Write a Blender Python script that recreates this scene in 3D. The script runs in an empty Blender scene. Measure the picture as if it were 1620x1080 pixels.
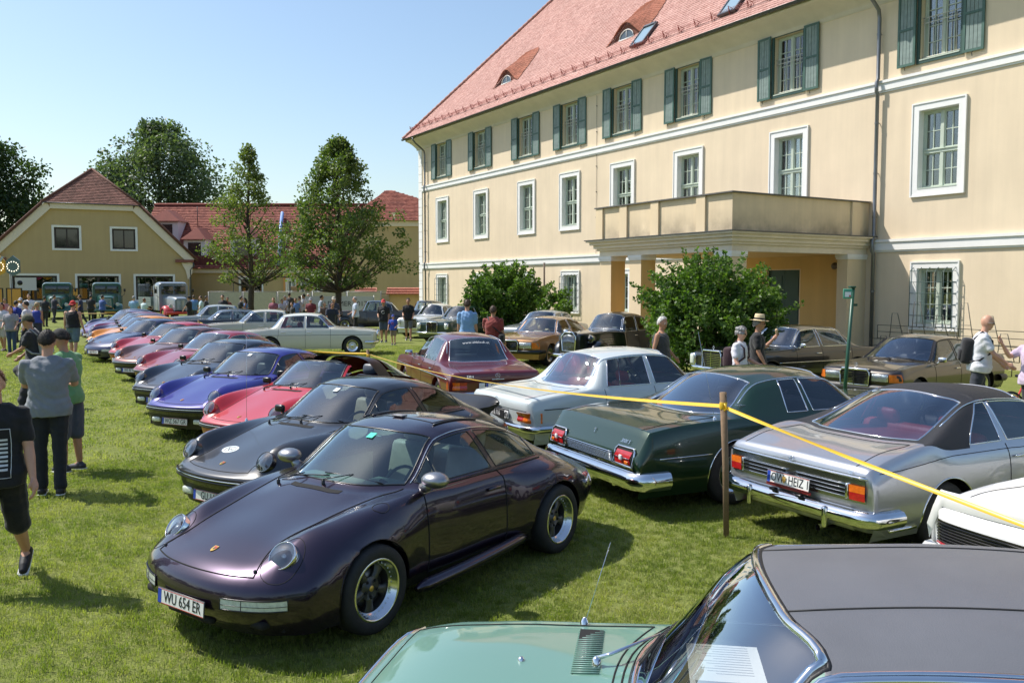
import bpy, bmesh, math, random
import numpy as np
from mathutils import Vector, Matrix, Quaternion, noise
from mathutils.bvhtree import BVHTree
random.seed(7); rng = np.random.default_rng(7)
S = bpy.context.scene; COL = S.collection
R = math.radians; PI = math.pi

# ------------------------------------------------------------------ camera, sky, sun
EYE = 2.38
cd = bpy.data.cameras.new('camera'); cam = bpy.data.objects.new('camera', cd); COL.objects.link(cam)
cam.location = (0, 0, EYE); cam.rotation_euler = (R(90 - 3.73), 0, 0)
cd.sensor_width = 36; cd.lens = 36 * 1350 / 1620.0; cd.clip_end = 3000; cd.clip_start = 0.05
S.camera = cam
SUN_AZ = math.atan2(-0.95, 0.31); SUN_EL = R(53)
w = bpy.data.worlds.new('World'); S.world = w; w.use_nodes = True
nt = w.node_tree; bg = nt.nodes['Background']
sky = nt.nodes.new('ShaderNodeTexSky'); sky.sky_type = 'NISHITA'; sky.sun_disc = False
sky.sun_elevation = SUN_EL; sky.sun_rotation = SUN_AZ; sky.air_density = 1.3; sky.dust_density = 1.3; sky.ozone_density = 2.4; sky.altitude = 300
nt.links.new(sky.outputs[0], bg.inputs[0]); bg.inputs[1].default_value = 0.13
sd = bpy.data.lights.new('sun', 'SUN'); sd.energy = 4.9; sd.angle = R(0.53); sd.color = (1.0, 0.95, 0.87)
sun = bpy.data.objects.new('sun', sd); COL.objects.link(sun)
sdir = Vector((math.sin(SUN_AZ) * math.cos(SUN_EL), math.cos(SUN_AZ) * math.cos(SUN_EL), math.sin(SUN_EL)))
sun.rotation_euler = sdir.to_track_quat('Z', 'Y').to_euler(); sun.location = (-20, 0, 40)
S.view_settings.view_transform = 'Standard'; S.view_settings.look = 'None'
S.view_settings.exposure = 0.34; S.view_settings.gamma = 1; S.view_settings.use_curve_mapping = False
S.render.engine = 'CYCLES'
S.cycles.max_bounces = 8; S.cycles.transparent_max_bounces = 16; S.cycles.glossy_bounces = 4

# ------------------------------------------------------------------ object helpers
def tag(o, label=None, cat=None, group=None, kind=None):
    if label: o['label'] = label
    if cat: o['category'] = cat
    if group: o['group'] = group
    if kind: o['kind'] = kind
    return o
def empty(name, loc=(0, 0, 0), rz=0, label=None, cat=None, group=None):
    o = bpy.data.objects.new(name, None); COL.objects.link(o)
    o.location = loc; o.rotation_euler = (0, 0, rz); o.empty_display_size = 0.2
    return tag(o, label, cat, group)
def link(name, me, parent=None, loc=None, rot=None, scale=None):
    o = bpy.data.objects.new(name, me); COL.objects.link(o)
    if parent is not None: o.parent = parent
    if loc is not None: o.location = loc
    if rot is not None: o.rotation_euler = rot
    if scale is not None: o.scale = scale
    return o
def copy_tree(o, parent=None):
    c = o.copy(); COL.objects.link(c)
    if parent is not None: c.parent = parent
    for ch in o.children: copy_tree(ch, c)
    return c
def np_mesh(name, V, Fq, mats=None, smooth=True, mi=None):
    """mesh from vertex array and face list (lists or int array with equal sized faces)"""
    me = bpy.data.meshes.new(name)
    V = np.asarray(V, dtype=np.float32).reshape(-1, 3)
    if isinstance(Fq, np.ndarray):
        nf, k = Fq.shape
        me.vertices.add(len(V)); me.vertices.foreach_set('co', V.ravel())
        me.loops.add(nf * k); me.polygons.add(nf)
        me.loops.foreach_set('vertex_index', Fq.astype(np.int32).ravel())
        me.polygons.foreach_set('loop_start', np.arange(0, nf * k, k, dtype=np.int32))
        me.update(calc_edges=True)
    else:
        me.from_pydata([tuple(map(float, v)) for v in V], [], Fq); me.update()
    if mats is not None:
        for m in (mats if isinstance(mats, (list, tuple)) else [mats]): me.materials.append(m)
    if mi is not None: me.polygons.foreach_set('material_index', np.asarray(mi, dtype=np.int32))
    me.polygons.foreach_set('use_smooth', np.full(len(me.polygons), bool(smooth)))
    return me
class MB:
    def __init__(s): s.v = []; s.f = []; s.m = []; s.sm = []
    def add(s, vs, fs, mi=0, smooth=False):
        b = len(s.v); s.v += [tuple(v) for v in vs]
        for f in fs: s.f.append([b + i for i in f]); s.m.append(mi); s.sm.append(smooth)
    def box(s, x0, x1, y0, y1, z0, z1, mi=0, M=None):
        vs = [Vector((x, y, z)) for x in (x0, x1) for y in (y0, y1) for z in (z0, z1)]
        if M is not None: vs = [M @ v for v in vs]
        s.add(vs, [(0, 1, 3, 2), (4, 6, 7, 5), (0, 4, 5, 1), (2, 3, 7, 6), (0, 2, 6, 4), (1, 5, 7, 3)], mi)
    def rbox(s, cx, cy, cz, sx, sy, sz, r, mi=0, M=None, seg=2):
        bm = bmesh.new(); bmesh.ops.create_cube(bm, size=1)
        for v in bm.verts: v.co = Vector((v.co.x * sx, v.co.y * sy, v.co.z * sz))
        bmesh.ops.bevel(bm, geom=bm.edges[:], offset=min(r, min(sx, sy, sz) * 0.49), segments=seg, affect='EDGES', profile=0.5)
        bm.verts.index_update()
        T = Matrix.Translation((cx, cy, cz)); T = (M @ T) if M is not None else T
        s.add([T @ v.co for v in bm.verts], [[v.index for v in f.verts] for f in bm.faces], mi, True); bm.free()
    def tube(s, pts, r, n=6, mi=0, cap=True, smooth=True, closed=False, flat=None):
        pts = [Vector(p) for p in pts]
        if len(pts) < 2: return
        rr = r if isinstance(r, (list, tuple)) else [r] * len(pts)
        vs = []; up = None; N = len(pts)
        for i, p in enumerate(pts):
            if closed: t = pts[(i + 1) % N] - pts[i - 1]
            else: t = pts[min(i + 1, N - 1)] - pts[max(i - 1, 0)]
            if t.length < 1e-9: t = Vector((0, 0, 1))
            t.normalize()
            if up is None:
                a = Vector((0, 0, 1)) if abs(t.z) < 0.9 else Vector((1, 0, 0))
                up = (a - t * a.dot(t)).normalized()
            else:
                up = up - t * up.dot(t)
                up = up.normalized() if up.length > 1e-6 else Vector((1, 0, 0))
            sd_ = t.cross(up)
            for k in range(n):
                a = 2 * PI * (k + 0.5) / n
                if flat: vs.append(p + (sd_ * math.cos(a) * flat + up * math.sin(a)) * rr[i])
                else: vs.append(p + (sd_ * math.cos(a) + up * math.sin(a)) * rr[i])
        fs = []
        for i in range(N if closed else N - 1):
            a = i * n; b = ((i + 1) % N) * n
            for k in range(n): fs.append((a + k, a + (k + 1) % n, b + (k + 1) % n, b + k))
        if cap and not closed: fs.append(tuple(range(n))[::-1]); fs.append(tuple(range((N - 1) * n, N * n)))
        s.add(vs, fs, mi, smooth)
    def lathe(s, prof, n=24, M=None, mi=0, smooth=True, closed=False):
        """prof: (r, h) pairs, axis = local z, transformed by M"""
        vs = []
        for r, h in prof:
            for k in range(n):
                a = 2 * PI * k / n; vs.append(Vector((r * math.cos(a), r * math.sin(a), h)))
        if M is not None: vs = [M @ v for v in vs]
        fs = []
        P = len(prof)
        for i in range(P if closed else P - 1):
            j = (i + 1) % P
            for k in range(n): fs.append((i * n + k, i * n + (k + 1) % n, j * n + (k + 1) % n, j * n + k))
        s.add(vs, fs, mi, smooth)
    def prism(s, poly, d0, d1, M=None, mi=0):
        """2D polygon (x,y) extruded along z d0..d1"""
        n = len(poly)
        vs = [Vector((p[0], p[1], d0)) for p in poly] + [Vector((p[0], p[1], d1)) for p in poly]
        if M is not None: vs = [M @ v for v in vs]
        s.add(vs, [tuple(range(n))[::-1], tuple(range(n, 2 * n))] + [(i, (i + 1) % n, n + (i + 1) % n, n + i) for i in range(n)], mi)
    def grid(s, G, mi=0, smooth=True, flip=False):
        ni, nj = len(G), len(G[0]); vs = [p for row in G for p in row]
        fs = [(i * nj + j, (i + 1) * nj + j, (i + 1) * nj + j + 1, i * nj + j + 1) for i in range(ni - 1) for j in range(nj - 1)]
        if flip: fs = [f[::-1] for f in fs]
        s.add(vs, fs, mi, smooth)
    def ell(s, c, r, n=12, m=8, mi=0, M=None):
        vs = []; fs = []
        for i in range(m + 1):
            th = PI * i / m
            for k in range(n):
                a = 2 * PI * k / n
                v = Vector((c[0] + r[0] * math.sin(th) * math.cos(a), c[1] + r[1] * math.sin(th) * math.sin(a), c[2] + r[2] * math.cos(th)))
                vs.append(M @ v if M is not None else v)
        for i in range(m):
            for k in range(n): fs.append((i * n + k, (i + 1) * n + k, (i + 1) * n + (k + 1) % n, i * n + (k + 1) % n))
        s.add(vs, fs, mi, True)
    def mesh(s, name, mats):
        me = bpy.data.meshes.new(name); me.from_pydata(s.v, [], s.f)
        for m in (mats if isinstance(mats, (list, tuple)) else [mats]): me.materials.append(m)
        me.polygons.foreach_set('material_index', s.m); me.polygons.foreach_set('use_smooth', s.sm); me.update()
        return me
    def build(s, name, mats, parent=None, loc=None, rot=None):
        return link(name, s.mesh(name, mats), parent, loc, rot)

# ------------------------------------------------------------------ materials
MATS = {}
def mat(name, col, rough=0.5, metal=0.0, coat=0.0, spec=None, var=0.0, vscale=8.0, bump=0.0, bscale=60.0, emit=None, trans=0.0, coatr=0.03, ior=None, sheen=0):
    if name in MATS: return MATS[name]
    m = bpy.data.materials.new(name); m.use_nodes = True; t = m.node_tree; b = t.nodes['Principled BSDF']
    b.inputs['Base Color'].default_value = (*col, 1); b.inputs['Roughness'].default_value = rough; b.inputs['Metallic'].default_value = metal
    b.inputs['Coat Weight'].default_value = coat; b.inputs['Coat Roughness'].default_value = coatr
    if spec is not None: b.inputs['Specular IOR Level'].default_value = spec
    if trans: b.inputs['Transmission Weight'].default_value = trans
    if ior: b.inputs['IOR'].default_value = ior
    if sheen: b.inputs['Sheen Weight'].default_value = sheen
    if emit: b.inputs['Emission Color'].default_value = (*emit[:3], 1); b.inputs['Emission Strength'].default_value = emit[3]
    if var or bump:
        tc = t.nodes.new('ShaderNodeTexCoord')
        if var:
            n = t.nodes.new('ShaderNodeTexNoise'); n.inputs['Scale'].default_value = vscale; n.inputs['Detail'].default_value = 5; n.inputs['Roughness'].default_value = 0.6
            t.links.new(tc.outputs['Object'], n.inputs['Vector'])
            mr = t.nodes.new('ShaderNodeMapRange'); mr.inputs[1].default_value = 0.3; mr.inputs[2].default_value = 0.7; mr.inputs[3].default_value = 1 - var; mr.inputs[4].default_value = 1 + var
            t.links.new(n.outputs[0], mr.inputs[0])
            mx = t.nodes.new('ShaderNodeVectorMath'); mx.operation = 'SCALE'; mx.inputs[0].default_value = col
            t.links.new(mr.outputs[0], mx.inputs['Scale']); t.links.new(mx.outputs[0], b.inputs['Base Color'])
        if bump:
            n2 = t.nodes.new('ShaderNodeTexNoise'); n2.inputs['Scale'].default_value = bscale; n2.inputs['Detail'].default_value = 4
            t.links.new(tc.outputs['Object'], n2.inputs['Vector'])
            bp = t.nodes.new('ShaderNodeBump'); bp.inputs['Strength'].default_value = bump; bp.inputs['Distance'].default_value = 0.01
            t.links.new(n2.outputs[0], bp.inputs['Height']); t.links.new(bp.outputs[0], b.inputs['Normal'])
    MATS[name] = m; return m
def paint(name, col, metal=0.0, rough=0.4):
    k = 'paint_' + name
    if k in MATS: return MATS[k]
    m = mat(k, col, rough=rough, metal=metal, coat=1.0, coatr=0.015)
    t = m.node_tree; b = t.nodes['Principled BSDF']
    # dust film: rougher, faintly paler patches; tiny orange peel in the lacquer
    tc = t.nodes.new('ShaderNodeTexCoord'); n = t.nodes.new('ShaderNodeTexNoise'); n.inputs['Scale'].default_value = 3.0; n.inputs['Detail'].default_value = 7
    t.links.new(tc.outputs['Object'], n.inputs['Vector'])
    mr = t.nodes.new('ShaderNodeMapRange'); mr.inputs[1].default_value = 0.35; mr.inputs[2].default_value = 0.75; mr.inputs[3].default_value = 0.01; mr.inputs[4].default_value = 0.06
    t.links.new(n.outputs[0], mr.inputs[0]); t.links.new(mr.outputs[0], b.inputs['Coat Roughness'])
    n2 = t.nodes.new('ShaderNodeTexNoise'); n2.inputs['Scale'].default_value = 90.0
    t.links.new(tc.outputs['Object'], n2.inputs['Vector'])
    bp = t.nodes.new('ShaderNodeBump'); bp.inputs['Strength'].default_value = 0.02; bp.inputs['Distance'].default_value = 0.002
    t.links.new(n2.outputs[0], bp.inputs['Height']); t.links.new(bp.outputs[0], b.inputs['Coat Normal'])
    return m
def glass_mat(name, tint=(0.80, 0.88, 0.86), refl=1.0, rcol=(1, 1, 1)):
    if name in MATS: return MATS[name]
    m = bpy.data.materials.new(name); m.use_nodes = True; t = m.node_tree
    for n in list(t.nodes): t.nodes.remove(n)
    o = t.nodes.new('ShaderNodeOutputMaterial'); mx = t.nodes.new('ShaderNodeMixShader')
    tr = t.nodes.new('ShaderNodeBsdfTransparent'); tr.inputs[0].default_value = (*tint, 1)
    gl = t.nodes.new('ShaderNodeBsdfGlossy'); gl.inputs['Roughness'].default_value = 0.01; gl.inputs['Color'].default_value = (*rcol, 1)
    lw = t.nodes.new('ShaderNodeFresnel'); lw.inputs['IOR'].default_value = 1.5
    mm = t.nodes.new('ShaderNodeMath'); mm.operation = 'MULTIPLY_ADD'; mm.inputs[1].default_value = 1.35 * refl; mm.inputs[2].default_value = 0.03 * refl; mm.use_clamp = True
    t.links.new(lw.outputs[0], mm.inputs[0]); t.links.new(mm.outputs[0], mx.inputs[0])
    t.links.new(tr.outputs[0], mx.inputs[1]); t.links.new(gl.outputs[0], mx.inputs[2]); t.links.new(mx.outputs[0], o.inputs[0])
    MATS[name] = m; return m
CHROME = mat('chrome', (0.78, 0.79, 0.80), rough=0.07, metal=1.0, var=0.04, vscale=6)
ALU = mat('polished_aluminium', (0.72, 0.72, 0.72), rough=0.16, metal=1.0)
BLACK = mat('black_rubber', (0.012, 0.012, 0.013), rough=0.55, bump=0.15, bscale=120)
TRIM = mat('black_trim', (0.01, 0.01, 0.011), rough=0.3)
SEAM = mat('panel_gap', (0.004, 0.004, 0.004), rough=0.9)
TYRE = mat('tyre_rubber', (0.018, 0.018, 0.019), rough=0.75, bump=0.3, bscale=90, var=0.25, vscale=14)
UNDER = mat('underbody', (0.008, 0.008, 0.008), rough=0.9)
GLASS = glass_mat('car_glass', (0.58, 0.69, 0.69), 1.6, (.9, .96, 1.0))
TEALG = glass_mat('car_glass_teal', (0.42, 0.66, 0.68), 1.5, (.85, .97, 1.0))
BLUEG = glass_mat('car_glass_blue', (0.50, 0.54, 0.64), 1.9, (0.85, 0.92, 1.0))
SIDEG = glass_mat('side_glass', (0.74, 0.80, 0.79), 1.1, (.9, .96, 1.0))
LENS = glass_mat('lamp_lens', (0.88, 0.92, 0.93), 1.5)
REFL = mat('lamp_reflector', (0.80, 0.81, 0.82), rough=0.25, metal=0.55, bump=0.6, bscale=45)
REDL = mat('red_lens', (0.42, 0.012, 0.014), rough=0.18, coat=1.0, var=0.25, vscale=25, bump=0.3, bscale=70)
ORGL = mat('orange_lens', (0.75, 0.16, 0.015), rough=0.18, coat=1.0, var=0.2, vscale=25, bump=0.3, bscale=70)
WHTL = mat('clear_lens', (0.62, 0.66, 0.58), rough=0.15, coat=1.0, var=0.2, vscale=30, bump=0.3, bscale=60)
WHITE = mat('white_enamel', (0.78, 0.78, 0.77), rough=0.35)
INKM = mat('black_ink', (0.012, 0.012, 0.014), rough=0.5)
GOLD = mat('gold_enamel', (0.65, 0.42, 0.10), rough=0.3, metal=0.7)
def fabric(name, col, var=0.12): return mat('cloth_' + name, col, rough=0.85, var=var, vscale=9, bump=0.35, bscale=35, sheen=0.15)
def leather(name, col): return mat('leather_' + name, col, rough=0.45, var=0.12, vscale=10, bump=0.25, bscale=50)

# ------------------------------------------------------------------ text
def text_mesh(txt, size, m, depth=0.001, align='CENTER', sx=1.0, shear=0.0):
    c = bpy.data.curves.new('t', 'FONT'); c.body = txt; c.size = size; c.extrude = depth; c.align_x = align; c.align_y = 'CENTER'; c.shear = shear; c.resolution_u = 2
    o = bpy.data.objects.new('t', c); COL.objects.link(o)
    me = bpy.data.meshes.new_from_object(o); bpy.data.objects.remove(o); bpy.data.curves.remove(c)
    if sx != 1.0:
        for v in me.vertices: v.co.x *= sx
    me.materials.clear(); me.materials.append(m); return me
def frame_mat(origin, xdir, ydir):
    x = Vector(xdir).normalized(); z = x.cross(Vector(ydir)).normalized(); y = z.cross(x)
    return Matrix((( x.x, y.x, z.x, origin[0]), (x.y, y.y, z.y, origin[1]), (x.z, y.z, z.z, origin[2]), (0, 0, 0, 1)))
# ------------------------------------------------------------------ car body lofting
def spline(T, P, Q, creases=()):
    """P: (n, m) values at params T, sampled at Q; limited tangents, broken at crease indices"""
    n = len(T); D = np.diff(P, axis=0) / np.maximum(np.diff(T)[:, None], 1e-6)
    mL = np.zeros_like(P); mR = np.zeros_like(P)
    for i in range(n):
        if i == 0: mL[i] = mR[i] = D[0]
        elif i == n - 1: mL[i] = mR[i] = D[-1]
        elif i in creases: mL[i] = D[i - 1]; mR[i] = D[i]
        else:
            h0 = T[i] - T[i - 1]; h1 = T[i + 1] - T[i]
            a = (D[i - 1] * h1 + D[i] * h0) / (h0 + h1)
            same = D[i - 1] * D[i] > 0
            lim = 2.4 * np.minimum(np.abs(D[i - 1]), np.abs(D[i]))
            a = np.where(same, np.clip(a, -lim, lim), a * 0.35)
            mL[i] = mR[i] = a
    out = np.zeros((len(Q), P.shape[1]))
    for q, x in enumerate(Q):
        i = min(max(int(np.searchsorted(T, x, side='right')) - 1, 0), n - 2)
        h = T[i + 1] - T[i]; t = (x - T[i]) / h
        t2, t3 = t * t, t * t * t
        out[q] = (2 * t3 - 3 * t2 + 1) * P[i] + (t3 - 2 * t2 + t) * h * mR[i] + (-2 * t3 + 3 * t2) * P[i + 1] + (t3 - t2) * h * mL[i + 1]
    return out
class Loft:
    def __init__(s, K, ci=(), cj=(), cuts_i=(), cuts_j=(), ds=0.06, dj=0.06):
        K = np.array(K, float); s.I, s.J = K.shape[:2]
        M = K[:, :0:-1].copy(); M[:, :, 1] *= -1
        F = np.concatenate([M, K], axis=1)                      # right side ... centre ... left side
        J2 = F.shape[1]
        Ti = np.concatenate([[0], np.cumsum(np.linalg.norm(np.diff(K, axis=0), axis=2).mean(1))])
        Tj = np.concatenate([[0], np.cumsum(np.linalg.norm(np.diff(F, axis=1), axis=2).mean(0))])
        def samp(T, n, step, cuts):
            idx = []
            for k in range(n - 1):
                m = max(1, int(math.ceil((T[k + 1] - T[k]) / step)))
                idx += [k + a / m for a in range(m)]
            idx.append(n - 1); idx = [v for v in idx if not any(1e-6 < abs(v - c) < 0.3 / max(1, 1) * 0.12 for c in cuts) or float(v).is_integer()]
            return np.array(sorted(set([round(v, 5) for v in idx] + [round(c, 5) for c in cuts])))
        s.ii = samp(Ti, s.I, ds, list(cuts_i)); o = s.J - 1
        cj2 = [o + c for c in cuts_j] + [o - c for c in cuts_j]
        jj = samp(Tj, J2, dj, cj2); s.jj = jj - o
        ti = np.interp(s.ii, range(s.I), Ti); tj = np.interp(jj, range(J2), Tj)
        A = spline(Ti, F.reshape(s.I, -1), ti, ci).reshape(len(ti), J2, 3)
        B = spline(Tj, A.transpose(1, 0, 2).reshape(J2, -1), tj, [o + c for c in cj] + [o - c for c in cj]).reshape(len(tj), len(ti), 3)
        s.V = B.transpose(1, 0, 2).copy()                       # (NI, NJ, 3)
        ni, nj = s.V.shape[:2]; s.ni, s.nj = ni, nj
        a = np.arange(ni * nj).reshape(ni, nj)
        s.F = np.stack([a[:-1, :-1], a[:-1, 1:], a[1:, 1:], a[1:, :-1]], axis=-1).reshape(-1, 4)
        s.fi = np.repeat((s.ii[:-1] + s.ii[1:]) / 2, nj - 1); s.fj = np.tile((s.jj[:-1] + s.jj[1:]) / 2, ni - 1)
        s.keep = np.ones(len(s.F), bool)
    def arch(s, x, z, rad, ymin=0.45, zmax=99):
        V = s.V.reshape(-1, 3); c = V[s.F].mean(1)
        ins = (np.hypot(c[:, 0] - x, c[:, 2] - z) < rad) & (np.abs(c[:, 1]) > ymin) & (c[:, 2] < zmax) & (np.abs(s.fj) > 3.2)
        ins |= (np.abs(c[:, 0] - x) < rad * 0.93) & (c[:, 2] < z) & (np.abs(c[:, 1]) > ymin) & (np.abs(s.fj) > 3.2)
        s.keep &= ~ins
        vi = np.unique(s.F[ins]); vk = np.unique(s.F[s.keep]); b = np.intersect1d(vi, vk)
        for v in b:
            dx, dz = V[v, 0] - x, V[v, 2] - z; d = math.hypot(dx, dz)
            if d > 1e-6 and V[v, 2] > z - 0.02: V[v, 0] = x + dx / d * rad; V[v, 2] = z + dz / d * rad
            elif d > 1e-6: V[v, 0] = x + math.copysign(math.sqrt(max(rad * rad - min(dz * dz, rad * rad * 0.6), 0.01)), dx)
        s.V = V.reshape(s.ni, s.nj, 3)
    def finish(s):
        V = s.V.reshape(-1, 3); f = s.F
        n = np.cross(V[f[:, 2]] - V[f[:, 0]], V[f[:, 3]] - V[f[:, 1]])
        N = np.zeros_like(V)
        for k in range(4): np.add.at(N, f[:, k], n)
        N /= np.maximum(np.linalg.norm(N, axis=1)[:, None], 1e-9); s.N = N
        if N.reshape(s.ni, s.nj, 3)[s.ni // 2, s.nj // 2, 2] < 0: s.N = -N; s.F = s.F[:, ::-1]
        s.bvh = BVHTree.FromPolygons([tuple(v) for v in V], [tuple(map(int, q)) for q in s.F[s.keep]])
    def P(s, i, j):
        a = np.interp(i, s.ii, range(s.ni)); b = np.interp(j, s.jj, range(s.nj))
        a0, b0 = int(min(a, s.ni - 2)), int(min(b, s.nj - 2)); u, v = a - a0, b - b0; G = s.V
        return Vector(((1 - u) * (1 - v) * G[a0, b0] + u * (1 - v) * G[a0 + 1, b0] + (1 - u) * v * G[a0, b0 + 1] + u * v * G[a0 + 1, b0 + 1]))
    def side(s, x, z, sg=1, off=0.0):
        h = s.bvh.ray_cast(Vector((x, 3 * sg, z)), Vector((0, -sg, 0)))
        return (h[0] + Vector((0, sg * off, 0))) if h[0] else Vector((x, 0.8 * sg, z))
    def top(s, x, y, off=0.0):
        h = s.bvh.ray_cast(Vector((x, y, 3)), Vector((0, 0, -1)))
        return (h[0] + Vector((0, 0, off))) if h[0] else Vector((x, y, 0.8))
    def end(s, y, z, sg=1, off=0.0):
        h = s.bvh.ray_cast(Vector((4 * sg, y, z)), Vector((-sg, 0, 0)))
        return (h[0] + Vector((sg * off, 0, 0))) if h[0] else Vector((2 * sg, y, z))
    def iso(s, i0, i1, j0, j1, close=True, inset=0):
        """boundary polyline of an index rectangle"""
        def run(a0, a1, b0, b1):
            if a0 == a1:
                js = [j for j in s.jj if min(b0, b1) < j < max(b0, b1)]; js = [min(b0, b1)] + js + [max(b0, b1)]
                if b1 < b0: js = js[::-1]
                return [s.P(a0, j) for j in js]
            is_ = [i for i in s.ii if min(a0, a1) < i < max(a0, a1)]; is_ = [min(a0, a1)] + is_ + [max(a0, a1)]
            if a1 < a0: is_ = is_[::-1]
            return [s.P(i, b0) for i in is_]
        p = run(i0, i1, j0, j0)[:-1] + run(i1, i1, j0, j1)[:-1] + run(i1, i0, j1, j1)[:-1] + run(i0, i0, j1, j0)[:-1]
        return p
    def part(s, name, sel, m, parent, thick=0):
        """sel: boolean face mask"""
        sel = sel & s.keep
        if not sel.any(): return None
        f = s.F[sel]; u, inv = np.unique(f, return_inverse=True)
        V = s.V.reshape(-1, 3)[u]; me = np_mesh(name, V, inv.reshape(f.shape).astype(np.int32), m)
        me.normals_split_custom_set_from_vertices([tuple(n) for n in s.N[u]])
        return link(name, me, parent)
    def mask(s, i0, i1, j0, j1): return (s.fi > i0) & (s.fi < i1) & (s.fj > j0) & (s.fj < j1)

def smooth_line(pts, n=2):
    pts = [Vector(p) for p in pts]
    for _ in range(n):
        q = []
        for i in range(len(pts)):
            a, b = pts[i], pts[(i + 1) % len(pts)]
            q += [a.lerp(b, 0.25), a.lerp(b, 0.75)]
        pts = q
    return pts

# ------------------------------------------------------------------ wheels
WCACHE = {}
def wheel(parent, x, y, kind, rad, width, cap=None):
    """wheel centred on the axle; outer face towards +-y"""
    key = (kind, rad, width, cap.name if cap else '')
    if key not in WCACHE:
        tw = width / 2; rr = rad * (0.69 if kind in ('sport',) else 0.615)
        t = MB(); prof = [(rr, -tw * .9), (rr + .02, -tw), (rad - .03, -tw), (rad - .008, -tw * .82), (rad, -tw * .5), (rad, tw * .5), (rad - .008, tw * .82), (rad - .03, tw), (rr + .02, tw), (rr, tw * .9)]
        t.lathe(prof, 40, closed=True)
        me_t = t.mesh('tyre', TYRE)
        r = MB()
        if kind == 'sport':
            dk = 1
            r.lathe([(rr + .004, tw * .93), (rr - .006, tw * .97), (rr - .016, tw * .9), (rr - .022, tw * .55), (rr - .045, tw * .42), (rr - .05, tw * .36)], 40, mi=0)
            r.lathe([(rr - .05, tw * .36), (rr - .058, -tw * .8)], 32, mi=1)
            for k in range(5):
                a = 2 * PI * k / 5 + .3; ca = Matrix.Rotation(a, 4, 'Z')
                r0, r1 = .055, rr - .048; G = []
                for q in range(7):
                    u = q / 6; rd = r0 + (r1 - r0) * u; hw = .036 - .008 * math.sin(u * PI) + .022 * u ** 3; hz = tw * (.30 + .04 * math.sin(u * PI)) 
                    G.append([ca @ Vector((rd, yy * hw, hz - .018 * abs(yy) ** 3 * 1.0)) for yy in (-1, -.8, -.4, 0, .4, .8, 1)] )
                r.grid(G, mi=1, flip=False)
                G2 = [[ca @ Vector((rd_.x, rd_.y, rd_.z)) for rd_ in ()] for _ in ()]
                for sg in (-1, 1):
                    G3 = []
                    for q in range(7):
                        u = q / 6; rd = r0 + (r1 - r0) * u; hw = .036 - .008 * math.sin(u * PI) + .022 * u ** 3; hz = tw * (.30 + .04 * math.sin(u * PI)) - .018
                        G3.append([ca @ Vector((rd, sg * hw, hz)), ca @ Vector((rd, sg * hw * .9, hz - .035))])
                    r.grid(G3, mi=1)
                a2 = ca @ Matrix.Rotation(2 * PI / 10, 4, 'Z')
                r.lathe([(.011, tw * .28), (.011, tw * .3 + .008), (0, tw * .3 + .01)], 8, M=ca @ Matrix.Translation((.062, 0, 0)), mi=2)
            r.lathe([(.085, tw * .24), (.078, tw * .31), (.03, tw * .31), (.03, tw * .36), (0, tw * .37)], 24, mi=1)
            r.lathe([(.022, tw * .37 + .001), (.018, tw * .37 + .004), (0, tw * .37 + .005)], 12, mi=3)
            for k in range(30):
                a = 2 * PI * k / 30
                r.lathe([(.0045, 0), (.0045, .006), (0, .007)], 6, M=Matrix.Translation(((rr - .034) * math.cos(a), (rr - .034) * math.sin(a), tw * .47)), mi=0)
            r.lathe([(rr - .06, -tw * .2), (0, -tw * .2)], 24, mi=2)                 # brake shade
            r.lathe([(.135, -tw * .05), (.135, -tw * .02), (.06, -tw * .02)], 24, mi=4)
            mats = [ALU, mat('gunmetal', (0.085, 0.083, 0.08), rough=0.35, metal=0.6), UNDER, GOLD, mat('brake_disc', (.2, .2, .2), rough=.4, metal=1)]
        elif kind == 'fuchs':
            r.lathe([(rr + .004, tw * .92), (rr - .01, tw * .95), (rr - .025, tw * .7), (rr - .03, tw * .4)], 32, mi=0)
            for k in range(5):
                a = 2 * PI * k / 5; ca = Matrix.Rotation(a, 4, 'Z'); G = []
                for q in range(5):
                    u = q / 4; rd = .05 + (rr - .08) * u; hw = .025 + .028 * math.sin(u * PI * .8)
                    G.append([ca @ Vector((rd, yy * hw, tw * .55 - .02 * u - .015 * abs(yy))) for yy in (-1, -.5, 0, .5, 1)])
                r.grid(G, mi=0)
            r.lathe([(.06, tw * .45), (.05, tw * .6), (0, tw * .62)], 16, mi=0)
            r.lathe([(rr - .02, tw * .15), (0, tw * .15)], 24, mi=1)
            mats = [ALU, UNDER]
        else:   # steel wheel with a full hub cap
            r.lathe([(rr + .004, tw * .9), (rr - .008, tw * .93), (rr - .02, tw * .7), (rr - .045, tw * .6), (rr - .06, tw * .42), (rr - .07, tw * .38)], 32, mi=0)
            r.lathe([(rr - .07, tw * .38), (rr - .075, tw * .52), (rr - .10, tw * .6), (.055, tw * .66)], 32, mi=1)
            r.lathe([(.055, tw * .66), (.05, tw * .74), (.02, tw * .78), (0, tw * .785)], 24, mi=0)
            for k in range(12):
                a = 2 * PI * k / 12
                r.lathe([(.007, tw * .4), (.007, tw * .44), (0, tw * .44)], 6, M=Matrix.Translation(((rr - .055) * math.cos(a), (rr - .055) * math.sin(a), 0)), mi=2)
            mats = [CHROME, cap or CHROME, UNDER]
        WCACHE[key] = (me_t, r.mesh('rim', mats))
    sg = 1 if y > 0 else -1
    wo = empty('wheel', (x, y, rad)); wo.parent = parent; wo.rotation_euler = (-PI / 2 * sg, 0, 0) if sg > 0 else (PI / 2, 0, 0)
    link('tyre', WCACHE[key][0], wo); link('rim', WCACHE[key][1], wo)
    return wo

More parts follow.
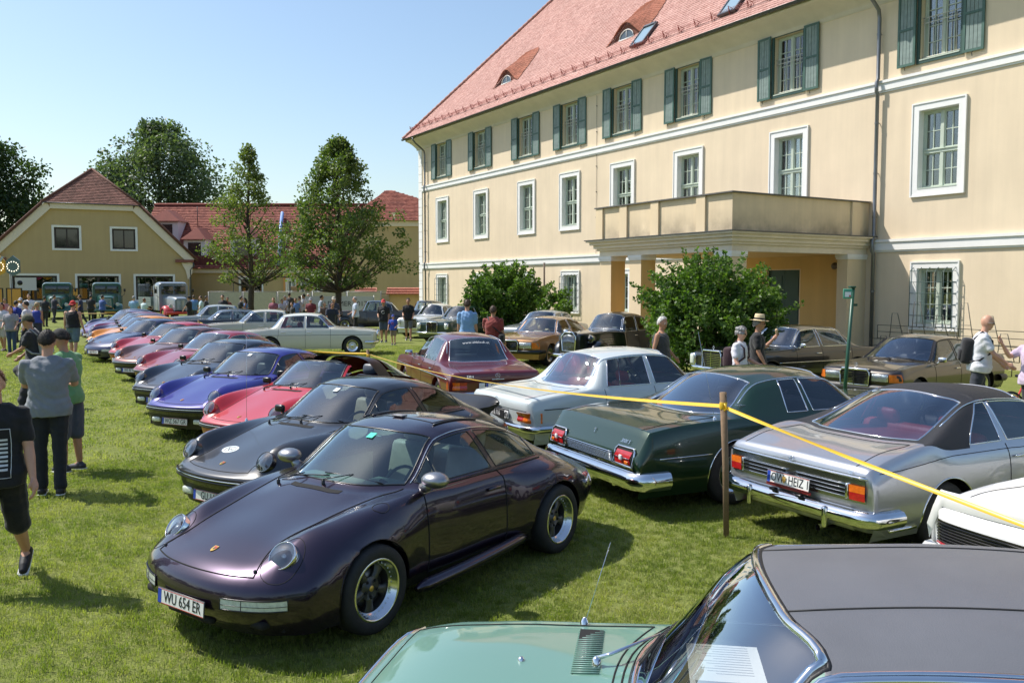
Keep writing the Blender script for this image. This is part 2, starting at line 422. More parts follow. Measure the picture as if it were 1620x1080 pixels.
# ------------------------------------------------------------------ small car pieces
def lamp_round(parent, c, nrm, r, ring=CHROME, dome=0.03, name='headlight', rfl=None, sx=1.0, updir=(0, 0, 1)):
    n = Vector(nrm).normalized(); xd = Vector(updir).cross(n).normalized(); M = frame_mat(c, xd, n.cross(xd)) 
    M = M @ Matrix.Diagonal((sx, 1, 1, 1))
    a = MB(); a.lathe([(r * 1.06, -.06), (r * 1.065, .004), (r * 1.04, .014), (r * 1.0, .016), (r * .97, .010)], 36, M=M)
    o = a.build(name, [ring], parent)
    b = MB(); b.lathe([(r * .99, .010), (r * .8, -.012), (r * .45, -.026), (r * .2, -.03), (r * .19, -.005), (0, .0)], 28, M=M); b.build('reflector', [rfl or REFL], o)
    g = MB(); g.lathe([(r, .012), (r * .85, dome * .45), (r * .6, dome * .78), (r * .3, dome * .96), (0, dome)], 28, M=M); g.build('lens', [LENS], o)
    return o
def plate(parent, c, xdir, ydir, txt, kind='at', w_=0.52, h=0.11):
    """licence plate; xdir = reading direction"""
    M = frame_mat(c, xdir, ydir)
    a = MB(); dark = kind == 'old'
    bgm = INKM if dark else mat('plate_white', (0.74, 0.74, 0.72), rough=0.3, coat=0.5)
    a.rbox(0, 0, -.004, w_, h, .008, .003, 0, M, seg=1)
    a.box(-w_ / 2 + .006, w_ / 2 - .006, -h / 2 + .006, h / 2 - .006, .0, .0012, 1, M)
    if kind == 'at':
        a.box(-w_ / 2 + .007, w_ / 2 - .007, h / 2 - .0105, h / 2 - .0065, .0012, .0018, 2, M)
        a.box(-w_ / 2 + .007, w_ / 2 - .007, -h / 2 + .0065, -h / 2 + .0105, .0012, .0018, 2, M)
        a.box(-w_ / 2 + .008, -w_ / 2 + .045, -h / 2 + .008, h / 2 - .008, .0018, .0026, 3, M)
    o = a.build('licence_plate', [mat('plate_rim', (.05, .05, .05), rough=.4), bgm, mat('plate_red', (.5, .03, .03), rough=.4), mat('plate_blue', (.02, .06, .4), rough=.4)], parent)
    ink = WHITE if dark else INKM
    t = text_mesh(txt, h * (.95 if kind == 'at' else .86), ink, .0006, sx=.80 if kind == 'at' else .85)
    xs = [v.co.x for v in t.vertices]; wd = max(xs) - min(xs); k = min(1.0, (w_ - .075) / wd); off = .02 if kind == 'at' else 0
    for v in t.vertices: v.co = M @ Vector((v.co.x * k + off - (max(xs) + min(xs)) / 2 * k, v.co.y, v.co.z + .003))
    link('plate_lettering', t, o)
    return o
def seat(parent, x, y, m, z=0.30, head=True, w_=0.48, back=0.62, colr=None, lean=0.25):
    a = MB(); a.rbox(x + .05, y, z + .08, .50, w_, .16, .06, 0)
    M = Matrix.Translation((x - .20, y, z + .12)) @ Matrix.Rotation(-lean, 4, 'Y')
    a.rbox(0, 0, back / 2, .12, w_, back, .055, 0, M)
    if head: a.rbox(0, 0, back + .09, .10, .26, .17, .05, 0, M)
    return a.build('seat', m, parent)
def steering(parent, x, y, z, m, tilt=0.45, r=0.19):
    M = Matrix.Translation((x, y, z)) @ Matrix.Rotation(PI / 2 - tilt, 4, 'Y')
    a = MB(); a.tube([M @ Vector((r * math.cos(t), r * math.sin(t), 0)) for t in np.linspace(0, 2 * PI, 28)[:-1]], .014, 6, closed=True)
    for t in (0.3, PI - .3, PI * 1.5): a.tube([M @ Vector((0, 0, .01)), M @ Vector((r * math.cos(t), r * math.sin(t), 0))], .012, 5)
    a.lathe([(.05, -.01), (.05, .015), (0, .02)], 12, M=M)
    a.tube([M @ Vector((0, 0, 0)), M @ Vector((0, 0, .25))], .02, 6)
    return a.build('steering_wheel', m, parent)
def wiper(parent, L, a_, b_, m=TRIM):
    """blade from a_ to b_ (x, y) over the glass, arm from the middle to a pivot"""
    pa, pb = L.top(*a_, .012), L.top(*b_, .012)
    w_ = MB(); w_.tube([pa.lerp(pb, t) + Vector((0, 0, .012 * math.sin(t * PI))) for t in np.linspace(0, 1, 7)], .006, 5)
    piv = L.top(a_[0] + .10, a_[1] * .5 + b_[1] * .5 + .18 * (1 if b_[1] < a_[1] else -1) * 1.0, .01)
    w_.tube([piv, piv + Vector((0, 0, .03)), pa.lerp(pb, .5) + Vector((0, 0, .03))], [.009, .006, .004], 5)
    w_.lathe([(.014, -.01), (.014, .02), (0, .025)], 8, M=Matrix.Translation(piv))
    return w_.build('wiper', m, parent)
def mirror(parent, p, sg, shell, size=(.10, .17, .11)):
    a = MB(); a.rbox(p[0], p[1] + sg * (.09 + size[1] / 2 - .05), p[2] + .07, *size, .045, 0, seg=3)
    a.tube([p, (p[0], p[1] + sg * .08, p[2] + .05)], [.03, .022], 6, mi=0)
    a.box(p[0] - size[0] / 2 - .002, p[0] - size[0] / 2 + .002, p[1] + sg * (.04) - .0 + (0 if sg > 0 else -size[1] + .0) * 1.0 + .01, p[1] + sg * .04 + (size[1] if sg > 0 else 0) - .01, p[2] + .03, p[2] + .11, 1)
    return a.build('wing_mirror', [shell, ALU], parent)
def tube_part(name, parent, pts, r, m, closed=False, n=5):
    a = MB(); a.tube(pts, r, n, closed=closed); return a.build(name, m, parent)
def rim_line(L, i0, i1, j0, j1, r, m, parent, name='window_trim'):
    return tube_part(name, parent, L.iso(i0, i1, j0, j1), r, m, closed=True)
def arch_lip(L, parent, x, z, rad, m, r=.008, name='wheel_arch_lip', a0=-8, a1=188):
    for sg in (1, -1):
        pts = []
        for a in np.linspace(R(a0), R(a1), 28):
            q = L.bvh.ray_cast(Vector((x + (rad + .012) * math.cos(a), 3 * sg, z + (rad + .012) * math.sin(a))), Vector((0, -sg, 0)))
            if q[0] and abs(q[0].y) > .5: pts.append(Vector((x + rad * math.cos(a), q[0].y, z + rad * math.sin(a))))
        if len(pts) > 3:
            o = MB(); o.tube(pts, r, 6)
            G = [[p, p - Vector((0, sg * .10, 0))] for p in pts]; o.grid(G)
            o.build(name, m, parent)
def wheel_house(parent, x, z, rad, yo, yi=0.35):
    for sg in (1, -1):
        a = MB(); M = Matrix.Translation((x, 0, z)) @ Matrix.Rotation(-PI / 2, 4, 'X')
        G = [[Vector((x + (rad + .03) * math.cos(t), sg * yy, z + (rad + .03) * math.sin(t))) for yy in (yo - .05, yi)] for t in np.linspace(-.5, PI + .5, 20)]
        a.grid(G); 
        a.add([(x, sg * yi, z)] + [tuple(g[1]) for g in G], [(0, k + 1, k + 2) for k in range(len(G) - 1)])
        a.build('wheel_housing', UNDER, parent)
def underbody(parent, x0, x1, hw, z=.24):
    a = MB(); a.box(x0, x1, -hw, hw, z - .03, z + .03); a.build('underbody', UNDER, parent)
# ------------------------------------------------------------------ rear-engined sports coupes
SATIN_D = mat('deflector_grey', (.2, .2, .21), rough=.4)
def keys_sport(v):
    """v: 'slim', 'wide' (flared), 'late' (smooth integral bumpers)"""
    late = v == 'late'; wf = {'slim': 0.0, 'wide': 0.045, 'late': 0.035}[v]; wr = {'slim': 0.0, 'wide': 0.085, 'late': 0.095}[v]
    K = []
    if late:
        K.append([(2.00, 0, .17), (1.98, .30, .17), (1.93, .5, .17), (1.86, .64, .17), (1.78, .74, .17), (1.74, .78, .17), (1.70, .80, .17), (1.66, .80, .16)])
        K.append([(2.11, 0, .35), (2.085, .32, .35), (2.02, .54, .35), (1.92, .70, .35), (1.80, .80, .34), (1.74, .83, .32), (1.69, .84, .26), (1.62, .83, .18)])
        K.append([(2.10, 0, .47), (2.075, .32, .47), (2.01, .54, .47), (1.91, .71, .47), (1.78, .815, .45), (1.71, .85, .40), (1.65, .855, .30), (1.58, .84, .18)])
        K.append([(2.03, 0, .545), (2.00, .32, .545), (1.94, .52, .55), (1.87, .67, .54), (1.75, .80, .52), (1.67, .855, .46), (1.60, .865, .32), (1.52, .85, .18)])
        K.append([(1.78, 0, .655), (1.76, .27, .655), (1.72, .44, .67), (1.64, .61, .725), (1.60, .755, .665), (1.58, .85, .54), (1.53, .875, .35), (1.45, .855, .18)])
    else:
        K.append([(1.98, 0, .19), (1.96, .30, .19), (1.92, .5, .19), (1.85, .64, .19), (1.78, .74, .19), (1.74, .78, .19), (1.70, .80, .19), (1.66, .80, .18)])
        K.append([(2.05, 0, .40), (2.02, .32, .40), (1.97, .54, .40), (1.90, .68, .40), (1.81, .77, .39), (1.75, .80, .36), (1.70, .81, .28), (1.64, .80, .19)])
        K.append([(2.10, 0, .52), (2.07, .32, .52), (2.01, .55, .52), (1.93, .69, .52), (1.81, .79, .50), (1.72, .82 + wf, .44), (1.66, .825 + wf, .32), (1.60, .81 + wf, .19)])
        K.append([(2.00, 0, .57), (1.97, .32, .575), (1.93, .47, .585), (1.89, .62, .585), (1.79, .77, .56), (1.69, .82 + wf, .48), (1.62, .83 + wf, .33), (1.55, .82 + wf, .19)])
        K.append([(1.75, 0, .655), (1.73, .26, .655), (1.72, .43, .665), (1.745, .60, .79), (1.70, .745, .71), (1.64, .825 + wf, .56), (1.57, .84 + wf, .36), (1.5, .82 + wf, .19)])
    if late:
        K.append([(1.32, 0, .775), (1.32, .30, .77), (1.32, .48, .775), (1.30, .65, .815), (1.28, .79, .76), (1.28, .87, .60), (1.28, .87, .4), (1.28, .85, .18)])
    else:
        K.append([(1.32, 0, .775), (1.32, .29, .77), (1.32, .46, .775), (1.34, .63, .865), (1.33, .77 + wf * .7, .79), (1.33, .85 + wf, .62), (1.33, .85 + wf, .4), (1.33, .83 + wf, .2)])
    K.append([(.98, 0, .875), (.96, .32, .868), (.86, .56, .862), (.88, .71, .875 if not late else .86), (.88, .80, .80), (.88, .845 + wf * .6, .6), (.88, .84 + wf * .6, .38), (.88, .79, .2)])
    K.append([(.88, 0, .905), (.83, .34, .90), (.60, .62, .895), (.56, .735, .878), (.56, .79, .79), (.56, .82, .56), (.56, .82, .36), (.56, .78, .2)])
    K.append([(.27, 0, 1.262), (.25, .28, 1.252), (.14, .525, 1.195), (.16, .745, .875), (.16, .80, .79), (.16, .83, .56), (.16, .83, .36), (.16, .79, .2)])
    K.append([(-.2, 0, 1.305), (-.2, .28, 1.295), (-.25, .535, 1.225), (-.38, .755, .872), (-.42, .81, .79), (-.42, .84, .56), (-.42, .84, .36), (-.42, .79, .2)])
    K.append([(-.64, 0, 1.25), (-.67, .27, 1.235), (-.74, .525, 1.155), (-.78, .755, .872), (-.74, .82 + wr * .4, .79), (-.72, .845 + wr * .6, .6), (-.72, .845 + wr * .6, .4), (-.72, .80 + wr * .5, .2)])
    K.append([(-.98, 0, 1.118), (-1.0, .29, 1.10), (-1.06, .52, 1.035), (-1.06, .74, .872), (-1.04, .83 + wr * .8, .79), (-1.04, .85 + wr, .62), (-1.04, .85 + wr, .42), (-1.04, .83 + wr, .22)])
    K.append([(-1.30, 0, .965), (-1.30, .32, .95), (-1.32, .53, .905), (-1.34, .70, .845), (-1.34, .82 + wr * .7, .76), (-1.34, .85 + wr, .62), (-1.34, .85 + wr, .42), (-1.34, .83 + wr, .24)])
    K.append([(-1.66, 0, .83), (-1.66, .32, .815), (-1.66, .52, .785), (-1.66, .67, .735), (-1.66, .79 + wr * .5, .67), (-1.66, .83 + wr * .7, .56), (-1.66, .83 + wr * .7, .42), (-1.66, .80 + wr * .6, .27)])
    K.append([(-1.97, 0, .69), (-1.965, .32, .68), (-1.95, .52, .66), (-1.91, .66, .635), (-1.86, .76 + wr * .3, .60), (-1.82, .79 + wr * .4, .52), (-1.80, .79 + wr * .4, .42), (-1.78, .76 + wr * .4, .30)])
    K.append([(-2.10, 0, .50), (-2.09, .32, .50), (-2.06, .54, .50), (-2.0, .68, .50), (-1.93, .76 + wr * .2, .49), (-1.87, .79 + wr * .3, .46), (-1.84, .79 + wr * .3, .40), (-1.80, .76 + wr * .3, .30)])
    K.append([(-2.0, 0, .27), (-2.0, .32, .27), (-1.97, .5, .27), (-1.93, .62, .27), (-1.88, .72, .27), (-1.86, .74, .27), (-1.83, .75, .27), (-1.80, .74, .27)])
    return K
def sport_coupe(label, X, Y, ang, pm, variant='slim', wheels='fuchs', bumper='black', txt='W 451 KP', seats=None, targa=False, spoiler=None,
                glass=None, trim=None, low=False, group='rear-engined sports cars parked in a long row', sticker=None, bonnet_pm=None, hero=False, stripe=None, mirrors=None, roofm=None):
    c = empty('sports_car', (X, Y, 0), R(ang), label, 'car', group)
    late = variant == 'late'; glass = glass or GLASS; trim = trim or TRIM; seats = seats or leather('black', (.02, .02, .022))
    WI = [7.07, 7.93]; ds = .055 if hero else (.10 if low else .07)
    L = Loft(keys_sport(variant), ci=(2,) if not late else (), cj=(3,) if False else (), ds=ds, dj=ds,
             cuts_i=[WI[0], WI[1], 7.14, 7.55, 7.6, 8.93, 9.07, 10.9, 10.15, 11.85, 6.9, 1.35, 2.0, 3.0, 12.25, 13.9, 7.0, 9.0], cuts_j=[1.88, 2.1, 2.88, 1.8, 3.0, 6.6, 2.0])
    xf, xr, zr = 1.17, -1.10, .315
    Ra = .345 if not late else .352
    L.arch(xf, zr - .005, Ra); L.arch(xr, zr - .005, Ra + (.008 if variant != 'slim' else 0)); L.finish()
    m = L.mask; ws = m(WI[0], WI[1], -1.88, 1.88); rw = m(10.15, 11.85, -1.8, 1.8)
    sw = [m(7.14, 8.93, 2.1, 2.88), m(7.14, 8.93, -2.88, -2.1)]
    qw = [m(9.07, 10.9, 2.1, 2.88), m(9.07, 10.9, -2.88, -2.1)]
    bon = m(3.0, 6.9, -2.0, 2.0); doors = [m(7.0, 9.0, 2.1, 6.6) & ~sw[0], m(7.0, 9.0, -6.6, -2.1) & ~sw[1]]
    lid = m(12.25, 13.9, -1.8, 1.8); bump = m(0, 2.0, -4.2, 4.2) & (not late)
    roof = m(7.93, 10.15, -2.0, 2.0)
    body = ~(ws | rw | sw[0] | sw[1] | qw[0] | qw[1] | bon | doors[0] | doors[1] | lid | bump | roof)
    if targa:
        body &= ~m(8.0, 12.0, -3, 3); L.part('roll_hoop', m(9.0, 9.75, -3, 3), TRIM, c)
        L.part('rear_window', m(9.75, 11.9, -2.7, 2.7), glass, c)
    else:
        L.part('roof', roof, roofm or pm, c); L.part('rear_window', rw, glass, c)
        for q in qw: L.part('quarter_window', q, SIDEG if hero or not low else glass, c)
        for k in (1, -1): rim_line(L, 9.07, 10.9, 2.1 * k, 2.88 * k, .006, trim, c)
        rim_line(L, 10.15, 11.85, -1.8, 1.8, .007, trim, c)
    L.part('body', body, pm, c)
    L.part('bonnet', bon, bonnet_pm or pm, c); L.part('engine_lid', lid, pm, c)
    for d, q, sg in ((doors[0], sw[0], 1), (doors[1], sw[1], -1)):
        L.part('door', d & (~m(7.9, 9.0, -2.1 * 9, 9) | True) if not targa else d & ((L.fj > 3) | (L.fj < -3) | (L.fi < 7.3)), pm, c)
        L.part('side_window', q, SIDEG if hero or not low else glass, c) if not targa else L.part('side_window', q & (L.fi > 7.1) & (L.fi < 7.6), glass, c)
        if not targa: rim_line(L, 7.14, 8.93, 2.1 * sg, 2.88 * sg, .006, trim, c)
        if not targa and variant != 'x': tube_part('window_trim', c, [L.P(7.6, 2.1 * sg), L.P(7.56, 2.88 * sg)], .008, TRIM)
    L.part('windscreen', ws, glass, c)
    rim_line(L, WI[0], WI[1], -1.88, 1.88, .008 if hero else .009, trim if not hero else TRIM, c)
    if hero: tube_part('window_trim', c, [L.P(t, 2.0) + Vector((0, .004, .004)) for t in np.linspace(7.1, 10.4, 26)], .004, CHROME)
    # panel gaps
    sr = .0052 if hero else .004
    for k in (1, -1):
        tube_part('panel_gap', c, L.iso(3.0, 6.9, 2.0 * k, 0)[:len(L.iso(3.0, 6.9, 2.0 * k, 0)) // 1][0:0] + [L.P(i, 2.0 * k) for i in np.linspace(3.0, 6.9, 30)], sr, SEAM)
        tube_part('panel_gap', c, [L.P(7.0, j * k) for j in np.linspace(3.0, 6.6, 16)], sr, SEAM)
        tube_part('panel_gap', c, [L.P(9.0, j * k) for j in np.linspace(3.0, 6.6, 16)], sr, SEAM)
        if hero: tube_part('panel_gap', c, [L.P(i, 6.6 * k) for i in np.linspace(7.0, 9.0, 20)], sr, SEAM)
    tube_part('panel_gap', c, [L.P(3.0, j) for j in np.linspace(-2.0, 2.0, 24)], sr, SEAM)
    if bump.any() if not isinstance(bump, bool) else False:
        bm_ = pm if bumper == 'body' else mat('bumper_black', (.012, .012, .013), rough=.22, coat=.6)
        L.part('front_bumper', m(1.0, 2.0, -4.2, 4.2), bm_, c); L.part('front_valance', m(0, 1.0, -4.2, 4.2), pm if bumper == 'body' else mat('valance_black', (.01, .01, .01), rough=.5), c)
        tube_part('bumper_strip', c, [L.P(1.55, j) + Vector((.006, 0, 0)) for j in np.linspace(-3.1, 3.1, 40)], .019, mat('strip_rubber', (.012, .012, .012), rough=.35), n=6)
        tube_part('chrome_strip', c, [L.P(1.8, j) + Vector((.008, 0, .0)) for j in np.linspace(-3.0, 3.0, 40)], .0085, CHROME, n=6)
        for sg in (1, -1):
            ind = MB(); G = [[L.P(i, j * sg) + Vector((.012, .004 * sg, 0)) for j in np.linspace(3.05, 4.15, 7)] for i in (1.25, 1.5, 1.8)]; ind.grid(G, flip=sg > 0); ind.build('indicator', ORGL, c)
            fl = MB(); fp = L.end(.42 * sg, .31, 1, .004); fl.rbox(fp.x + .012, fp.y, fp.z, .04, .17, .075, .02); fl.build('fog_lamp', WHTL, c)
        if not low: tube_part('panel_gap', c, [L.P(2.0, j) + Vector((.0, 0, .002)) for j in np.linspace(-3.6, 3.6, 50)], .006, SEAM)
    # lamps
    if late:
        for sg in (1, -1):
            p = L.top(1.755, .595 * sg); n = Vector((.74, .13 * sg, .60)); lamp_round(c, p + n.normalized() * .006, n, .094, ring=CHROME if hero else ALU, dome=.022, sx=1.02)
            p2 = []
            for a in np.linspace(0, 2 * PI, 25)[:-1]:
                p2.append(L.top(1.765 + .155 * math.cos(a) - .0 * math.sin(a), sg * (.60 + .128 * math.sin(a)), .0))
            tube_part('panel_gap', c, p2, .003, SEAM, closed=True)
            yy = np.linspace(.36, .76, 14)
            ind = MB(); G = [[L.end(y * sg, z + .012 * (y - .36), 1, .006) for z in (.355, .372, .40, .425)] for y in yy]; ind.grid(G, flip=sg < 0)
            oi = ind.build('indicator', [WHTL], c); pr_ = [g[0] for g in G] + [g[-1] for g in G][::-1]; tube_part('lens_seal', oi, pr_, .005, TRIM, closed=True); tube_part('lens_divider', oi, [G[5][0], G[5][1], G[5][2], G[5][3]], .003, TRIM); tube_part('lens_divider', oi, [(Vector(g[1]) + Vector(g[2])) / 2 + Vector((.002, 0, 0)) for g in G], .0018, TRIM)
            vent = MB(); 
            vent.rbox(L.end(.50 * sg, .25, 1).x - .05, .50 * sg, .262, .08, .30, .055, .02, 0); vent.build('air_intake', UNDER, c)
            nz = MB(); q = L.top(1.91, .50 * sg); nz.lathe([(.011, -.02), (.011, .012), (.006, .015), (0, .015)], 10, M=Matrix.Translation(q)); nz.build('washer_nozzle', TRIM, c)
        vent = MB(); vent.rbox(L.end(0, .24, 1).x - .006, 0, .24, .05, .5, .06, .025); vent.build('air_intake', UNDER, c)
    else:
        for sg in (1, -1):
            lamp_round(c, (1.828, .60 * sg, .688), (.86, .05 * sg, .50), .10, ring=pm if not hero else pm, dome=.035)
            M_ = frame_mat((1.85, .60 * sg, .688), (0, 1, 0), (-.5, 0, .86))
    # badge on the bonnet nose
    bx = 1.86 if late else 1.88; M_ = None
    p = L.top(bx, 0, .001); q = L.top(bx - .05, 0, .001); yd = (q - p).normalized()
    Mb = frame_mat(p, (0, -1, 0) if False else (0, 1, 0), (q - p))
    if Mb.col[2][2] < 0: Mb = frame_mat(p, (0, -1, 0), (q - p))
    b = MB(); sh = [(-.021, .03), (.021, .03), (.021, -.002), (.014, -.02), (0, -.032), (-.014, -.02), (-.021, -.002)]
    b.prism(sh, 0, .004, Mb, 0); b.prism([(x * .8, y * .8) for x, y in sh[:4] + [(0, -.03)]][:3] + [(0, 0)], .004, .0048, Mb, 1); b.prism([(-.007, .012), (.007, .012), (.007, -.004), (0, -.012), (-.007, -.004)], .004, .0055, Mb, 2)
    b.build('bonnet_badge', [GOLD, mat('badge_red', (.45, .03, .03), rough=.3), INKM], c)
    # licence plate
    pz = .335 if late else .305
    pp = L.end(0, pz, 1, .012)
    plate(c, (pp.x + .012, 0, pz), (0, 1, 0), (-.08, 0, 1), txt)
    # cowl grille and seams, wipers
    g = MB(); Gp = [[L.top(x + (.0 if abs(y) < .2 else -.02), y, .003) for y in np.linspace(-.27, .27, 7)] for x in (.985, .935)]
    g.grid(Gp); g.build('cowl_grille', UNDER, c)
    if not low:
        wiper(c, L, (.80, -.05), (.70, .48)); wiper(c, L, (.86, -.50), (.82, .02))
    # mirror, handles
    mm = mirrors or TRIM
    for sg in (1, -1):
        mp = L.side(.50, .885, sg); a = MB()
        if hero:
            Mm = Matrix.Translation((mp.x + .0, mp.y + sg * .10, mp.z + .075))
            a.ell((0, 0, 0), (.095, .115, .062), 20, 12, 0, Mm); a.tube([mp - Vector((0, .02 * sg, .01)), (mp.x, mp.y + sg * .07, mp.z + .05)], [.05, .028], 8, mi=0)
        else:
            Mm = Matrix.Translation((mp.x, mp.y + sg * .07, mp.z + .055)); a.rbox(0, 0, 0, .06, .14, .085, .022, 0, Mm); a.tube([mp, (mp.x, mp.y + sg * .04, mp.z + .04)], .014, 6)
        a.build('wing_mirror', [mm], c)
        hp = L.side(-.26, .75, sg, .012); a = MB(); a.rbox(hp.x, hp.y + .004 * sg, hp.z, .16, .02, .026, .009); a.build('door_handle', [pm if hero else trim], c)
        tube_part('window_trim', c, [L.P(i, 3.0 * sg) + Vector((0, .003 * sg, .006)) for i in np.linspace(7.05, 11.0, 24)], .006, trim)
        # tail lamps
        a = MB(); G = [[L.end(y * sg, z, -1, .01) if y < .7 else L.side(-1.93 + (z - .5) * .3, z, sg, .01) for z in (.52, .56, .60)] for y in np.linspace(.42, .68, 6)]; a.grid(G, flip=sg > 0); a.build('tail_lamp', REDL, c)
        arch_lip(L, c, xf, zr - .005, Ra, pm, .006); 
        arch_lip(L, c, xr, zr - .005, Ra + (.008 if variant != 'slim' else 0), pm, .006)
        break_ = None
    wy = .745 if variant == 'slim' else .785
    wheel_house(c, xf, zr, Ra, .80); wheel_house(c, xr, zr, Ra, .83)
    for sg in (1, -1):
        wheel(c, xf, (wy - .02) * sg if variant == 'slim' else wy * sg - .01 * sg, wheels, .315, .215)
        wheel(c, xr, (wy + (.0 if variant == 'slim' else .055)) * sg, wheels, .315, .235)
    underbody(c, -1.9, 1.85, .70, .23)
    # cabin
    k = MB(); k.box(-1.1, .7, -.70, .70, .24, .30); k.rbox(.62, 0, .76, .42, 1.28, .22, .08); k.rbox(.50, .34, .84, .22, .42, .10, .04)
    k.rbox(-.93, 0, .60, .40, 1.2, .55, .08)
    k.box(-.42, .55, .735, .76, .3, .86); k.box(-.42, .55, -.76, -.735, .3, .86)
    k.build('cabin_trim', seats if hero else mat('cabin_dark', (.02, .02, .022), rough=.6), c)
    for sg in (1, -1): seat(c, -.22, .34 * sg, seats, z=.28, back=.60)
    steering(c, .38, .36, .80, TRIM)
    mr_ = MB(); mr_.rbox(.30, 0, 1.17, .03, .20, .055, .02); mr_.build('rear_view_mirror', TRIM, c)
    if sticker:
        p, q = L.P(7.78, .25), L.P(7.84, .25); M_s = frame_mat(p + Vector((.004, 0, .004)), (0, 1, 0), q - p); a = MB(); a.box(-.035, .035, -.035, .035, 0, .001, 0, M_s)
        a.build('toll_sticker', mat('sticker_' + sticker, {'green': (.05, .55, .40), 'white': (.7, .75, .75)}[sticker], rough=.4), c)
    if spoiler == 'tail':
        a = MB(); G = []
        for y in np.linspace(-.60, .60, 21):
            e = (abs(y) / .60) ** 5; zc = 0.885 + .02 * (abs(y) / .60) ** 2 - .07 * e
            G.append([(-1.62, y * .90, .80), (-1.74, y, zc - .025), (-1.98, y, zc + .012), (-2.07 + .12 * e, y, zc + .02), (-2.11 + .13 * e, y, zc - .005), (-2.07 + .12 * e, y, zc - .05 + .02 * e), (-1.80, y * .90, .70)])
        a.grid(G, flip=True); a.add([G[0][k] for k in range(7)], [tuple(range(7))]); a.add([G[-1][k] for k in range(7)], [tuple(range(7))[::-1]]); a.build('rear_spoiler', [pm if hero else mat('spoiler_rubber', (.02, .02, .021), rough=.4)], c)
    if hero:   # sunroof outline, rails and wind deflector, fuel flap
        tube_part('panel_gap', c, [L.top(x, y, .0) for x, y in [(-.02, y) for y in np.linspace(-.36, .36, 10)] + [(x, .36) for x in np.linspace(-.06, -.52, 8)] + [(-.56, y) for y in np.linspace(.36, -.36, 10)] + [(x, -.36) for x in np.linspace(-.52, -.06, 8)]], .005, SEAM, closed=True)
        for y_ in (-.40, -.30, .40): tube_part('roof_rail', c, [L.top(x, y_, .006) for x in np.linspace(.02, -.55, 14)], .009, TRIM)
        a = MB(); a.rbox(L.top(-.03, -.02).x, -.02, L.top(-.03, -.02).z + .012, .07, .12, .016, .006); a.build('wind_deflector', SATIN_D, c)
        a = MB(); q = L.top(-.95, .0, .0); a.tube([q, q + Vector((-.05, 0, .10))], [.006, .003], 5); a.build('aerial', TRIM, c)
        tube_part('panel_gap', c, [L.side(.98 + .075 * math.cos(t), .775 + .045 * math.sin(t), 1, .001) if False else L.top(.99 + .07 * math.cos(t), .735 + .05 * math.sin(t), .0) for t in np.linspace(0, 2 * PI, 25)[:-1]], .003, SEAM, closed=True)
    # side skirt
    if hero:
        for sg in (1, -1):
            a = MB(); pts = [(t, sg * (.80 + .10 * math.sin((t + .72) / 1.5 * PI * .5 + .6)), .21 + .05 * (1 - (t + .7) / 1.5)) for t in np.linspace(-.68, .78, 16)]
            a.tube(pts, [.02] + [.05] * 14 + [.02], 8, flat=1.1); a.build('side_skirt', pm, c)
    return c, L
